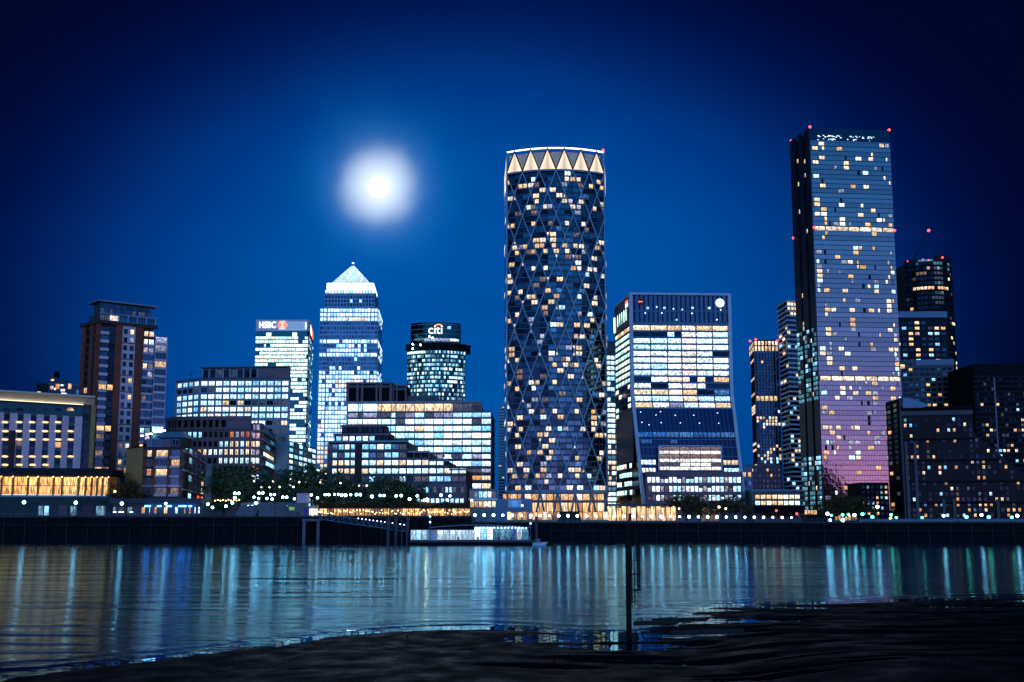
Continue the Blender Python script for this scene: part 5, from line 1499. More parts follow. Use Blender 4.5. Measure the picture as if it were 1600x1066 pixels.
    for y, js in ((722.5, ((.02, .17, 'band'), (.83, .98, 'bandwarm'))), (735, ((.02, .16, 'bandcream'), (.83, .98, 'band')))):
        for u0, u1, m in js: b.win(f, u0, u1, Z(1060, y + 3.4), Z(1060, y - 3.4), -.2, m, 'slatblue', 4)
    # framed atrium box
    ua, za = f.uz(1029, 735); ub, zb_ = f.uz(1122, 698)
    ub2 = U(1119, 698)
    fa = Fac(xy(f.pos(ua, za, 1.2)), xy(f.pos(ub, za, 1.2)))
    b.solid('atrium_box', [xy(fa.pos(0, 0, -.3)), xy(fa.pos(1, 0, -.3)), xy(fa.pos(1, 0, -4)), xy(fa.pos(0, 0, -4))], za, zb_, 'steeldark')
    for i in range(6):
        z0 = za + (zb_ - za) * i / 6; z1 = za + (zb_ - za) * (i + 1) / 6 - .25
        for j, (u0, u1) in enumerate(even(0, 1, 6, .03)):
            m = 'bandcream' if i in (0, 2, 4) else ('dimwarm' if i != 1 else ('bandcream' if j in (2, 3, 4) else 'dim'))
            b.win(fa, u0, u1, z0, z1, .0, m, 'steel', 4)
    for u0, u1 in ((-.01, .01), (.99, 1.01)): b.bar('atrium_frame', fa, u0, u1, za, zb_, -.3, .5, 'framepaint')
    b.bar('atrium_frame', fa, 0, 1, zb_ - .1, zb_ + .4, -.3, .5, 'framepaint')
    # lower projecting storeys with reddish cladding
    fb = Fac(xy(P(1010, 760, Y0 - 6)), xy(P(1160, 760, Y0 - 6)))
    zp = fb.Z(1080, 737); zq = fb.Z(1080, 787)
    b.solid('podium', [xy(fb.pos(0, 0, -.6)), xy(fb.pos(1, 0, -.6)), xy(fb.pos(1, 0, -8)), xy(fb.pos(0, 0, -8))], G, zp, 'mauve')
    for i, y in enumerate((750, 764, 778)):
        z0, z1 = fb.Z(1080, y + 4.6), fb.Z(1080, y - 4.6)
        b.bar('floor_band', fb, 0, 1, z1, z1 + 1.5, -.5, .1, 'mauve')
        for j, (u0, u1) in enumerate(even(.01, .99, 22, .18)):
            gx = j % 5 == 3
            b.win(fb, u0, u1, z0, z1 - (1.0 if random.random() < .25 else 0), -.3, 'lilac' if gx else (pick([('white', 5), ('cool', 2), ('dim', .5 + .4 * i)])), 'steeldark', 1)
    # left flank rows follow the front
    zz = fl.Z(975, 521)
    for i in range(14):
        y = 512.6 + 10.03 * i; z0, z1 = f.Z(1060, y + 3.4), f.Z(1060, y - 3.4)
        for j, (u0, u1) in enumerate(even(.04, .96, 5, .06)):
            m = 'bandwarm' if i == 0 else ('green' if i < 9 else ('green' if (i, j) in ((9, 0), (9, 4), (10, 1), (11, 4), (12, 0), (13, 0), (12, 4)) else None))
            if m: b.win(fl, u0, u1, z0, z1, .05, m, 'steeldark', 2)
        b.bar('floor_band', fl, 0, 1, z0 - 1.0, z0 - .1, -.3, .25, 'flank')
    b.bar('flank_panel', fl, 0, 1, f.Z(1060, 721), f.Z(1060, 640), -.3, .04, 'flank'); b.bar('flank_panel', fl, 0, 1, f.Z(1060, 507), zt - .6, -.3, .04, 'flank')
    for k in range(4):
        y = 727 + 14 * k; z0, z1 = f.Z(1060, y + 4), f.Z(1060, y - 4)
        for j, (u0, u1) in enumerate(even(.04, .96, 6, .08)): b.win(fl, u0, u1, z0, z1, .05, 'cream' if (k == 0 and j == 3) else pick([('green', 5), ('glassteal', 1)]), 'steeldark', 2)
    for j in range(5): 
        zq2 = zt - 9; b.bar('flank_lamp', fl, .2 + .13 * j, .24 + .13 * j, zq2 - 3, zq2 + 3, .1, .2, 'green')
    u, z = fl.uz(979.5, 475); b.bar('flank_sign', fl, u - .07, u + .07, z + .2, z + 1.6, .1, .3, 'signred'); b.bar('flank_sign', fl, u - .07, u + .07, z - 1.6, z, .1, .3, 'signwhite')
    b.bar('flank_lamp', fl, .0, .06, zt - 14, zt - 6, .2, .5, 'stripwhite')
    # lit ground-floor lobby
    fg = Fac(xy(P(948, 800, Y0 - 4)), xy(P(1056, 800, Y0 - 10)))
    zg1 = fg.Z(1000, 790)
    b.solid('lobby_roof', [xy(fg.pos(-.02, 0, 1)), xy(fg.pos(1.1, 0, 1)), xy(fg.pos(1.1, 0, -4)), xy(fg.pos(-.02, 0, -4))], zg1, zg1 + .8, 'flank')
    for j, (u0, u1) in enumerate(even(0, 1, 14, .05)):
        b.win(fg, u0, u1, G, zg1 - .1 - (.7 if j % 3 == 2 else 0), 0, pick([('lobby_glow', 5), ('cream', 1), ('warm', 2)]), 'steeldark', 3)
        if j % 2 == 0: b.bar('lobby_column', fg, u0 - .008, u0 + .008, G, zg1, .1, .8, 'steeldark')
    fh = Fac(xy(P(1095, 800, Y0 - 9)), xy(P(1125, 800, Y0 - 9))); 
    for j, (u0, u1) in enumerate(even(0, 1, 3, .05)): b.win(fh, u0, u1, G, fh.Z(1110, 793), 0, 'dimwarm', 'ochre', 6)
    b.done()
matte('framepaint', (.46, .58, .68), 0.45, 0.06, 0.1, 0.5)
matte('slatblue', (.035, .15, .27), 0.4, 0.15, 0.1, 0.5)
matte('flank', (.045, .075, .085), 0.5, 0.2, 0.1, 0.5)
mirror('glassnavy', (.012, .026, .055), 0.12, 0.2)
lamp_mat('spotcool', (.55, .85, 1), 2.5, False)
lit('bandcream', (1, .88, .74), (1, .97, .92), 1.8, 0.25, 1.25, 2.4)
lit('lobby_glow', (1, .55, .16), (1, .78, .42), 1.9, 0.18, 1.3, 1.5, 0.6)
flared_tower()

# ---------------------------------------------------------------- the tallest tower, mirrored glass
def mirror_tower():
    Y0 = 490
    zt = P(1265.5, 200, Y0).z
    n = xy(P(1265.5, 200, Y0)); r = xy(PZ(1389.5, 204.3, zt)); l = xy(PZ(1236, 221, zt))
    f = Fac(n, r); fl = Fac(l, n); U, Z = f.U, f.Z
    b = Bld('mirror_glass_tower', 'tallest tower, mirrored glass with dark flank and red warning lamps', 'apartment tower', ((n[0] + r[0]) / 2, Y0 + 12, G))
    poly = para(l, n, r)
    b.solid('core', shrink(poly, .5), G, zt - 3, 'black')
    nfl = 76; zc = Z(1330, 223); h = (zc - G - 6) / nfl
    mech = (18, 49)
    cols = [.015, .095, .175, .245, .32, .40, .475, .55, .635, .715, .785, .86, .93, .988]
    lit_n = 0
    for k in range(nfl):
        z0 = zc - h * (k + 1); z1 = zc - h * k
        if k in mech:
            for j, (u0, u1) in enumerate(even(.005, .995, 7, .05)):
                b.win(f, u0, u1, z0 + .1, z1 - .1, .05, 'cream', 'steeldark', 2)
                mb = MB(); mb.tube(f.pos(u0, z0 + .2, .12), f.pos(u1, z1 - .2, .12), .12, .12, 4); b.part('truss_diagonal', mb, 'steel')
            continue
        b.bar('glass_band', f, 0, 1, z0 + .28, z1 - .02, -.3, 0, 'pinnacle')
        b.bar('slab_edge', f, 0, 1, z0 + .0, z0 + .26, -.3, .12, 'black')
        low = k / nfl
        p = .15 + .07 * low
        for j in range(13):
            if 66 < k: p = .07
            if j in (0, 1, 11, 12): q = p * 1.7
            elif j in (4, 5, 8): q = p * 1.4
            else: q = p * .8
            if random.random() < q and b.n.get('window', 0) < 290:
                m = pick([('cream', 5), ('white', 2), ('warm', 2 + 4 * low), ('lilac', 3)])
                t_ = random.random(); ua, ub = cols[j] + .004, cols[j + 1] - .006
                if t_ < .22: ub = (ua + ub) / 2
                elif t_ < .36: ua = (ua + ub) / 2 + .004
                b.win(f, ua, ub, z0 + .45, z1 - .12, .06, m, 'steeldark', 2 if t_ > .7 else 1)
            elif random.random() < .035:
                b.win(f, cols[j] + .02, cols[j + 1] - .03, z0 + .35, z1 - .1, .03, 'black', None, 1, False)
    mb = MB()
    for j in range(1, 52): bar(mb, f, j / 52 - .0012, j / 52 + .0012, G, zc, -.1, .06)
    b.part('mullion', mb, 'steeldark', None, 'stuff')
    # roof screen
    b.bar('roof_screen', f, 0, 1, zc + .4, zt, -.5, 0, 'glass'); b.bar('screen_rail', f, 0, 1, zc, zc + .4, -.4, .3, 'silver')
    for j in range(46):
        u = random.uniform(.08, .84)
        if .38 < u < .46: continue
        z = zc + random.choice([random.uniform(.8, 1.8), random.uniform(2.6, 3.8)]); b.win(f, u, u + random.uniform(.008, .028), z, z + .5, .05, 'white', None, 1, False)
    b.solid('roof', shrink(poly, 1), zt - 3, zt - 2, 'black')
    # flank: three dark pilasters with two recesses, a few lit windows, teal lit floors lower down
    zl0 = G
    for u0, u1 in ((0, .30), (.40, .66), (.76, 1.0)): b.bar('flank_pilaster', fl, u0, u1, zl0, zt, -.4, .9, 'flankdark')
    for k in range(nfl):
        z0 = zc - h * (k + 1); z1 = zc - h * k
        for u0, u1 in ((.30, .40), (.66, .76)):
            m = 'cream' if random.random() < .12 else 'black'; b.win(fl, u0 + .01, u1 - .01, z0 + .4, z1 - .1, .1, m, None, 1, False)
        if 38 < k < 54 or k > 64:
            for u0, u1 in ((.02, .14), (.15, .29), (.41, .52), (.53, .65), (.78, .88), (.89, .99)):
                m = pick([('teal', 4), ('cool', .8), (None, 2.0)])
                if m: b.win(fl, u0, u1, z0 + .5, z1 - .4, .95, m, None, 1, False)
    for px, py in ((1265.5, 198.5), (1236, 220.5), (1389, 203.5)):
        z = zt + .6; c = PZ(px, py, z); mb = MB(); mb.ball(c, .85); q = b.part('aircraft_warning_lamp', mb, 'lampred')
    for u, fq, py, px in ((0, f, 356, 1269), (1, f, 361, 1395), (0, fl, 373, 1240)):
        mb = MB(); c = fq.pos(u, fq.Z(px, py), .8); mb.ball(c, .8); b.part('aircraft_warning_lamp', mb, 'lampred')
    b.done()
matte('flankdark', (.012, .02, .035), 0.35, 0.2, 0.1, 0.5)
mirror_tower()

# ---------------------------------------------------------------- right-hand background towers
def finned_tower():
    Y0 = 640
    f = Fac(xy(P(1178, 540, Y0)), xy(P(1216, 540, Y0))); fl = Fac(xy(P(1170.5, 540, Y0 + 25)), xy(P(1178, 540, Y0)))
    b = Bld('finned_tower', 'blue finned tower with warm lit crown and red lamps', 'apartment tower', (P(1193, 800, Y0).x, Y0 + 10, G))
    zt = f.Z(1195, 531)
    poly = para(fl.a, f.a, f.b); poly = [(p[0], p[1]) for p in poly]
    b.solid('core', shrink(poly, .6), G, zt, 'black')
    zc = f.Z(1195, 549)
    h = (zc - G) / 54
    for k in range(54):
        z0 = G + h * k
        for j, (u0, u1) in enumerate(even(0, 1, 8, .35)):
            y = k / 54
            lt = (.32 < y < .44 and random.random() < .4) or random.random() < .02
            if .55 < y < .6: lt = random.random() < .6
            m = pick([('cream', 2), ('warm', 1), ('white', 1)]) if lt else 'glass'
            b.win(f, u0, u1, z0 + .3, z0 + h - .2, -.05, m, None, 1, lt)
        b.win(fl, .2, .9, z0 + .3, z0 + h - .2, .05, 'warm' if random.random() < .25 else 'black', None, 1, False)
    for j in range(9): b.bar('fin', f, max(0, j / 8 - .02), min(1, j / 8 + .02), G, zc, -.3, .7, 'finblue')
    for (y0, y1) in ((549, 541), (540, 533)):
        for j, (u0, u1) in enumerate(even(0, 1, 7, .3)): b.win(f, u0, u1, f.Z(1195, y0), f.Z(1195, y1), .1, pick([('cream', 3), ('warm', 2)]), 'steeldark', 1)
        for j, (u0, u1) in enumerate(even(0, 1, 3, .3)): b.win(fl, u0, u1, f.Z(1195, y0), f.Z(1195, y1), .1, 'warm', 'steeldark', 1)
    for j, (u0, u1) in enumerate(even(.0, .9, 5, .2)): b.win(f, u0, u1, f.Z(1195, 627), f.Z(1195, 619), .8, 'warm', 'steeldark', 1)
    for px, py in ((1172, 533), (1181, 530.5), (1214, 533)):
        mb = MB(); mb.ball(P(px, py, Y0 - 1), .9); b.part('aircraft_warning_lamp', mb, 'lampred')
    b.done()
matte('finblue', (.16, .28, .42), 0.5, 0.1, 0.2)
finned_tower()

def dark_windows_block(name, label, cat, f, ytop, px, depth, body, step, ncol, pal, single=True, gap=.35, hfrac=.55, zmin=G, roof=None, band=None):
    """a dark block with scattered lit windows"""
    zt = f.Z(px, ytop); c = f.pos(.5, 0, -depth / 2)
    b = Bld(name, label, cat, (c.x, c.y, G))
    b.solid('core', [xy(f.pos(0, 0, -.3)), xy(f.pos(1, 0, -.3)), xy(f.pos(1, 0, -depth)), xy(f.pos(0, 0, -depth))], zmin, zt, body)
    y = ytop + step * .9; i = 0
    while True:
        z0, z1 = f.Z(px, y + step * hfrac / 2), f.Z(px, y - step * hfrac / 2)
        if z0 < zmin + 1: break
        for j, (u0, u1) in enumerate(even(.02, .98, ncol, gap)):
            m = pal(i, j)
            if m: b.win(f, u0, u1, z0, z1, -.12, m, 'black' if single else None, 2, single)
        if band: b.bar('floor_band', f, 0, 1, z0 - (f.Z(px, y) - f.Z(px, y + step)) * .4, z0 - .05, -.3, .1, band)
        y += step; i += 1
    if roof: b.bar('roof_band', f, -.01, 1.01, zt, zt + roof[0], -depth, .4, roof[1])
    return b

def crane_tower():
    Y0 = 640
    f = Arc(xy(P(1415, 450, Y0)), xy(P(1489, 450, Y0)), 8, 20); F0 = Fac(xy(P(1415, 450, Y0)), xy(P(1489, 450, Y0)))
    b = Bld('crane_topped_tower', 'dark round-cornered tower with one amber floor under a slanting crane jib', 'apartment tower', (P(1450, 800, Y0).x, Y0 + 10, G))
    zt = F0.Z(1450, 405)
    pts = [xy(f.pos(k / 16, 0, -.4)) for k in range(17)] + [(F0.b.x, Y0 + 30), (F0.a.x, Y0 + 30)]
    b.solid('core', pts, G, zt - 4, 'dark')
    b.bar('parapet', f, 0, .22, zt - 4, zt - 1.5, -.6, 0, 'dark'); b.bar('parapet', f, .52, 1, zt - 4, zt + .8, -.6, 0, 'dark')
    b.bar('roof_glow', f, .24, .50, zt - 4, zt - 2.6, -.6, -.1, 'teal')
    step = 7.6; y = 416; i = 0
    while y < 800:
        z0, z1 = F0.Z(1450, y + 2.2), F0.Z(1450, y - 2.2)
        if z0 < G: break
        for j in range(16):
            m = None
            if abs(y - 451) < 4 and 1 < j < 15: m = pick([('warm', 4), ('cream', 2), (None, 1)])
            elif i == 2 and 2 < j < 6: m = 'dimwarm'
            elif j in (8, 9, 10) and y < 480: m = pick([('dim', 3), ('teal', 1)])
            elif j == 13 and i in (0, 1): m = 'teal'
            elif random.random() < .05: m = pick([('cream', 1), ('warm', 1), ('dim', 3)])
            elif y > 500 and j > 13 and random.random() < .4: m = pick([('cream', 1), ('warm', 1), ('cool', 1)])
            b.win(f, (j + .1) / 16, (j + .9) / 16, z0, z1, .02, m or 'glassdark', None, 1, bool(m) and m != 'dim')
        b.bar('floor_band', f, 0, 1, z0 - 1.1, z0 - .4, -.3, .15, 'black')
        y += step; i += 1
    # luffing crane jib
    a = P(1428, 405, Y0 + 4); e = P(1449.5, 361, Y0 + 4)
    jib = MB(); d = (e - a)
    for o in ((-.5, 0), (.5, 0), (0, .8)):
        jib.tube(a + V3(o[0], o[1], 0), e + V3(o[0] * .3, o[1] * .3, 0), .22, .15, 5)
    for k in range(12):
        t0, t1 = k / 12, (k + 1) / 12; jib.tube(a + d * t0 + V3(-.5, 0, 0), a + d * t1 + V3(.5, 0, 0), .09, .09, 4)
    jb = b.part('crane_jib', jib, 'dark')
    mb = MB(); mb.ball(e + V3(.3, -1, 0), 1.15); b.part('aircraft_warning_lamp', mb, 'lampred', jb)
    for px, py, r_ in ((1472.5, 402.5, .8), (1418, 408.5, .5), (1442, 405.5, .5), (1451, 406.5, .5)):
        mb = MB(); mb.ball(P(px, py, Y0 - 9), r_); b.part('aircraft_warning_lamp', mb, 'lampred')
    b.done()
crane_tower()

LT = {(0, 3): 'cream', (1, 1): 'cool', (1, 3): 'warm', (1, 5): 'dim', (1, 6): 'cream', (2, 2): 'warm', (2, 3): 'pinklit', (2, 6): 'cool', (3, 2): 'warm', (4, 2): 'warm', (5, 3): 'warm', (5, 5): 'warm', (6, 3): 'warm', (6, 5): 'cool'}
Yt = 600
ft = Fac(xy(P(1396, 520, Yt)), xy(P(1481, 520, Yt)))
b = dark_windows_block('flat_roofed_tower', 'dark flat roofed tower with pale roof band and scattered orange windows', 'apartment tower', ft, 497, 1440, 25, 'dark', 8.4, 8, lambda i, j: LT.get((i, j)) or (pick([('warm', .6), ('cool', .5), ('glass', 5), ('glassdark', 5)])), gap=.3)
b.bar('roof_band', ft, -.01, 1.0, ft.Z(1440, 496.5), ft.Z(1440, 487), -25, .6, 'finblue'); b.done()
fu = Fac(xy(P(1400, 600, 560)), xy(P(1492, 600, 556)))
b = dark_windows_block('banded_low_tower', 'dark teal banded block with a few amber windows below the flat roofed tower', 'apartment tower', fu, 562, 1450, 25, 'flank', 8.0, 10, lambda i, j: pick([('warm', .6), ('cool', .3), ('glassdark', 5), ('glassteal', 2)]) if i != 8 else pick([('warm', 2), ('glassdark', 1)]), band='flank')
b.bar('roof_band', fu, .35, 1.0, fu.Z(1450, 571), fu.Z(1450, 562.2), -2, .5, 'finblue'); b.bar('lit_terrace', fu, .01, .16, fu.Z(1410, 576), fu.Z(1410, 570), .1, .4, 'warm'); b.done()

fw = Fac(xy(P(1524, 650, 520)), xy(P(1640, 650, 520)))
def palw(i, j):
    if i in (0, 1): return None
    return pick([('glassdark', 3), (None, 8), ('dim', 1), ('cream', .8), ('cool', .5), ('warm', .5)])
b = dark_windows_block('dark_office_tower', 'black office tower with dotted lit floors at the far right edge', 'office tower', fw, 569, 1570, 30, 'black', 8.0, 18, palw, gap=.25, band='dark')
b.bar('crown', fw, -.01, 1.01, fw.Z(1570, 586), fw.Z(1570, 569), -.3, .5, 'black'); b.bar('fin', fw, .27, .285, G, fw.Z(1570, 590), 0, .4, 'steel'); b.done()
fz = Fac(xy(P(1505, 620, 600)), xy(P(1527, 620, 600)))
dark_windows_block('small_dark_tower', 'small dark tower with sparse lamps beside the black office tower', 'apartment tower', fz, 603, 1515, 20, 'black', 7.0, 5, lambda i, j: pick([('warm', 1), ('cream', 1), ('dim', 2), ('glassdark', 8)])).done()

# ---------------------------------------------------------------- dark riverside apartments on the right
def dark_apartments():
    Y0 = 345
    b = Bld('dark_riverside_apartments', 'dark brick riverside apartments with sloping roofline and scattered coloured windows', 'apartment block', (P(1480, 800, Y0).x, Y0 + 8, G))
    f = Fac(xy(P(1411, 720, Y0)), xy(P(1640, 720, Y0 - 10))); U, Z = f.U, f.Z
    fl = Fac(xy(P(1386.5, 720, Y0 + 14)), xy(P(1411, 720, Y0)))
    zt = Z(1440, 640); zl = fl.Z(1390, 627)
    b.solid('stair_tower', [xy(fl.pos(0, 0, -.3)), xy(fl.pos(1, 0, -.3)), xy(f.pos(.06, 0, -14)), xy(fl.pos(0, 0, -14))], G, zl, 'black')
    uA, uB, uC = U(1523, 700), U(1600, 720), 1.0
    zB = Z(1600, 742); zm = Z(1523, 676)
    prof = [(0, G), (1, G), (1, Z(1640, 765)), (uB, zB), (uA, zm), (uA, zt), (0, zt)]
    mb = MB(); fr = [f.pos(u, z, -.4) for u, z in prof]; bk = [f.pos(u, z, -18) for u, z in prof]
    mb.face(fr); mb.face(list(reversed(bk)))
    for k in range(len(prof)):
        j = (k + 1) % len(prof); mb.face([fr[k], fr[j], bk[j], bk[k]])
    b.part('wall', mb, 'aptbrick')
    # roof sheet with a curved blue edge
    mb = MB(); pts = [f.pos(U(x, y), Z(x, y), .8) for x, y in ((1410, 622), (1420, 622.5), (1432, 626), (1452, 634), (1440, 637.5), (1410, 638))]; p2 = [p + V3(0, 10, 0) for p in pts]
    mb.face(pts); mb.face(list(reversed(p2)))
    for k in range(len(pts)): j = (k + 1) % len(pts); mb.face([pts[k], pts[j], p2[j], p2[k]])
    b.part('curved_roof', mb, 'finblue')
    b.bar('penthouse_roof', f, 0, uA, zt, zt + 1.2, -12, .7, 'black'); b.bar('glazed_band', f, .0, uA, Z(1440, 649), Z(1440, 642.5), -.4, .15, 'steeldark')
    step = 8.35; y = 655; i = 0
    ncol = 26
    while y < 812:
        z0, z1 = Z(1500, y + 2.7), Z(1500, y - 2.7)
        for j, (u0, u1) in enumerate(even(.01, .99, ncol, .45)):
            um = (u0 + u1) / 2
            lim = zt if um < uA else zm + (zB - zm) * (um - uA) / (uB - uA) if um < uB else zB
            if z1 > lim - 1: continue
            p = .13 if y < 780 else .3
            if random.random() < p: m = pick([('warm', 4), ('amber', 3), ('cream', 2), ('cool', 1.2), ('bluelit', .5), ('teal', .8)])
            else: m = pick([('glassdark', 2), (None, 4), ('dim', .25)])
            if m is None: continue
            b.win(f, u0, u1, z0, z1, -.3 if False else -.25, m, 'dark', 2, m != 'glassdark')
        if i % 4 == 3:
            b.bar('recess_band', f, 0, 1 if y > 745 else (uA if y < 690 else uA + (uB - uA) * .5), z0 - 1.2, z0 - .5, -.3, -.1, 'black')
        y += step; i += 1
    for i in range(22):
        z = zl - 2.5 - i * 2.2
        for u0, u1 in ((.15, .35), (.55, .75)):
            m = pick([('warm', 1), ('dim', 1.2), ('glassdark', 6)]); b.win(fl, u0, u1, z - .7, z + .7, .05, m, None, 1, m != 'glassdark')
    b.bar('corner_edge', fl, .96, 1.01, G, zl, -.3, .25, 'steeldark')
    for px in (1416, 1430, 1471, 1487, 1555): 
        u = U(px, 760); b.bar('balcony_stack', f, u, u + .02, G, Z(px, 780 if px > 1440 else 690), -.2, .4, 'steeldark')
    b.done()
matte('aptbrick', (.030, .019, .022), 0.85, 0.3, 0.3)
dark_apartments()
def low_right():
    f = Fac(xy(P(1346, 790, 350)), xy(P(1390, 790, 350)))
    dark_windows_block('low_dark_flats', 'low dark flats with amber windows at the foot of the tallest tower', 'apartment block', f, 754, 1365, 14, 'black', 8.2, 6, lambda i, j: pick([('warm', 1.6), ('teal', 1.6), ('cool', .5), ('glassdark', 4)]), gap=.4).done()
    f = Fac(xy(P(1166, 760, 420)), xy(P(1222, 760, 420)))
    dark_windows_block('dark_gridded_block', 'dark gridded block in front of the finned tower', 'office block', f, 727, 1190, 20, 'flankdark', 8.5, 9, lambda i, j: pick([('warm', .8), ('dim', 1), ('glass', 5)]), gap=.4).done()
    f = Fac(xy(P(1160, 785, 400)), xy(P(1177, 785, 400)))
    dark_windows_block('small_block', 'small dark block with one amber top window beside the flared tower', 'building', f, 729, 1170, 10, 'slatblue', 14, 2, lambda i, j: 'warm' if (i, j) in ((0, 0), (0, 1), (3, 1)) else pick([('cool', 1), ('glassdark', 3), ('bluelit', 1)]), gap=.4).done()
    f = Fac(xy(P(1178, 785, 385)), xy(P(1252, 785, 385)))
    b = dark_windows_block('low_lit_pavilion', 'low two storey building with bright cream and orange shopfronts', 'pavilion', f, 768, 1215, 14, 'flank', 9.5, 8, lambda i, j: pick([('green', 2), ('cream', 2), ('warm', 1), ('bandwarm', 1)]) if i < 2 else 'glassdark', gap=.12, hfrac=.7)
    b.bar('canopy', f, -.02, 1.02, f.Z(1215, 801), f.Z(1215, 790), -.2, 3, 'black'); b.bar('roof_band', f, 0, 1, f.Z(1215, 768), f.Z(1215, 765), -14, .5, 'steel'); b.done()
low_right()

# ================================================================ waterfront
# ---------------------------------------------------------------- trees
def leaf_material(name, a, c):
    m, Nn, L, b = newmat(name)
    r = rand01(Nn, L)
    mx = Nn.new('ShaderNodeMix'); mx.data_type = 'RGBA'; L.new(r, mx.inputs[0]); mx.inputs[6].default_value = (*a, 1); mx.inputs[7].default_value = (*c, 1)
    L.new(mx.outputs[2], b.inputs['Base Color']); b.inputs['Roughness'].default_value = 0.7; b.inputs['Specular IOR Level'].default_value = 0.2
leaf_material('leaves', (.035, .075, .03), (.07, .12, .05))
leaf_material('leaves_warm', (.06, .05, .018), (.11, .085, .03))
def tree_meshes(seed, h, w, leaf):
    rnd = random.Random(seed)
    tr = MB(); tr.tube((0, 0, 0), (0, 0, h * .38), .028 * h, .018 * h, 7)
    tips = []
    for k in range(7):
        a = 2 * math.pi * k / 7 + rnd.uniform(-.3, .3); e = rnd.uniform(.35, .8)
        p0 = V3(0, 0, h * rnd.uniform(.28, .38)); p1 = V3(math.cos(a) * w * .30, math.sin(a) * w * .30, h * (.40 + .35 * e))
        tr.tube(p0, p1, .012 * h, .005 * h, 5); tips.append(p1)
        p2 = p1 + V3(rnd.uniform(-1, 1) * w * .14, rnd.uniform(-1, 1) * w * .14, h * .12); tr.tube(p1, p2, .005 * h, .002 * h, 4); tips.append(p2)
    cr = MB(); clumps = []
    for k in range(34):
        a = rnd.uniform(0, 2 * math.pi); rr = math.sqrt(rnd.random()) * w * .5; zz = h * rnd.uniform(.28, .98)
        rr *= math.sqrt(max(.05, 1 - abs((zz / h - .58) / .46) ** 2.0))
        clumps.append((V3(math.cos(a) * rr, math.sin(a) * rr, zz), rnd.uniform(.07, .15) * w))
    for c, r in clumps:
        for _ in range(52):
            d = V3(rnd.gauss(0, 1), rnd.gauss(0, 1), rnd.gauss(0, .75)) * r * .62; p = c + d
            n = V3(rnd.gauss(0, 1), rnd.gauss(0, 1), rnd.gauss(0, 1)).normalized(); u = n.orthogonal().normalized(); v = n.cross(u); s = leaf * rnd.uniform(.6, 1.3)
            cr.face([p - u * s, p + v * s * .6, p + u * s, p - v * s * .6])
    return tr, cr
TREES = []
for sd, h, w in ((1, 10, 9), (2, 10, 8), (3, 10, 10)):
    tr, cr = tree_meshes(sd, h, w, .30); TREES.append((tr.mesh('trunk', 'bark'), cr.mesh('crown', 'leaves'), cr.mesh('crown_warm', 'leaves_warm')))
def tree(px, ybase, ytop, Y, label, k=0, wid=1.0, warm=False, zbase=None):
    z0 = zbase if zbase is not None else G
    p = P(px, ytop, Y); h = p.z - z0; s = h / 9.8
    t = thing('tree', label, 'tree', (p.x, Y, z0), 'trees along the promenade')
    t.rotation_euler = (0, 0, random.uniform(0, 6)); t.scale = (s * wid, s * wid, s)
    for nm, me in (('trunk', TREES[k][0]), ('crown', TREES[k][2 if warm else 1])):
        o = bpy.data.objects.new(nm, me); COL.objects.link(o); o.parent = t
    return t
for a in ((352, 800, 730, 352, 'round dark tree just right of the grey stair column', 0, 1.0), (381, 800, 727, 356, 'broad dark tree in front of the brown office block', 2, 1.05), (412, 800, 741, 362, 'dark tree behind the slim red mast', 1, 1.0),
          (440, 800, 733, 366, 'dark tree under the glazed flank of the brown block', 2, 1.0), (467, 800, 738, 360, 'dark tree over the pale screen box', 0, 1.0), (494, 800, 724, 372, 'tall loose tree at the foot of the pyramid tower', 1, 1.0),
          (523, 800, 742, 362, 'dark tree below the left end of the stepped block', 0, 1.0), (545, 800, 748, 358, 'small dark tree beside the stepped block pilaster', 1, 1.1), (572, 800, 752, 356, 'low tree below the middle of the stepped block', 2, 1.1), (606, 800, 744, 360, 'wide dark tree in front of the stepped block', 2, 1.2), (634, 800, 748, 360, 'dark tree left of the lilac plinth', 0, 1.1)):
    tree(a[0], a[1], a[2] + 5, a[3], a[4], a[5], a[6] * 1.12)
for a in ((1072, 808, 774, 352, 'brown lit tree under the podium of the flared tower', 0, 1.7), (1092, 808, 777, 350, 'tree beside the street lamp under the flared tower', 2, 1.6), (1148, 808, 776, 352, 'tree at the right foot of the flared tower', 1, 1.5), (1128, 808, 781, 356, 'small tree between two warm lamps by the flared tower', 0, 1.3),
          (1300, 808, 778, 345, 'dark tree at the foot of the tallest tower', 2, 1.6), (1322, 808, 774, 348, 'tall dark tree below the orange glass', 0, 1.5), (1343, 808, 779, 345, 'dark tree left of the low dark flats', 1, 1.5),
          (196, 800, 752, 336, 'brown lit tree beside the ochre end wall', 0, 1.0)):
    tree(a[0], a[1], a[2], a[3], a[4], a[5], a[6], True)
# leafless young trees by the pavilion
for px, y1, lab in ((128, 768, 'bare young tree in front of the golden pavilion'), (165, 764, 'bare young tree by the right end of the golden pavilion'), (199, 776, 'bare young tree near the brown lit tree')):
    p = P(px, y1, 312); t = thing('bare_tree', lab, 'tree', (p.x, 312, QZ), 'bare young trees on the promenade')
    h = p.z - QZ; rnd = random.Random(px); mb = MB(); mb.tube((0 + p.x, 312, QZ), (p.x, 312, QZ + h * .5), .12, .08, 6); build(mb, 'trunk', 'bark', t)
    mb = MB()
    for k in range(16):
        a = rnd.uniform(0, 6.28); e = rnd.uniform(.5, 1); q = V3(p.x + math.cos(a) * h * .5 * (1.2 - e * .7), 312 + math.sin(a) * h * .3, QZ + h * (.45 + .55 * e)); s_ = V3(p.x, 312, QZ + h * rnd.uniform(.35, .55))
        mb.tube(s_, q, .06, .02, 4); mb.tube(s_.lerp(q, .6), q + V3(rnd.uniform(-1, 1), rnd.uniform(-.5, .5), rnd.uniform(0, .8)), .03, .012, 4)
    build(mb, 'crown', 'bark', t)

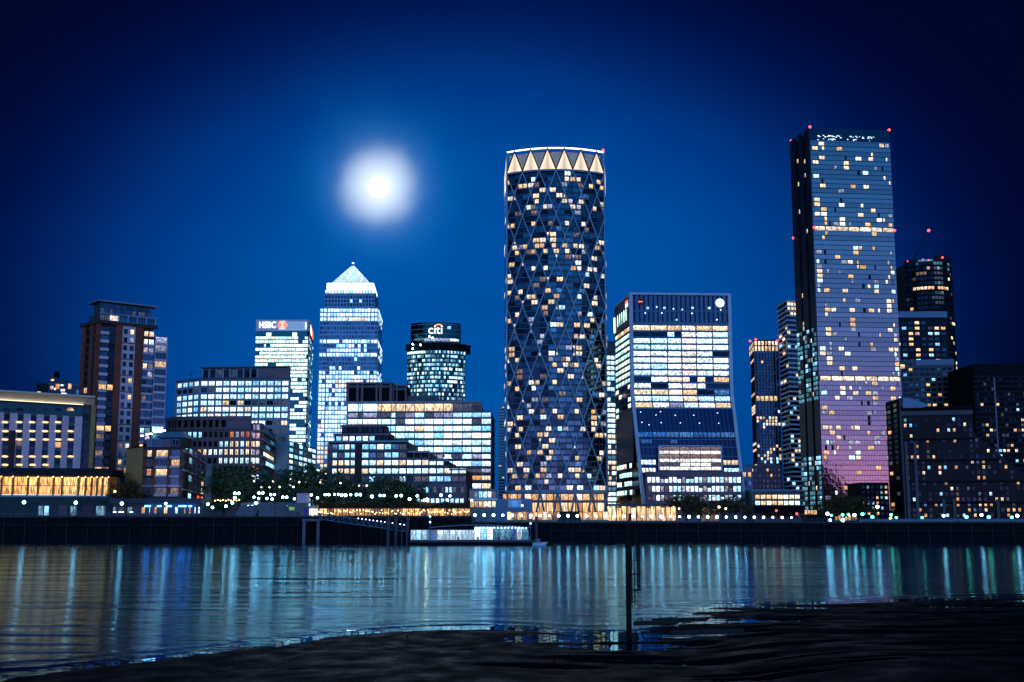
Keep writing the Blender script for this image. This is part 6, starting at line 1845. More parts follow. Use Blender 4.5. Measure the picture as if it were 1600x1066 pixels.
# ---------------------------------------------------------------- street lamps
_globe = {}
def globe(mat, r):
    k = (mat, r)
    if k not in _globe:
        m = MB(); m.ball((0, 0, 0), r, nu=12, nv=8); _globe[k] = m.mesh('globe', mat, None, True)
    return _globe[k]
_post = {}
def lamp(px, py, Y, label, mat='lampwhite', r=.55, twin=False, zb=None, group='street lamps', name='street_lamp'):
    r = round(r * random.uniform(.82, 1.22), 2); p = P(px, py, Y); z0 = zb if zb is not None else (QZ if p.x < QUAY_X and Y < 334 else G)
    if p.z - z0 < .8: z0 = p.z - 1.0
    t = thing(name, label, 'street lamp', (p.x, Y, z0), group); h = p.z - z0
    mb = MB(); mb.tube((p.x, Y, z0), (p.x, Y, p.z - r * .6), .09, .06, 7); mb.tube((p.x, Y, z0), (p.x, Y, z0 + min(.6, h * .3)), .16, .12, 7)
    if twin: mb.tube((p.x - .75, Y, p.z - r), (p.x + .75, Y, p.z - r), .05, .05, 5)
    build(mb, 'post', 'steeldark', t)
    for dx in ((-.75, .75) if twin else (0,)): put('globe', globe(mat, r), t, (p.x + dx, Y, p.z))
    return t
# row of lamps on the lower river wall
xs = [742 + 14.55 * k for k in range(35)]
def ordinal(n):
    ones = 'zeroth first second third fourth fifth sixth seventh eighth ninth tenth eleventh twelfth thirteenth fourteenth fifteenth sixteenth seventeenth eighteenth nineteenth'.split()
    if n < 20: return ones[n]
    t = 'twenty thirty'.split()[n // 10 - 2]
    return (t[:-1] + 'ieth') if n % 10 == 0 else t + '-' + ones[n % 10]
for k, x in enumerate(xs):
    if abs(x - 983) < 5: continue
    y = 805.0 + (x - 742) * 0.0078
    # named by what stands behind
    lamp(x, y, WALL_Y + .25, ('leftmost lamp of the even row along the lower river wall' if k == 0 else '%s lamp from the left in the even row along the lower river wall' % ordinal(k + 1)), 'lampwhite' if k < 30 else 'lampneutral', .42, False, G - .05, 'row of lamps along the lower river wall', 'wall_lamp')
# left promenade
for px, py, lab in ((37.5, 785, 'white lamp in front of the golden pavilion, nearest the left edge'), (118.5, 785.5, 'white lamp before the right half of the golden pavilion'), (190.5, 787, 'white lamp between the pavilion and the riverside flats'), (259, 787, 'white lamp among the blue strip lamps of the cafe'), (325, 788, 'white lamp right of the cafe front')):
    lamp(px, py, 306, lab, 'lampwhite', .5)
TW = [(370, 771, 'twin lamp at the head of the left stair rail'), (367, 778, 'second lamp down the left stair rail'), (363, 786, 'third lamp down the left stair rail'), (353, 791, 'lamp at the foot of the left stair rail'), (332, 793, 'low lamp beside the stair hedge'),
      (407.5, 770.5, 'twin lamp at the head of the right stair rail'), (397, 777, 'left lamp of the pair on the right stair rail'), (404, 779, 'right lamp of the pair on the right stair rail'), (400, 786, 'lamp halfway down the right stair rail'), (391, 791.5, 'twin lamp at the foot of the right stair rail'),
      (417, 779, 'lamp above the pale terrace wall near the stair'), (426, 773, 'twin lamp left of the red mast'), (425, 780, 'single lamp beside the red mast'), (445, 777, 'twin lamp between the mast and the pale box'), (460, 779.5, 'small lamp against the pale box'), (449, 791, 'lamp on the pale terrace wall'),
      (483.5, 773.5, 'twin lamp at the right of the pale box'), (496, 778, 'lamp low over the amber restaurant, first from the pale box'), (511, 773, 'twin lamp over the left end of the amber restaurant'), (525.5, 772.5, 'second twin lamp over the amber restaurant'), (537, 774, 'third twin lamp over the amber restaurant'), (548, 773, 'lamp above the small green kiosk light'), (560, 773, 'fourth twin lamp over the amber restaurant'), (581, 776, 'lamp over the middle of the amber restaurant'), (597, 774.5, 'twin lamp under the wide dark tree'), (619, 775, 'lamp right of the wide dark tree'), (627, 774.5, 'second lamp right of the wide dark tree'), (640, 780, 'lamp under the dark tree by the lilac plinth'), (652, 775, 'lamp left of the big star lamp'), (689, 774, 'lamp right of the big star lamp'), (703, 775, 'lamp at the right end of the lilac plinth'), (737, 782, 'lamp at the right end of the amber restaurant'), (760, 788, 'lamp in front of the lit shopfront by the lattice tower')]
for k, (px, py, lab) in enumerate(TW):
    lamp(px, py, 322, lab, 'lampwhite', .46, 'twin' in lab)
for px, py, lab in ((346.5, 752, 'pale pink lamp in the trees at the left'), (397, 752, 'warm lamp in front of the stair bay'), (427, 752, 'warm lamp on the red mast'), (467.5, 753.5, 'small white lamp high in the trees left of the loose tree'), (500.5, 754, 'warm lamp at the loose tree'), (532, 755, 'warm lamp under the stepped block'), (408.5, 761.5, 'small lamp low in the trees, left of the mast'), (421, 761.5, 'small lamp low in the trees, at the mast'), (437, 761, 'small lamp low in the trees, right of the mast'), (458.5, 761, 'small lamp low in the trees by the pale box'), (561, 759, 'warm lamp under the stepped block pilaster'), (573, 759, 'warm lamp between two dark trees')):
    lamp(px, py, 346, lab, 'lampneutral', .34, False, G)
lamp(667, 781, 312, 'brilliant star-like floodlight over the amber restaurant', 'lampstar', .55, False)
# coloured lamps on the right
for px, py, m, lab in ((1293, 803, 'lampwhite', 'white lamp under the left dark tree'), (1299, 805.5, 'lampgreen', 'green lamp under the left dark tree'), (1316.5, 804.5, 'lampgreen', 'green lamp under the tall dark tree'), (1325.5, 804, 'lampgreen', 'green lamp right of the tall dark tree'), (1335, 805, 'lampwhite', 'white lamp under the trees'), (1347.5, 803.5, 'lampgreen', 'green lamp left of the low dark flats'), (1297, 813, 'lampwhite', 'white lamp low on the wall at the end of the row'), (1317, 813, 'lampwhite', 'white lamp low on the wall below the tall dark tree'), (1363, 808, 'lampgreen', 'dim green lamp below the low dark flats'), (1392.5, 804.5, 'lampgreen', 'green lamp at the foot of the stair tower'), (1400.5, 809, 'lampgreen', 'low green lamp beside the stair tower'), (1371, 792, 'lampwhite', 'white lamp in the low dark flats'), (1474.5, 806, 'lampwhite', 'white lamp in front of the dark apartments'), (1510, 808, 'lampgreen', 'green lamp in front of the dark apartments'), (1533.5, 805, 'lampwhite', 'bright white lamp right of the green one'), (1545, 808, 'lampgreen', 'second green lamp from the right edge'), (1581, 808.5, 'lampgreen', 'green lamp nearest the right edge'), (1589.5, 806, 'lampwhite', 'white lamp nearest the right edge'), (1441, 809, 'lampgreen', 'dim green lamp by the amber ground-floor windows')):
    lamp(px, py, 308, lab, m, .5, False, G, 'lamps along the dark right-hand quay')
for px, py, m, lab in ((1123.5, 792.5, 'lampwarm', 'warm lamp between the trees by the flared tower'), (1061, 795, 'lampneutral', 'pinkish lamp beside the lit lobby'), (1134, 795, 'lampneutral', 'pinkish lamp right of the warm lamp'), (816, 790, 'lampwarm', 'orange lamp in front of the round blue emblem'), (1213, 798, 'lampred', 'red-topped mast lamp by the black canopy'), (1245, 803, 'lampred', 'red lamp under the black canopy'), (179.5, 768, 'lampwarm', 'warm lamp under the brown lit tree'), (1391.5, 810, 'lampwarm', 'orange lamp at the foot of the stair tower')):
    lamp(px, py, 330, lab, m, .42, False, G, 'warm lamps among the trees')
for k in range(10):
    px = 336 + k * 4.2; t = MB(); p = P(px, 782.5 - (k % 2), 330); t.ball(p, .24); o = build(t, 'festoon_bulb', 'lampwarm'); tag(o, '%s orange bulb from the left of the festoon above the stair hedge' % ordinal(k + 1), 'bulb', 'festoon bulbs above the stair hedge')

# ---------------------------------------------------------------- small blue roof spots and ground-floor lights of the hotel side
# slim red mast
p = P(428.5, 806, 304); t = thing('flag_mast', 'slim dark red mast rising in front of the trees', 'mast', (p.x, 304, QZ))
mb = MB(); top = P(431, 676, 304).z; mb.tube((p.x, 304, QZ), (p.x, 304, top), .16, .06, 8); build(mb, 'mast_pole', 'redpaint', t)
mb = MB(); zz = P(428, 742, 304).z; mb.tube((p.x - .3, 304, zz - 2.5), (p.x - .25, 304, zz + 2.0), .55, .3, 8); build(mb, 'furled_flag', 'redpaint', t)

# ---------------------------------------------------------------- terrace wall, steps and pale box
def terrace():
    b = Bld('terrace_steps', 'pale terrace wall with broad steps and rails below the trees', 'steps', (P(405, 800, 326).x, 326, QZ))
    Y = 318
    x0, x1 = P(367, 800, Y).x, P(398, 800, Y).x
    zt = P(400, 785, Y).z
    for k in range(9):
        z = QZ + (zt - QZ) * (k + 1) / 9; mb = MB(); mb.box(x0 + k * .12, x1 + k * .22, Y + k * .55, Y + 7, z - (zt - QZ) / 9, z); b.part('step', mb, 'concrete')
    xa, xb = P(404, 800, Y).x, P(470, 800, Y).x
    for k in range(4):
        z0 = QZ + (zt - QZ) * k / 4; z1 = QZ + (zt - QZ) * (k + 1) / 4 - .06
        mb = MB(); mb.box(xa, xb, Y + .25 * k, Y + 6, z0, z1); b.part('wall_course', mb, 'concrete')
    for (u0, v0, u1, v1) in ((363, 804, 371, 782), (397, 804, 407, 782)):
        mb = MB(); a = P(u0, v0, Y - .5); c = P(u1, v1, Y + 4)
        for k in range(7):
            q = a.lerp(c, k / 6); mb.tube(q, q + V3(0, 0, 1.0), .05, .05, 5)
        mb.tube(a + V3(0, 0, 1), c + V3(0, 0, 1), .06, .06, 6); b.part('stair_rail', mb, 'steeldark')
    b.done()
    q = Bld('ticket_box', 'pale blue boxy kiosk standing above the pier entrance', 'kiosk', (P(472, 780, 312).x, 312, QZ))
    X0, X1 = P(463.5, 780, 312).x, P(480, 780, 312).x
    mb = MB(); mb.box(X0, X1, 312, 316, P(470, 786, 312).z, P(470, 771, 312).z); q.part('screen_panel', mb, 'render')
    mb = MB(); mb.box(X0 - 1.5, X1 - .4, 311, 316, QZ, P(470, 786, 312).z - .05); q.part('kiosk_body', mb, 'concrete')
    mb = MB(); mb.box(X1 - .4, X1 + .3, 310.6, 316, QZ, P(470, 792, 312).z); q.part('blue_pillar', mb, 'bluepillar')
    fk = Fac((X0 - 2.6, 310.9), (X0 - .2, 310.9)); q.win(fk, .0, 1, P(458, 798, 311).z, P(458, 792, 311).z, .1, 'greenlit', 'dark', 2, name='lit_hatch')
    q.done()
matte('bluepillar', (.01, .05, .5), 0.5, 0.1, 0.2)
lit('greenlit', (.05, .7, .12), (.2, .8, .25), 0.6, 0.3)
terrace()

# ---------------------------------------------------------------- amber restaurant terrace under a long hedge roof
def restaurant():
    b = Bld('terrace_restaurant', 'long riverside restaurant terrace glowing amber under a planted roof', 'restaurant', (P(600, 800, 314).x, 314, QZ))
    Y = 314
    X0, X1 = P(498, 800, Y).x, P(735, 800, Y).x
    z0, z1, z2 = QZ, P(600, 795, Y).z, P(600, 786, Y).z
    mb = MB(); mb.box(X0, X1, Y - 3, Y + 6, z1 + .3, z1 + .6); b.part('roof_slab', mb, 'dark')
    mb = MB(); mb.box(X0, X1, Y + 4, Y + 5, z0, z1 + .3); b.part('back_wall', mb, 'ochre')
    hd = MB(); rnd = random.Random(4)
    for k in range(5200):
        x = rnd.uniform(X0, X1); t = rnd.random(); y = Y - 3 + rnd.uniform(0, 4); zz = z1 + .5 + (z2 - z1) * t * (0.75 + .25 * math.sin(x * .7))
        n = V3(rnd.gauss(0, 1), rnd.gauss(0, 1), rnd.gauss(0, 1)).normalized(); u = n.orthogonal().normalized(); v = n.cross(u); p = V3(x, y, zz)
        hd.face([p - u * .3, p + v * .2, p + u * .3, p - v * .2])
    b.part('foliage', hd, 'leaves_warm', None, 'stuff')
    f = Fac((X0, Y + 3.9), (X1, Y + 3.9))
    for u0, u1 in even(0, 1, 24, .06): b.win(f, u0, u1, z0 + .1, z1 + .2, .05, pick([('warm', 2), ('amber', 4), ('dimwarm', 3), ('pavilion_glow', 2)]), 'dark', 3)
    for k in range(25):
        x = X0 + (X1 - X0) * k / 24; mb = MB(); mb.box(x - .12, x + .12, Y - 2.8, Y - 2.5, z0, z1 + .3); b.part('terrace_post', mb, 'dark')
    for k in range(78):
        x = X0 + (X1 - X0) * (k + rnd.random() * .7) / 78; mb = MB()
        put('festoon_bulb', globe('bulb', .2), b.root, (x, Y - 3.2 + rnd.random() * 3, z0 + (z1 - z0) * (.25 + .6 * rnd.random())))
    b.done()
    # round lit kiosk beside it
    q = Bld('lit_pavilion', 'small round glowing pavilion at the pier head', 'pavilion', (P(490, 800, 306).x, 306, QZ))
    c = P(490, 800, 306); h = P(490, 791, 306).z - QZ
    mb = MB(); mb.tube((c.x, 306, QZ + .4), (c.x, 306, QZ + h * .75), 1.5, 1.5, 12); q.part('glass_drum', mb, 'drum')
    mb = MB(); mb.tube((c.x, 306, QZ + h * .75), (c.x, 306, QZ + h * 1.1), 1.9, .3, 12); q.part('roof', mb, 'creampaint')
    for k in range(6):
        a = k * math.pi / 3; mb = MB(); mb.tube((c.x + 1.6 * math.cos(a), 306 + 1.6 * math.sin(a), QZ), (c.x + 1.6 * math.cos(a), 306 + 1.6 * math.sin(a), QZ + h * .75), .1, .1, 6); q.part('post', mb, 'white_paint')
    q.done()
    # lit shopfront between restaurant and lattice tower
    s = Bld('corner_shopfront', 'white two storey shopfront with amber glazing beside the lattice tower', 'shop', (P(757, 800, 340).x, 340, G))
    f = Fac(xy(P(733, 790, 340)), xy(P(776, 790, 340)))
    s.solid('wall', [xy(f.pos(0, 0, -.2)), xy(f.pos(1, 0, -.2)), xy(f.pos(1, 0, -8)), xy(f.pos(0, 0, -8))], G, f.Z(755, 764), 'concrete')
    for y0, y1, pal in ((778, 768, ['cool', 'teal', 'white', 'dim']), (793, 783, ['warm', 'amber', 'warm', 'cream'])):
        for k, (u0, u1) in enumerate(even(.02, .98, 6, .12)): s.win(f, u0, u1, f.Z(755, y0), f.Z(755, y1), .02, random.choice(pal), 'stone', 2)
    s.bar('canopy', f, -.02, 1.02, f.Z(755, 782), f.Z(755, 779), -.2, 1.4, 'white_paint'); s.done()
    # shopfront strip below the lattice tower
    s = Bld('lit_terrace_row', 'row of amber lit terrace stalls in front of the lattice tower', 'terrace', (P(860, 800, 345).x, 345, G))
    f = Fac(xy(P(792, 800, 345)), xy(P(950, 800, 345)))
    for k, (u0, u1) in enumerate(even(0, 1, 20, .1)):
        s.win(f, u0, u1, G + .1, f.Z(870, 800) + random.uniform(-.2, .4), 0, pick([('warm', 4), ('cream', 2), ('amber', 3), ('dimwarm', 2)]), 'dark', 3)
    s.bar('counter', f, 0, 1, G, G + .7, .3, .8, 'ochre'); s.done()
    # dark boat-shaped shelter in front
    h = Bld('dark_shelter', 'black low shelter standing on the wall before the lattice tower', 'shelter', (P(890, 808, 306).x, 306, G))
    X0, X1 = P(871, 808, 306).x, P(908, 808, 306).x; zt = P(890, 800, 306).z
    mb = MB(); mb.prism([(X0, 304), (X1, 304), (X1, 308), (X0, 308)], G, zt, 0, [(X0 + .8, 304.6), (X1 - .8, 304.6), (X1 - .8, 307.4), (X0 + .8, 307.4)]); h.part('shelter_shell', mb, 'black')
    mb = MB(); mb.box(X0 - .3, X1 + .3, 303.6, 308.4, zt, zt + .18); h.part('roof', mb, 'dark')
    h = Bld('dark_shelter', 'black shelter with lit tan roof at the foot of the tallest tower', 'shelter', (P(1275, 808, 306).x, 306, G))
    X0, X1 = P(1258, 808, 306).x, P(1288, 808, 306).x; zt = P(1275, 804, 306).z
    mb = MB(); mb.prism([(X0, 304), (X1, 304), (X1, 308), (X0, 308)], G, zt, 0, [(X0 + .8, 304.6), (X1 - .8, 304.6), (X1 - .8, 307.4), (X0 + .8, 307.4)]); h.part('shelter_shell', mb, 'black')
    f = Fac((X0 + .8, 309), (X1 - 1.5, 309)); 
    for u0, u1 in even(0, 1, 4, .06): h.win(f, u0, u1, zt, P(1275, 797, 306).z, 0, 'warm', 'dark', 2)
    h.done()
    # amber kiosks under the right-hand trees
    s = Bld('amber_kiosk', 'amber lit kiosk row under the dark trees by the tallest tower', 'kiosk', (P(1325, 808, 320).x, 320, G))
    f = Fac(xy(P(1304, 805, 320)), xy(P(1340, 805, 320)))
    for k, (u0, u1) in enumerate(even(0, 1, 7, .2)): s.win(f, u0, u1, G + .4, f.Z(1320, 805 if k in (1, 4, 5) else 807), 0, pick([('amber', 3), ('warm', 2), ('dimwarm', 1)]), 'dark', 2)
    s.bar('canopy', f, -.03, 1.03, f.Z(1320, 804.5), f.Z(1320, 803.8), -2, 1, 'dark'); s.done()
lamp_mat('bulb', (1, .62, .22), 7, False)
lamp_mat('drum', (1, .72, .42), 1.6, False)
restaurant()

# ---------------------------------------------------------------- pier: portal, gangway, dolphins, pontoon
def pier():
    Y = 297
    b = Bld('pier_portal', 'concrete portal frame carrying the shore end of the gangway', 'pier', (P(487, 830, Y).x, Y, 0))
    zt = P(487, 811, Y).z
    for px in (476, 498):
        x = P(px, 830, Y).x; mb = MB(); mb.box(x - .5, x + .5, Y - 1.2, Y - .2, -2, zt - .8); b.part('column', mb, 'concrete')
    x0, x1 = P(473, 820, Y).x, P(501, 820, Y).x
    mb = MB(); mb.box(x0, x1, Y - 1.5, Y + 2, zt - .8, zt); b.part('crossbeam', mb, 'concrete')
    # gangway
    g_ = Bld('gangway', 'long sloping steel truss gangway down to the pontoon', 'gangway', (P(560, 820, 290).x, 290, 4))
    A = P(500, 811.5, 294); B = P(638, 831, 282)
    for s, nm in ((-1.1, 'truss'), (1.1, 'truss')):
        mb = MB(); o = V3(0, s, 0)
        mb.tube(A + o, B + o, .16, .16, 5); mb.tube(A + o + V3(0, 0, 1.9), B + o + V3(0, 0, 1.9), .13, .13, 5)
        for k in range(15):
            p = A.lerp(B, k / 14) + o; mb.tube(p, p + V3(0, 0, 1.9), .07, .07, 4)
            if k < 14: q = A.lerp(B, (k + 1) / 14) + o; mb.tube(p, q + V3(0, 0, 1.9), .06, .06, 4)
        g_.part(nm, mb, 'steel')
    mb = MB(); mb.hexa([A + V3(0, -1, -.1), B + V3(0, -1, -.1), B + V3(0, 1, -.1), A + V3(0, 1, -.1)], [A + V3(0, -1, .1), B + V3(0, -1, .1), B + V3(0, 1, .1), A + V3(0, 1, .1)]); g_.part('walkway', mb, 'steeldark')
    for k in range(14):
        p = A.lerp(B, .45 + .55 * k / 13) + V3(0, -1.1, 2.2); put('gangway_lamp', globe('bulbpink', .17), g_.root, p)
    # dolphins: groups of mooring piles
    for px, w, y1, lab in ((607, 5.5, 807, 'thick dark mooring pile where the gangway ends'), (619, 5.5, 806, 'dark mooring pile second from the gangway end'), (637, 5, 808, 'dark mooring pile beside the pontoon left end'), (838, 4.5, 809, 'dark mooring pile at the right end of the pontoon'), (628, 2.5, 812, 'thin dark mooring pile between two thick ones')):
        p = P(px, y1, 276); r = w / 2 / FPX * 276 * 1.0
        t = thing('mooring_pile', lab, 'pile', (p.x, 276, 0), 'mooring piles of the pier'); mb = MB(); mb.tube((p.x, 276, -3), (p.x, 276, p.z), r, r, 12); build(mb, 'pile_shaft', 'steeldark', t)
        mb = MB(); mb.tube((p.x, 276, p.z), (p.x, 276, p.z + .35), r * 1.12, r * .6, 12); build(mb, 'pile_cap', 'dark', t)
    # pontoon with glazed shelter
    q = Bld('pontoon', 'floating pontoon with long white lit glass shelter', 'pontoon', (P(740, 845, 272).x, 272, 0))
    Yp = 270
    X0, X1 = P(640, 845, Yp).x, P(843, 845, Yp).x; zd = P(740, 846, Yp).z
    mb = MB(); mb.prism([(X0, Yp), (X0 + 1.5, Yp - 1.2), (X1 - 1.5, Yp - 1.2), (X1, Yp), (X1, Yp + 9), (X0, Yp + 9)], -.8, zd + .3); q.part('hull', mb, 'black')
    mb = MB(); mb.box(X0, X1, Yp - 1.4, Yp - 1.2, zd - .2, zd + .15); q.part('rubbing_strake', mb, 'steeldark')
    f = Fac((P(641, 835, Yp + 1.5).x, Yp + 1.5), (P(826, 835, Yp + 1.5).x, Yp + 1.5))
    zr = f.Z(740, 823); 
    def c(px): return f.U(px, 835)
    for a0, a1, n, m in ((642, 667, 3, 'pontlit'), (683, 741, 6, 'pontlit'), (741, 780, 4, 'pontbright'), (780, 825, 5, 'pontlit')):
        for u0, u1 in even(c(a0), c(a1), n, .05): q.win(f, u0, u1, zd + .35, zr - (0 if a0 > 700 else 1.0), 0, m if random.random() < .68 else pick([('teal', 2), ('cool', 2), ('bluelit', 1)]), 'steel', 4, ny=2)
    q.solid('shelter_back', [xy(f.pos(0, 0, -.4)), xy(f.pos(1, 0, -.4)), xy(f.pos(1, 0, -5)), xy(f.pos(0, 0, -5))], zd + .3, zr - 1.05, 'white_paint')
    # bowed roof
    mb = MB(); n = 18
    for k in range(n):
        t0, t1 = k / n, (k + 1) / n; u0, u1 = c(671) + (c(829) - c(671)) * t0, c(671) + (c(829) - c(671)) * t1
        h0, h1 = zr - .9 + 1.3 * math.sin(math.pi * (.12 + .78 * t0)), zr - .9 + 1.3 * math.sin(math.pi * (.12 + .78 * t1))
        mb.hexa([f.pos(u0, h0, 1.6), f.pos(u1, h1, 1.6), f.pos(u1, h1, -6), f.pos(u0, h0, -6)], [f.pos(u0, h0 + .25, 1.6), f.pos(u1, h1 + .25, 1.6), f.pos(u1, h1 + .25, -6), f.pos(u0, h0 + .25, -6)])
    q.part('bowed_roof', mb, 'steel')
    for k in range(15):
        x = c(745) + (c(822) - c(745)) * k / 14; put('ceiling_lamp', globe('lampwhite', .16), q.root, f.pos(x, zr - .35, .8))
    mb = MB(); z1 = zd + 1.5
    mb.box(P(680, 840, Yp - .6).x, P(828, 840, Yp - .6).x, Yp - .65, Yp - .58, z1 - .06, z1)
    k = 680
    while k < 829: x = P(k, 840, Yp - .6).x; mb.box(x - .04, x + .04, Yp - .65, Yp - .58, zd + .3, z1 - .06); k += 3.2
    q.part('railing', mb, 'white_paint')
    for px, m in ((716, 'redpaint'), (747, 'redpaint'), (780, 'dark'), (799, 'redpaint')):
        p = f.pos(c(px), zd + .35, .9); mb = MB(); mb.box(p.x - .3, p.x + .3, p.y - .25, p.y + .25, zd + .35, zd + 1.45); q.part('life_buoy_locker', mb, m)
    for px, py in ((672, 807), (672, 816), (829, 809), (829, 818)):
        put('mast_lamp', globe('lampblue2', .28), q.root, P(px, py, Yp + 1))
    for px in (672, 829):
        p = P(px, 806, Yp + 1.05); mb = MB(); mb.tube((p.x, p.y + .3, zd), (p.x, p.y + .3, p.z), .1, .07, 6); q.part('lamp_mast', mb, 'steel')
    q.done()
    # little blue-white launch at the pontoon end
    p = P(843, 842, 268); t = thing('launch', 'small pale launch tied at the right end of the pontoon', 'boat', (p.x, 268, 0))
    mb = MB(); L_ = 2.2
    mb.hexa([(p.x - L_, 267.4, -.1), (p.x + L_ * .8, 267.7, -.1), (p.x + L_ * .8, 268.3, -.1), (p.x - L_, 268.6, -.1)], [(p.x - L_ * 1.05, 267.1, .8), (p.x + L_ * 1.25, 267.9, 1.1), (p.x + L_ * 1.25, 268.1, 1.1), (p.x - L_ * 1.05, 268.9, .8)]); build(mb, 'hull', 'white_paint', t)
    mb = MB(); mb.box(p.x - 1.2, p.x + .2, 267.5, 268.5, .85, 2.1); build(mb, 'cabin', 'steel', t)
lamp_mat('bulbpink', (.85, .75, 1), 6, False); lamp_mat('lampblue2', (.2, .55, 1), 9)
lit('pontlit', (.50, .80, 1), (.75, .92, 1), 1.3, 0.45, 2.2, 2.0, 0.5)
lit('pontbright', (.75, .92, 1), (.9, .97, 1), 2.2, 0.6, 2.0, 2.0, 0.3)
pier()

# ---------------------------------------------------------------- near river marker: steel pile with ladder and square topmark
def marker():
    Y = 57.5
    b0 = P(983, 992, Y); top = P(982.5, 826, Y); r = 4.2 / FPX * Y
    t = thing('river_marker_pile', 'rusty steel marker pile with ladder and square topmark near the beach', 'marker pile', (b0.x, Y, 0))
    mb = MB(); mb.tube((b0.x, Y, -1.5), (b0.x, Y, top.z), r, r, 16); build(mb, 'pile_shaft', 'rust', t)
    mb = MB(); mb.tube((b0.x, Y, top.z), (b0.x, Y, top.z + .12), r * 1.15, r * 1.15, 16); build(mb, 'pile_cap', 'rust', t)
    z2 = P(983, 771, Y).z; mb = MB(); mb.tube((b0.x + .02, Y, top.z + .1), (b0.x + .02, Y, z2), .035, .03, 6); m = build(mb, 'topmark_staff', 'rust', t)
    mb = MB(); a = P(979, 782.5, Y); c = P(987.5, 773.5, Y); mb.box(a.x, c.x, Y - .05, Y + .05, a.z, c.z); build(mb, 'topmark', 'black', m)
    mb = MB(); p = P(984, 808, Y); mb.tube((p.x, Y - .1, p.z - .3), (p.x, Y - .1, p.z + .25), .10, .10, 8); build(mb, 'navigation_lamp', 'redpaint', m)
    # ladder and guide rails held off the pile by brackets
    xl, xr, xo = P(990, 900, Y).x, P(997, 900, Y).x, P(999, 900, Y).x
    z0, z1 = P(990, 943, Y).z, P(990, 826, Y).z
    lad = MB(); lad.tube((xl - .14, Y - .1, z0), (xl - .14, Y - .1, P(990, 846, Y).z), .045, .045, 5); lad.tube((xl + .04, Y - .1, z0), (xl + .04, Y - .1, P(990, 846, Y).z), .045, .045, 5)
    build(lad, 'ladder_stile', 'rust', t)
    zz = z0 + .1
    while zz < P(990, 847, Y).z:
        m_ = MB(); m_.tube((xl - .14, Y - .1, zz), (xl + .04, Y - .1, zz), .024, .024, 5); build(m_, 'rung', 'rust', t); zz += .22
    for x, y0, y1 in ((xr - .03, 922, 826), (xr + .09, 922, 846)):
        m_ = MB(); m_.tube((x, Y - .05, P(990, y0, Y).z), (x, Y - .05, P(990, y1, Y).z), .05, .05, 6); build(m_, 'guide_rail', 'rust', t)
    for y in (826, 849, 875.5, 897.5, 922):
        z = P(990, y, Y).z; m_ = MB(); m_.tube((b0.x, Y - .05, z), (xo + .1, Y - .05, z), .055, .055, 6); build(m_, 'bracket', 'rust', t)
marker()
# broken timber on the foreshore
for k, (px, py, ln, rz, lab) in enumerate(((1025, 976, 3.4, .05, 'dark timber baulk lying by the pools right of the marker pile'), (1062, 972, 4.2, -.06, 'longer dark timber baulk next to the pools'), (1105, 991, 5.0, .03, 'half sunk timber baulk on the mud'))):
    p = PZ(px, py, .18); z = max(.05, beach_z(p.x, p.y)) ; o = thing('timber_baulk', lab, 'timber', (p.x, p.y, z), 'timbers on the foreshore')
    mb = MB(); a = V3(p.x - ln / 2 * math.cos(rz), p.y - ln / 2 * math.sin(rz), z + .05); c = V3(p.x + ln / 2 * math.cos(rz), p.y + ln / 2 * math.sin(rz), z + .2)
    d = V3(-math.sin(rz), math.cos(rz), 0) * .2; mb.hexa([a - d, c - d, c + d, a + d], [a - d * .9 + V3(0, 0, .32), c - d * .9 + V3(0, 0, .3), c + d * .9 + V3(0, 0, .3), a + d * .9 + V3(0, 0, .32)]); build(mb, 'beam', 'bark', o)
    mb = MB(); mb.tube(a + V3(.6, 0, .1), a + V3(.6, -.05, .62), .05, .04, 6); build(mb, 'iron_bolt', 'rust', o)

# ---------------------------------------------------------------- stones and weed scattered over the mud
rnd = random.Random(11); st = MB()
for k in range(2600):
    x = rnd.uniform(-24, 62); y = shore(x) - abs(rnd.gauss(0, 1)) * 16 - .3
    if y < 26: continue
    z = beach_z(x, y); r = rnd.uniform(.03, .11) * (2.0 if rnd.random() < .06 else 1)
    i = len(st.v); n = 6; h = r * rnd.uniform(.35, .8); a0 = rnd.uniform(0, 6)
    ring_ = [(x + r * rnd.uniform(.7, 1.3) * math.cos(a0 + 6.283 * q / n), y + r * rnd.uniform(.6, 1.1) * math.sin(a0 + 6.283 * q / n), z - .02) for q in range(n)]
    st.v += ring_ + [(x + rnd.uniform(-.3, .3) * r, y + rnd.uniform(-.3, .3) * r, z + h)]
    for q in range(n): st.f.append([i + q, i + (q + 1) % n, i + n]); st.m.append(0); st.uv.append([(0, 0)] * 3)
matte('wetstone', (.008, .008, .010), 0.3, 0.5, 3.0, 0.4)
tag(build(st, 'beach_stones', 'wetstone'), 'wet stones and rubble strewn over the mud beach', 'stones', kind='stuff')

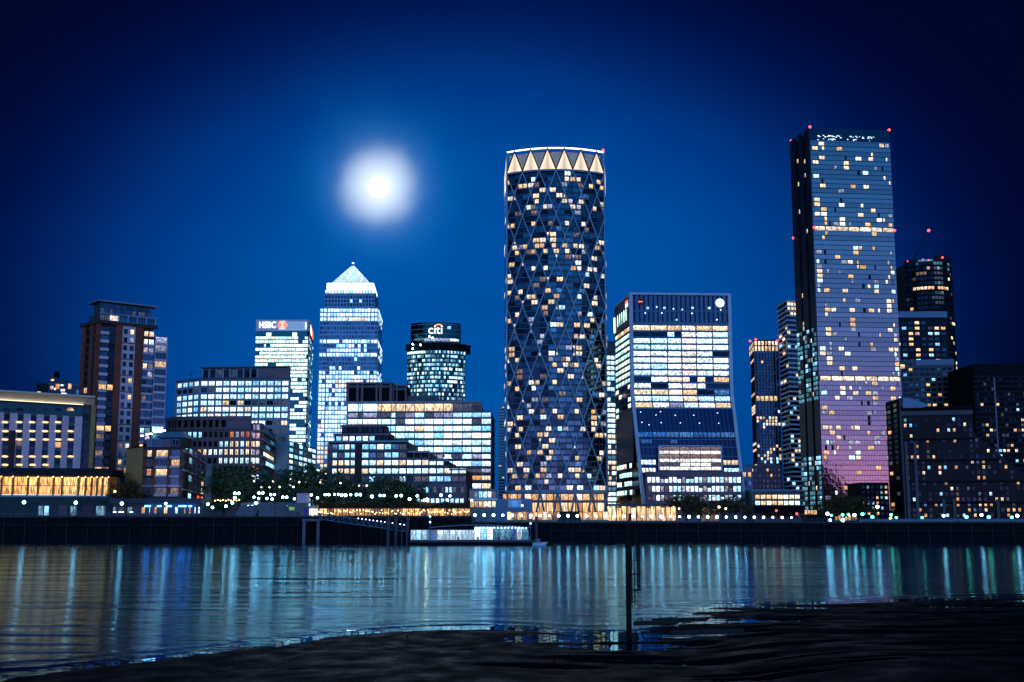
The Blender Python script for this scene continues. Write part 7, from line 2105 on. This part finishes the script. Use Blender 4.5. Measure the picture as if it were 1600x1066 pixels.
# ---------------------------------------------------------------- people on the promenade
def person_mesh(name, coat, seed):
    rnd = random.Random(seed); sw = rnd.uniform(.05, .14)
    V = [(0, 0, .95), (0, 0, 1.15), (0, 0, 1.38), (0, 0, 1.50), (0, -.02, 1.60), (0, -.02, 1.72),
         (-.10, 0, .90), (-.11, -sw, .50), (-.11, sw * .4, .07), (-.11, sw * .4 - .16, .03),
         (.10, 0, .90), (.11, sw, .50), (.11, sw * 1.3, .07), (.11, sw * 1.3 - .16, .03),
         (-.19, 0, 1.40), (-.24, .02, 1.13), (-.23, -.10, .88), (-.22, -.13, .80), (.19, 0, 1.40), (.24, .02, 1.13), (.23, -.08, .88), (.22, -.11, .80)]
    E = [(0, 1), (1, 2), (2, 3), (3, 4), (4, 5), (0, 6), (6, 7), (7, 8), (8, 9), (0, 10), (10, 11), (11, 12), (12, 13), (2, 14), (14, 15), (15, 16), (16, 17), (2, 18), (18, 19), (19, 20), (20, 21)]
    rad = [.15, .14, .15, .06, .085, .09, .10, .07, .05, .04, .10, .07, .05, .04, .07, .055, .04, .035, .07, .055, .04, .035]
    me = bpy.data.meshes.new(name); me.from_pydata(V, E, []); o = bpy.data.objects.new(name, me); COL.objects.link(o)
    o.modifiers.new('s', 'SKIN'); o.modifiers.new('d', 'SUBSURF').levels = 1
    for i, sv in enumerate(me.skin_vertices[0].data): sv.radius = (rad[i], rad[i] * .85); sv.use_root = i == 0
    out = bpy.data.meshes.new_from_object(o.evaluated_get(bpy.context.evaluated_depsgraph_get())); bpy.data.objects.remove(o)
    out.materials.clear()
    for m in (coat, 'trousers', 'skin', 'hairdark'): out.materials.append(MAT[m])
    for p in out.polygons:
        c = p.center; p.use_smooth = True
        p.material_index = 3 if (c.z > 1.66 or (c.z > 1.55 and c.y > .02)) else 2 if (c.z > 1.49 or (abs(c.x) > .17 and c.z < .86)) else 1 if c.z < .92 and abs(c.x) < .19 else 0
    return out
matte('trousers', (.02, .022, .03), .8); matte('skin', (.42, .27, .2), .6); matte('hairdark', (.02, .014, .01), .7); matte('coatblue', (.03, .05, .10), .8); matte('coatgrey', (.07, .07, .075), .8); matte('coatred', (.16, .03, .025), .8)
PM = [person_mesh('person', c, i) for i, c in enumerate(('coatgrey', 'coatblue', 'coatred'))]
for k, (px, Y, i, rz, lab) in enumerate(((431.5, 303, 0, .4, 'person in a grey coat standing beside the red mast'), (450, 304, 1, -1.2, 'person in a dark blue coat below the terrace wall'), (464, 303, 2, 2.6, 'person in a dark red coat by the pale kiosk'), (467, 303.5, 0, 3.4, 'person in a grey coat facing the dark red coat by the kiosk'), (246, 305, 1, .2, 'person in a dark blue coat outside the cafe'), (300, 305, 0, 1.6, 'person in a grey coat at the right end of the cafe'))):
    p = P(px, 806, Y); o = put('person', PM[i], None, (p.x, Y, QZ), rz); tag(o, lab, 'person', 'people on the promenade')

# ---------------------------------------------------------------- block of flats on the near bank, mirrored in the glass of the tallest tower
nb = Bld('near_bank_flats', 'dark sloping block of flats on the near bank, mirrored low in the tallest tower', 'apartment block', (500, -110, 2.5))
mb = MB(); pr = [(420, 2.5), (600, 2.5), (600, 18), (566, 26), (548, 44), (528, 62), (508, 82), (496, 88), (420, 88)]
a_ = [V3(x, -100, z) for x, z in pr]; c_ = [V3(x, -130, z) for x, z in pr]; mb.face(a_); mb.face(list(reversed(c_)))
for k in range(len(pr)): j = (k + 1) % len(pr); mb.face([a_[k], c_[k], c_[j], a_[j]])
nb.part('wall', mb, 'brickdark')
for k in range(6):
    for j in range(11 - k): 
        mb = MB(); x = 428 + 13 * j; z = 5 + 5.2 * k; mb.box(x, x + 3, -99.8, -99.5, z, z + 2.4); nb.part('window', mb, 'dimwarm' if (k * 7 + j * 3) % 5 == 0 else 'glassdark')
nb.done()
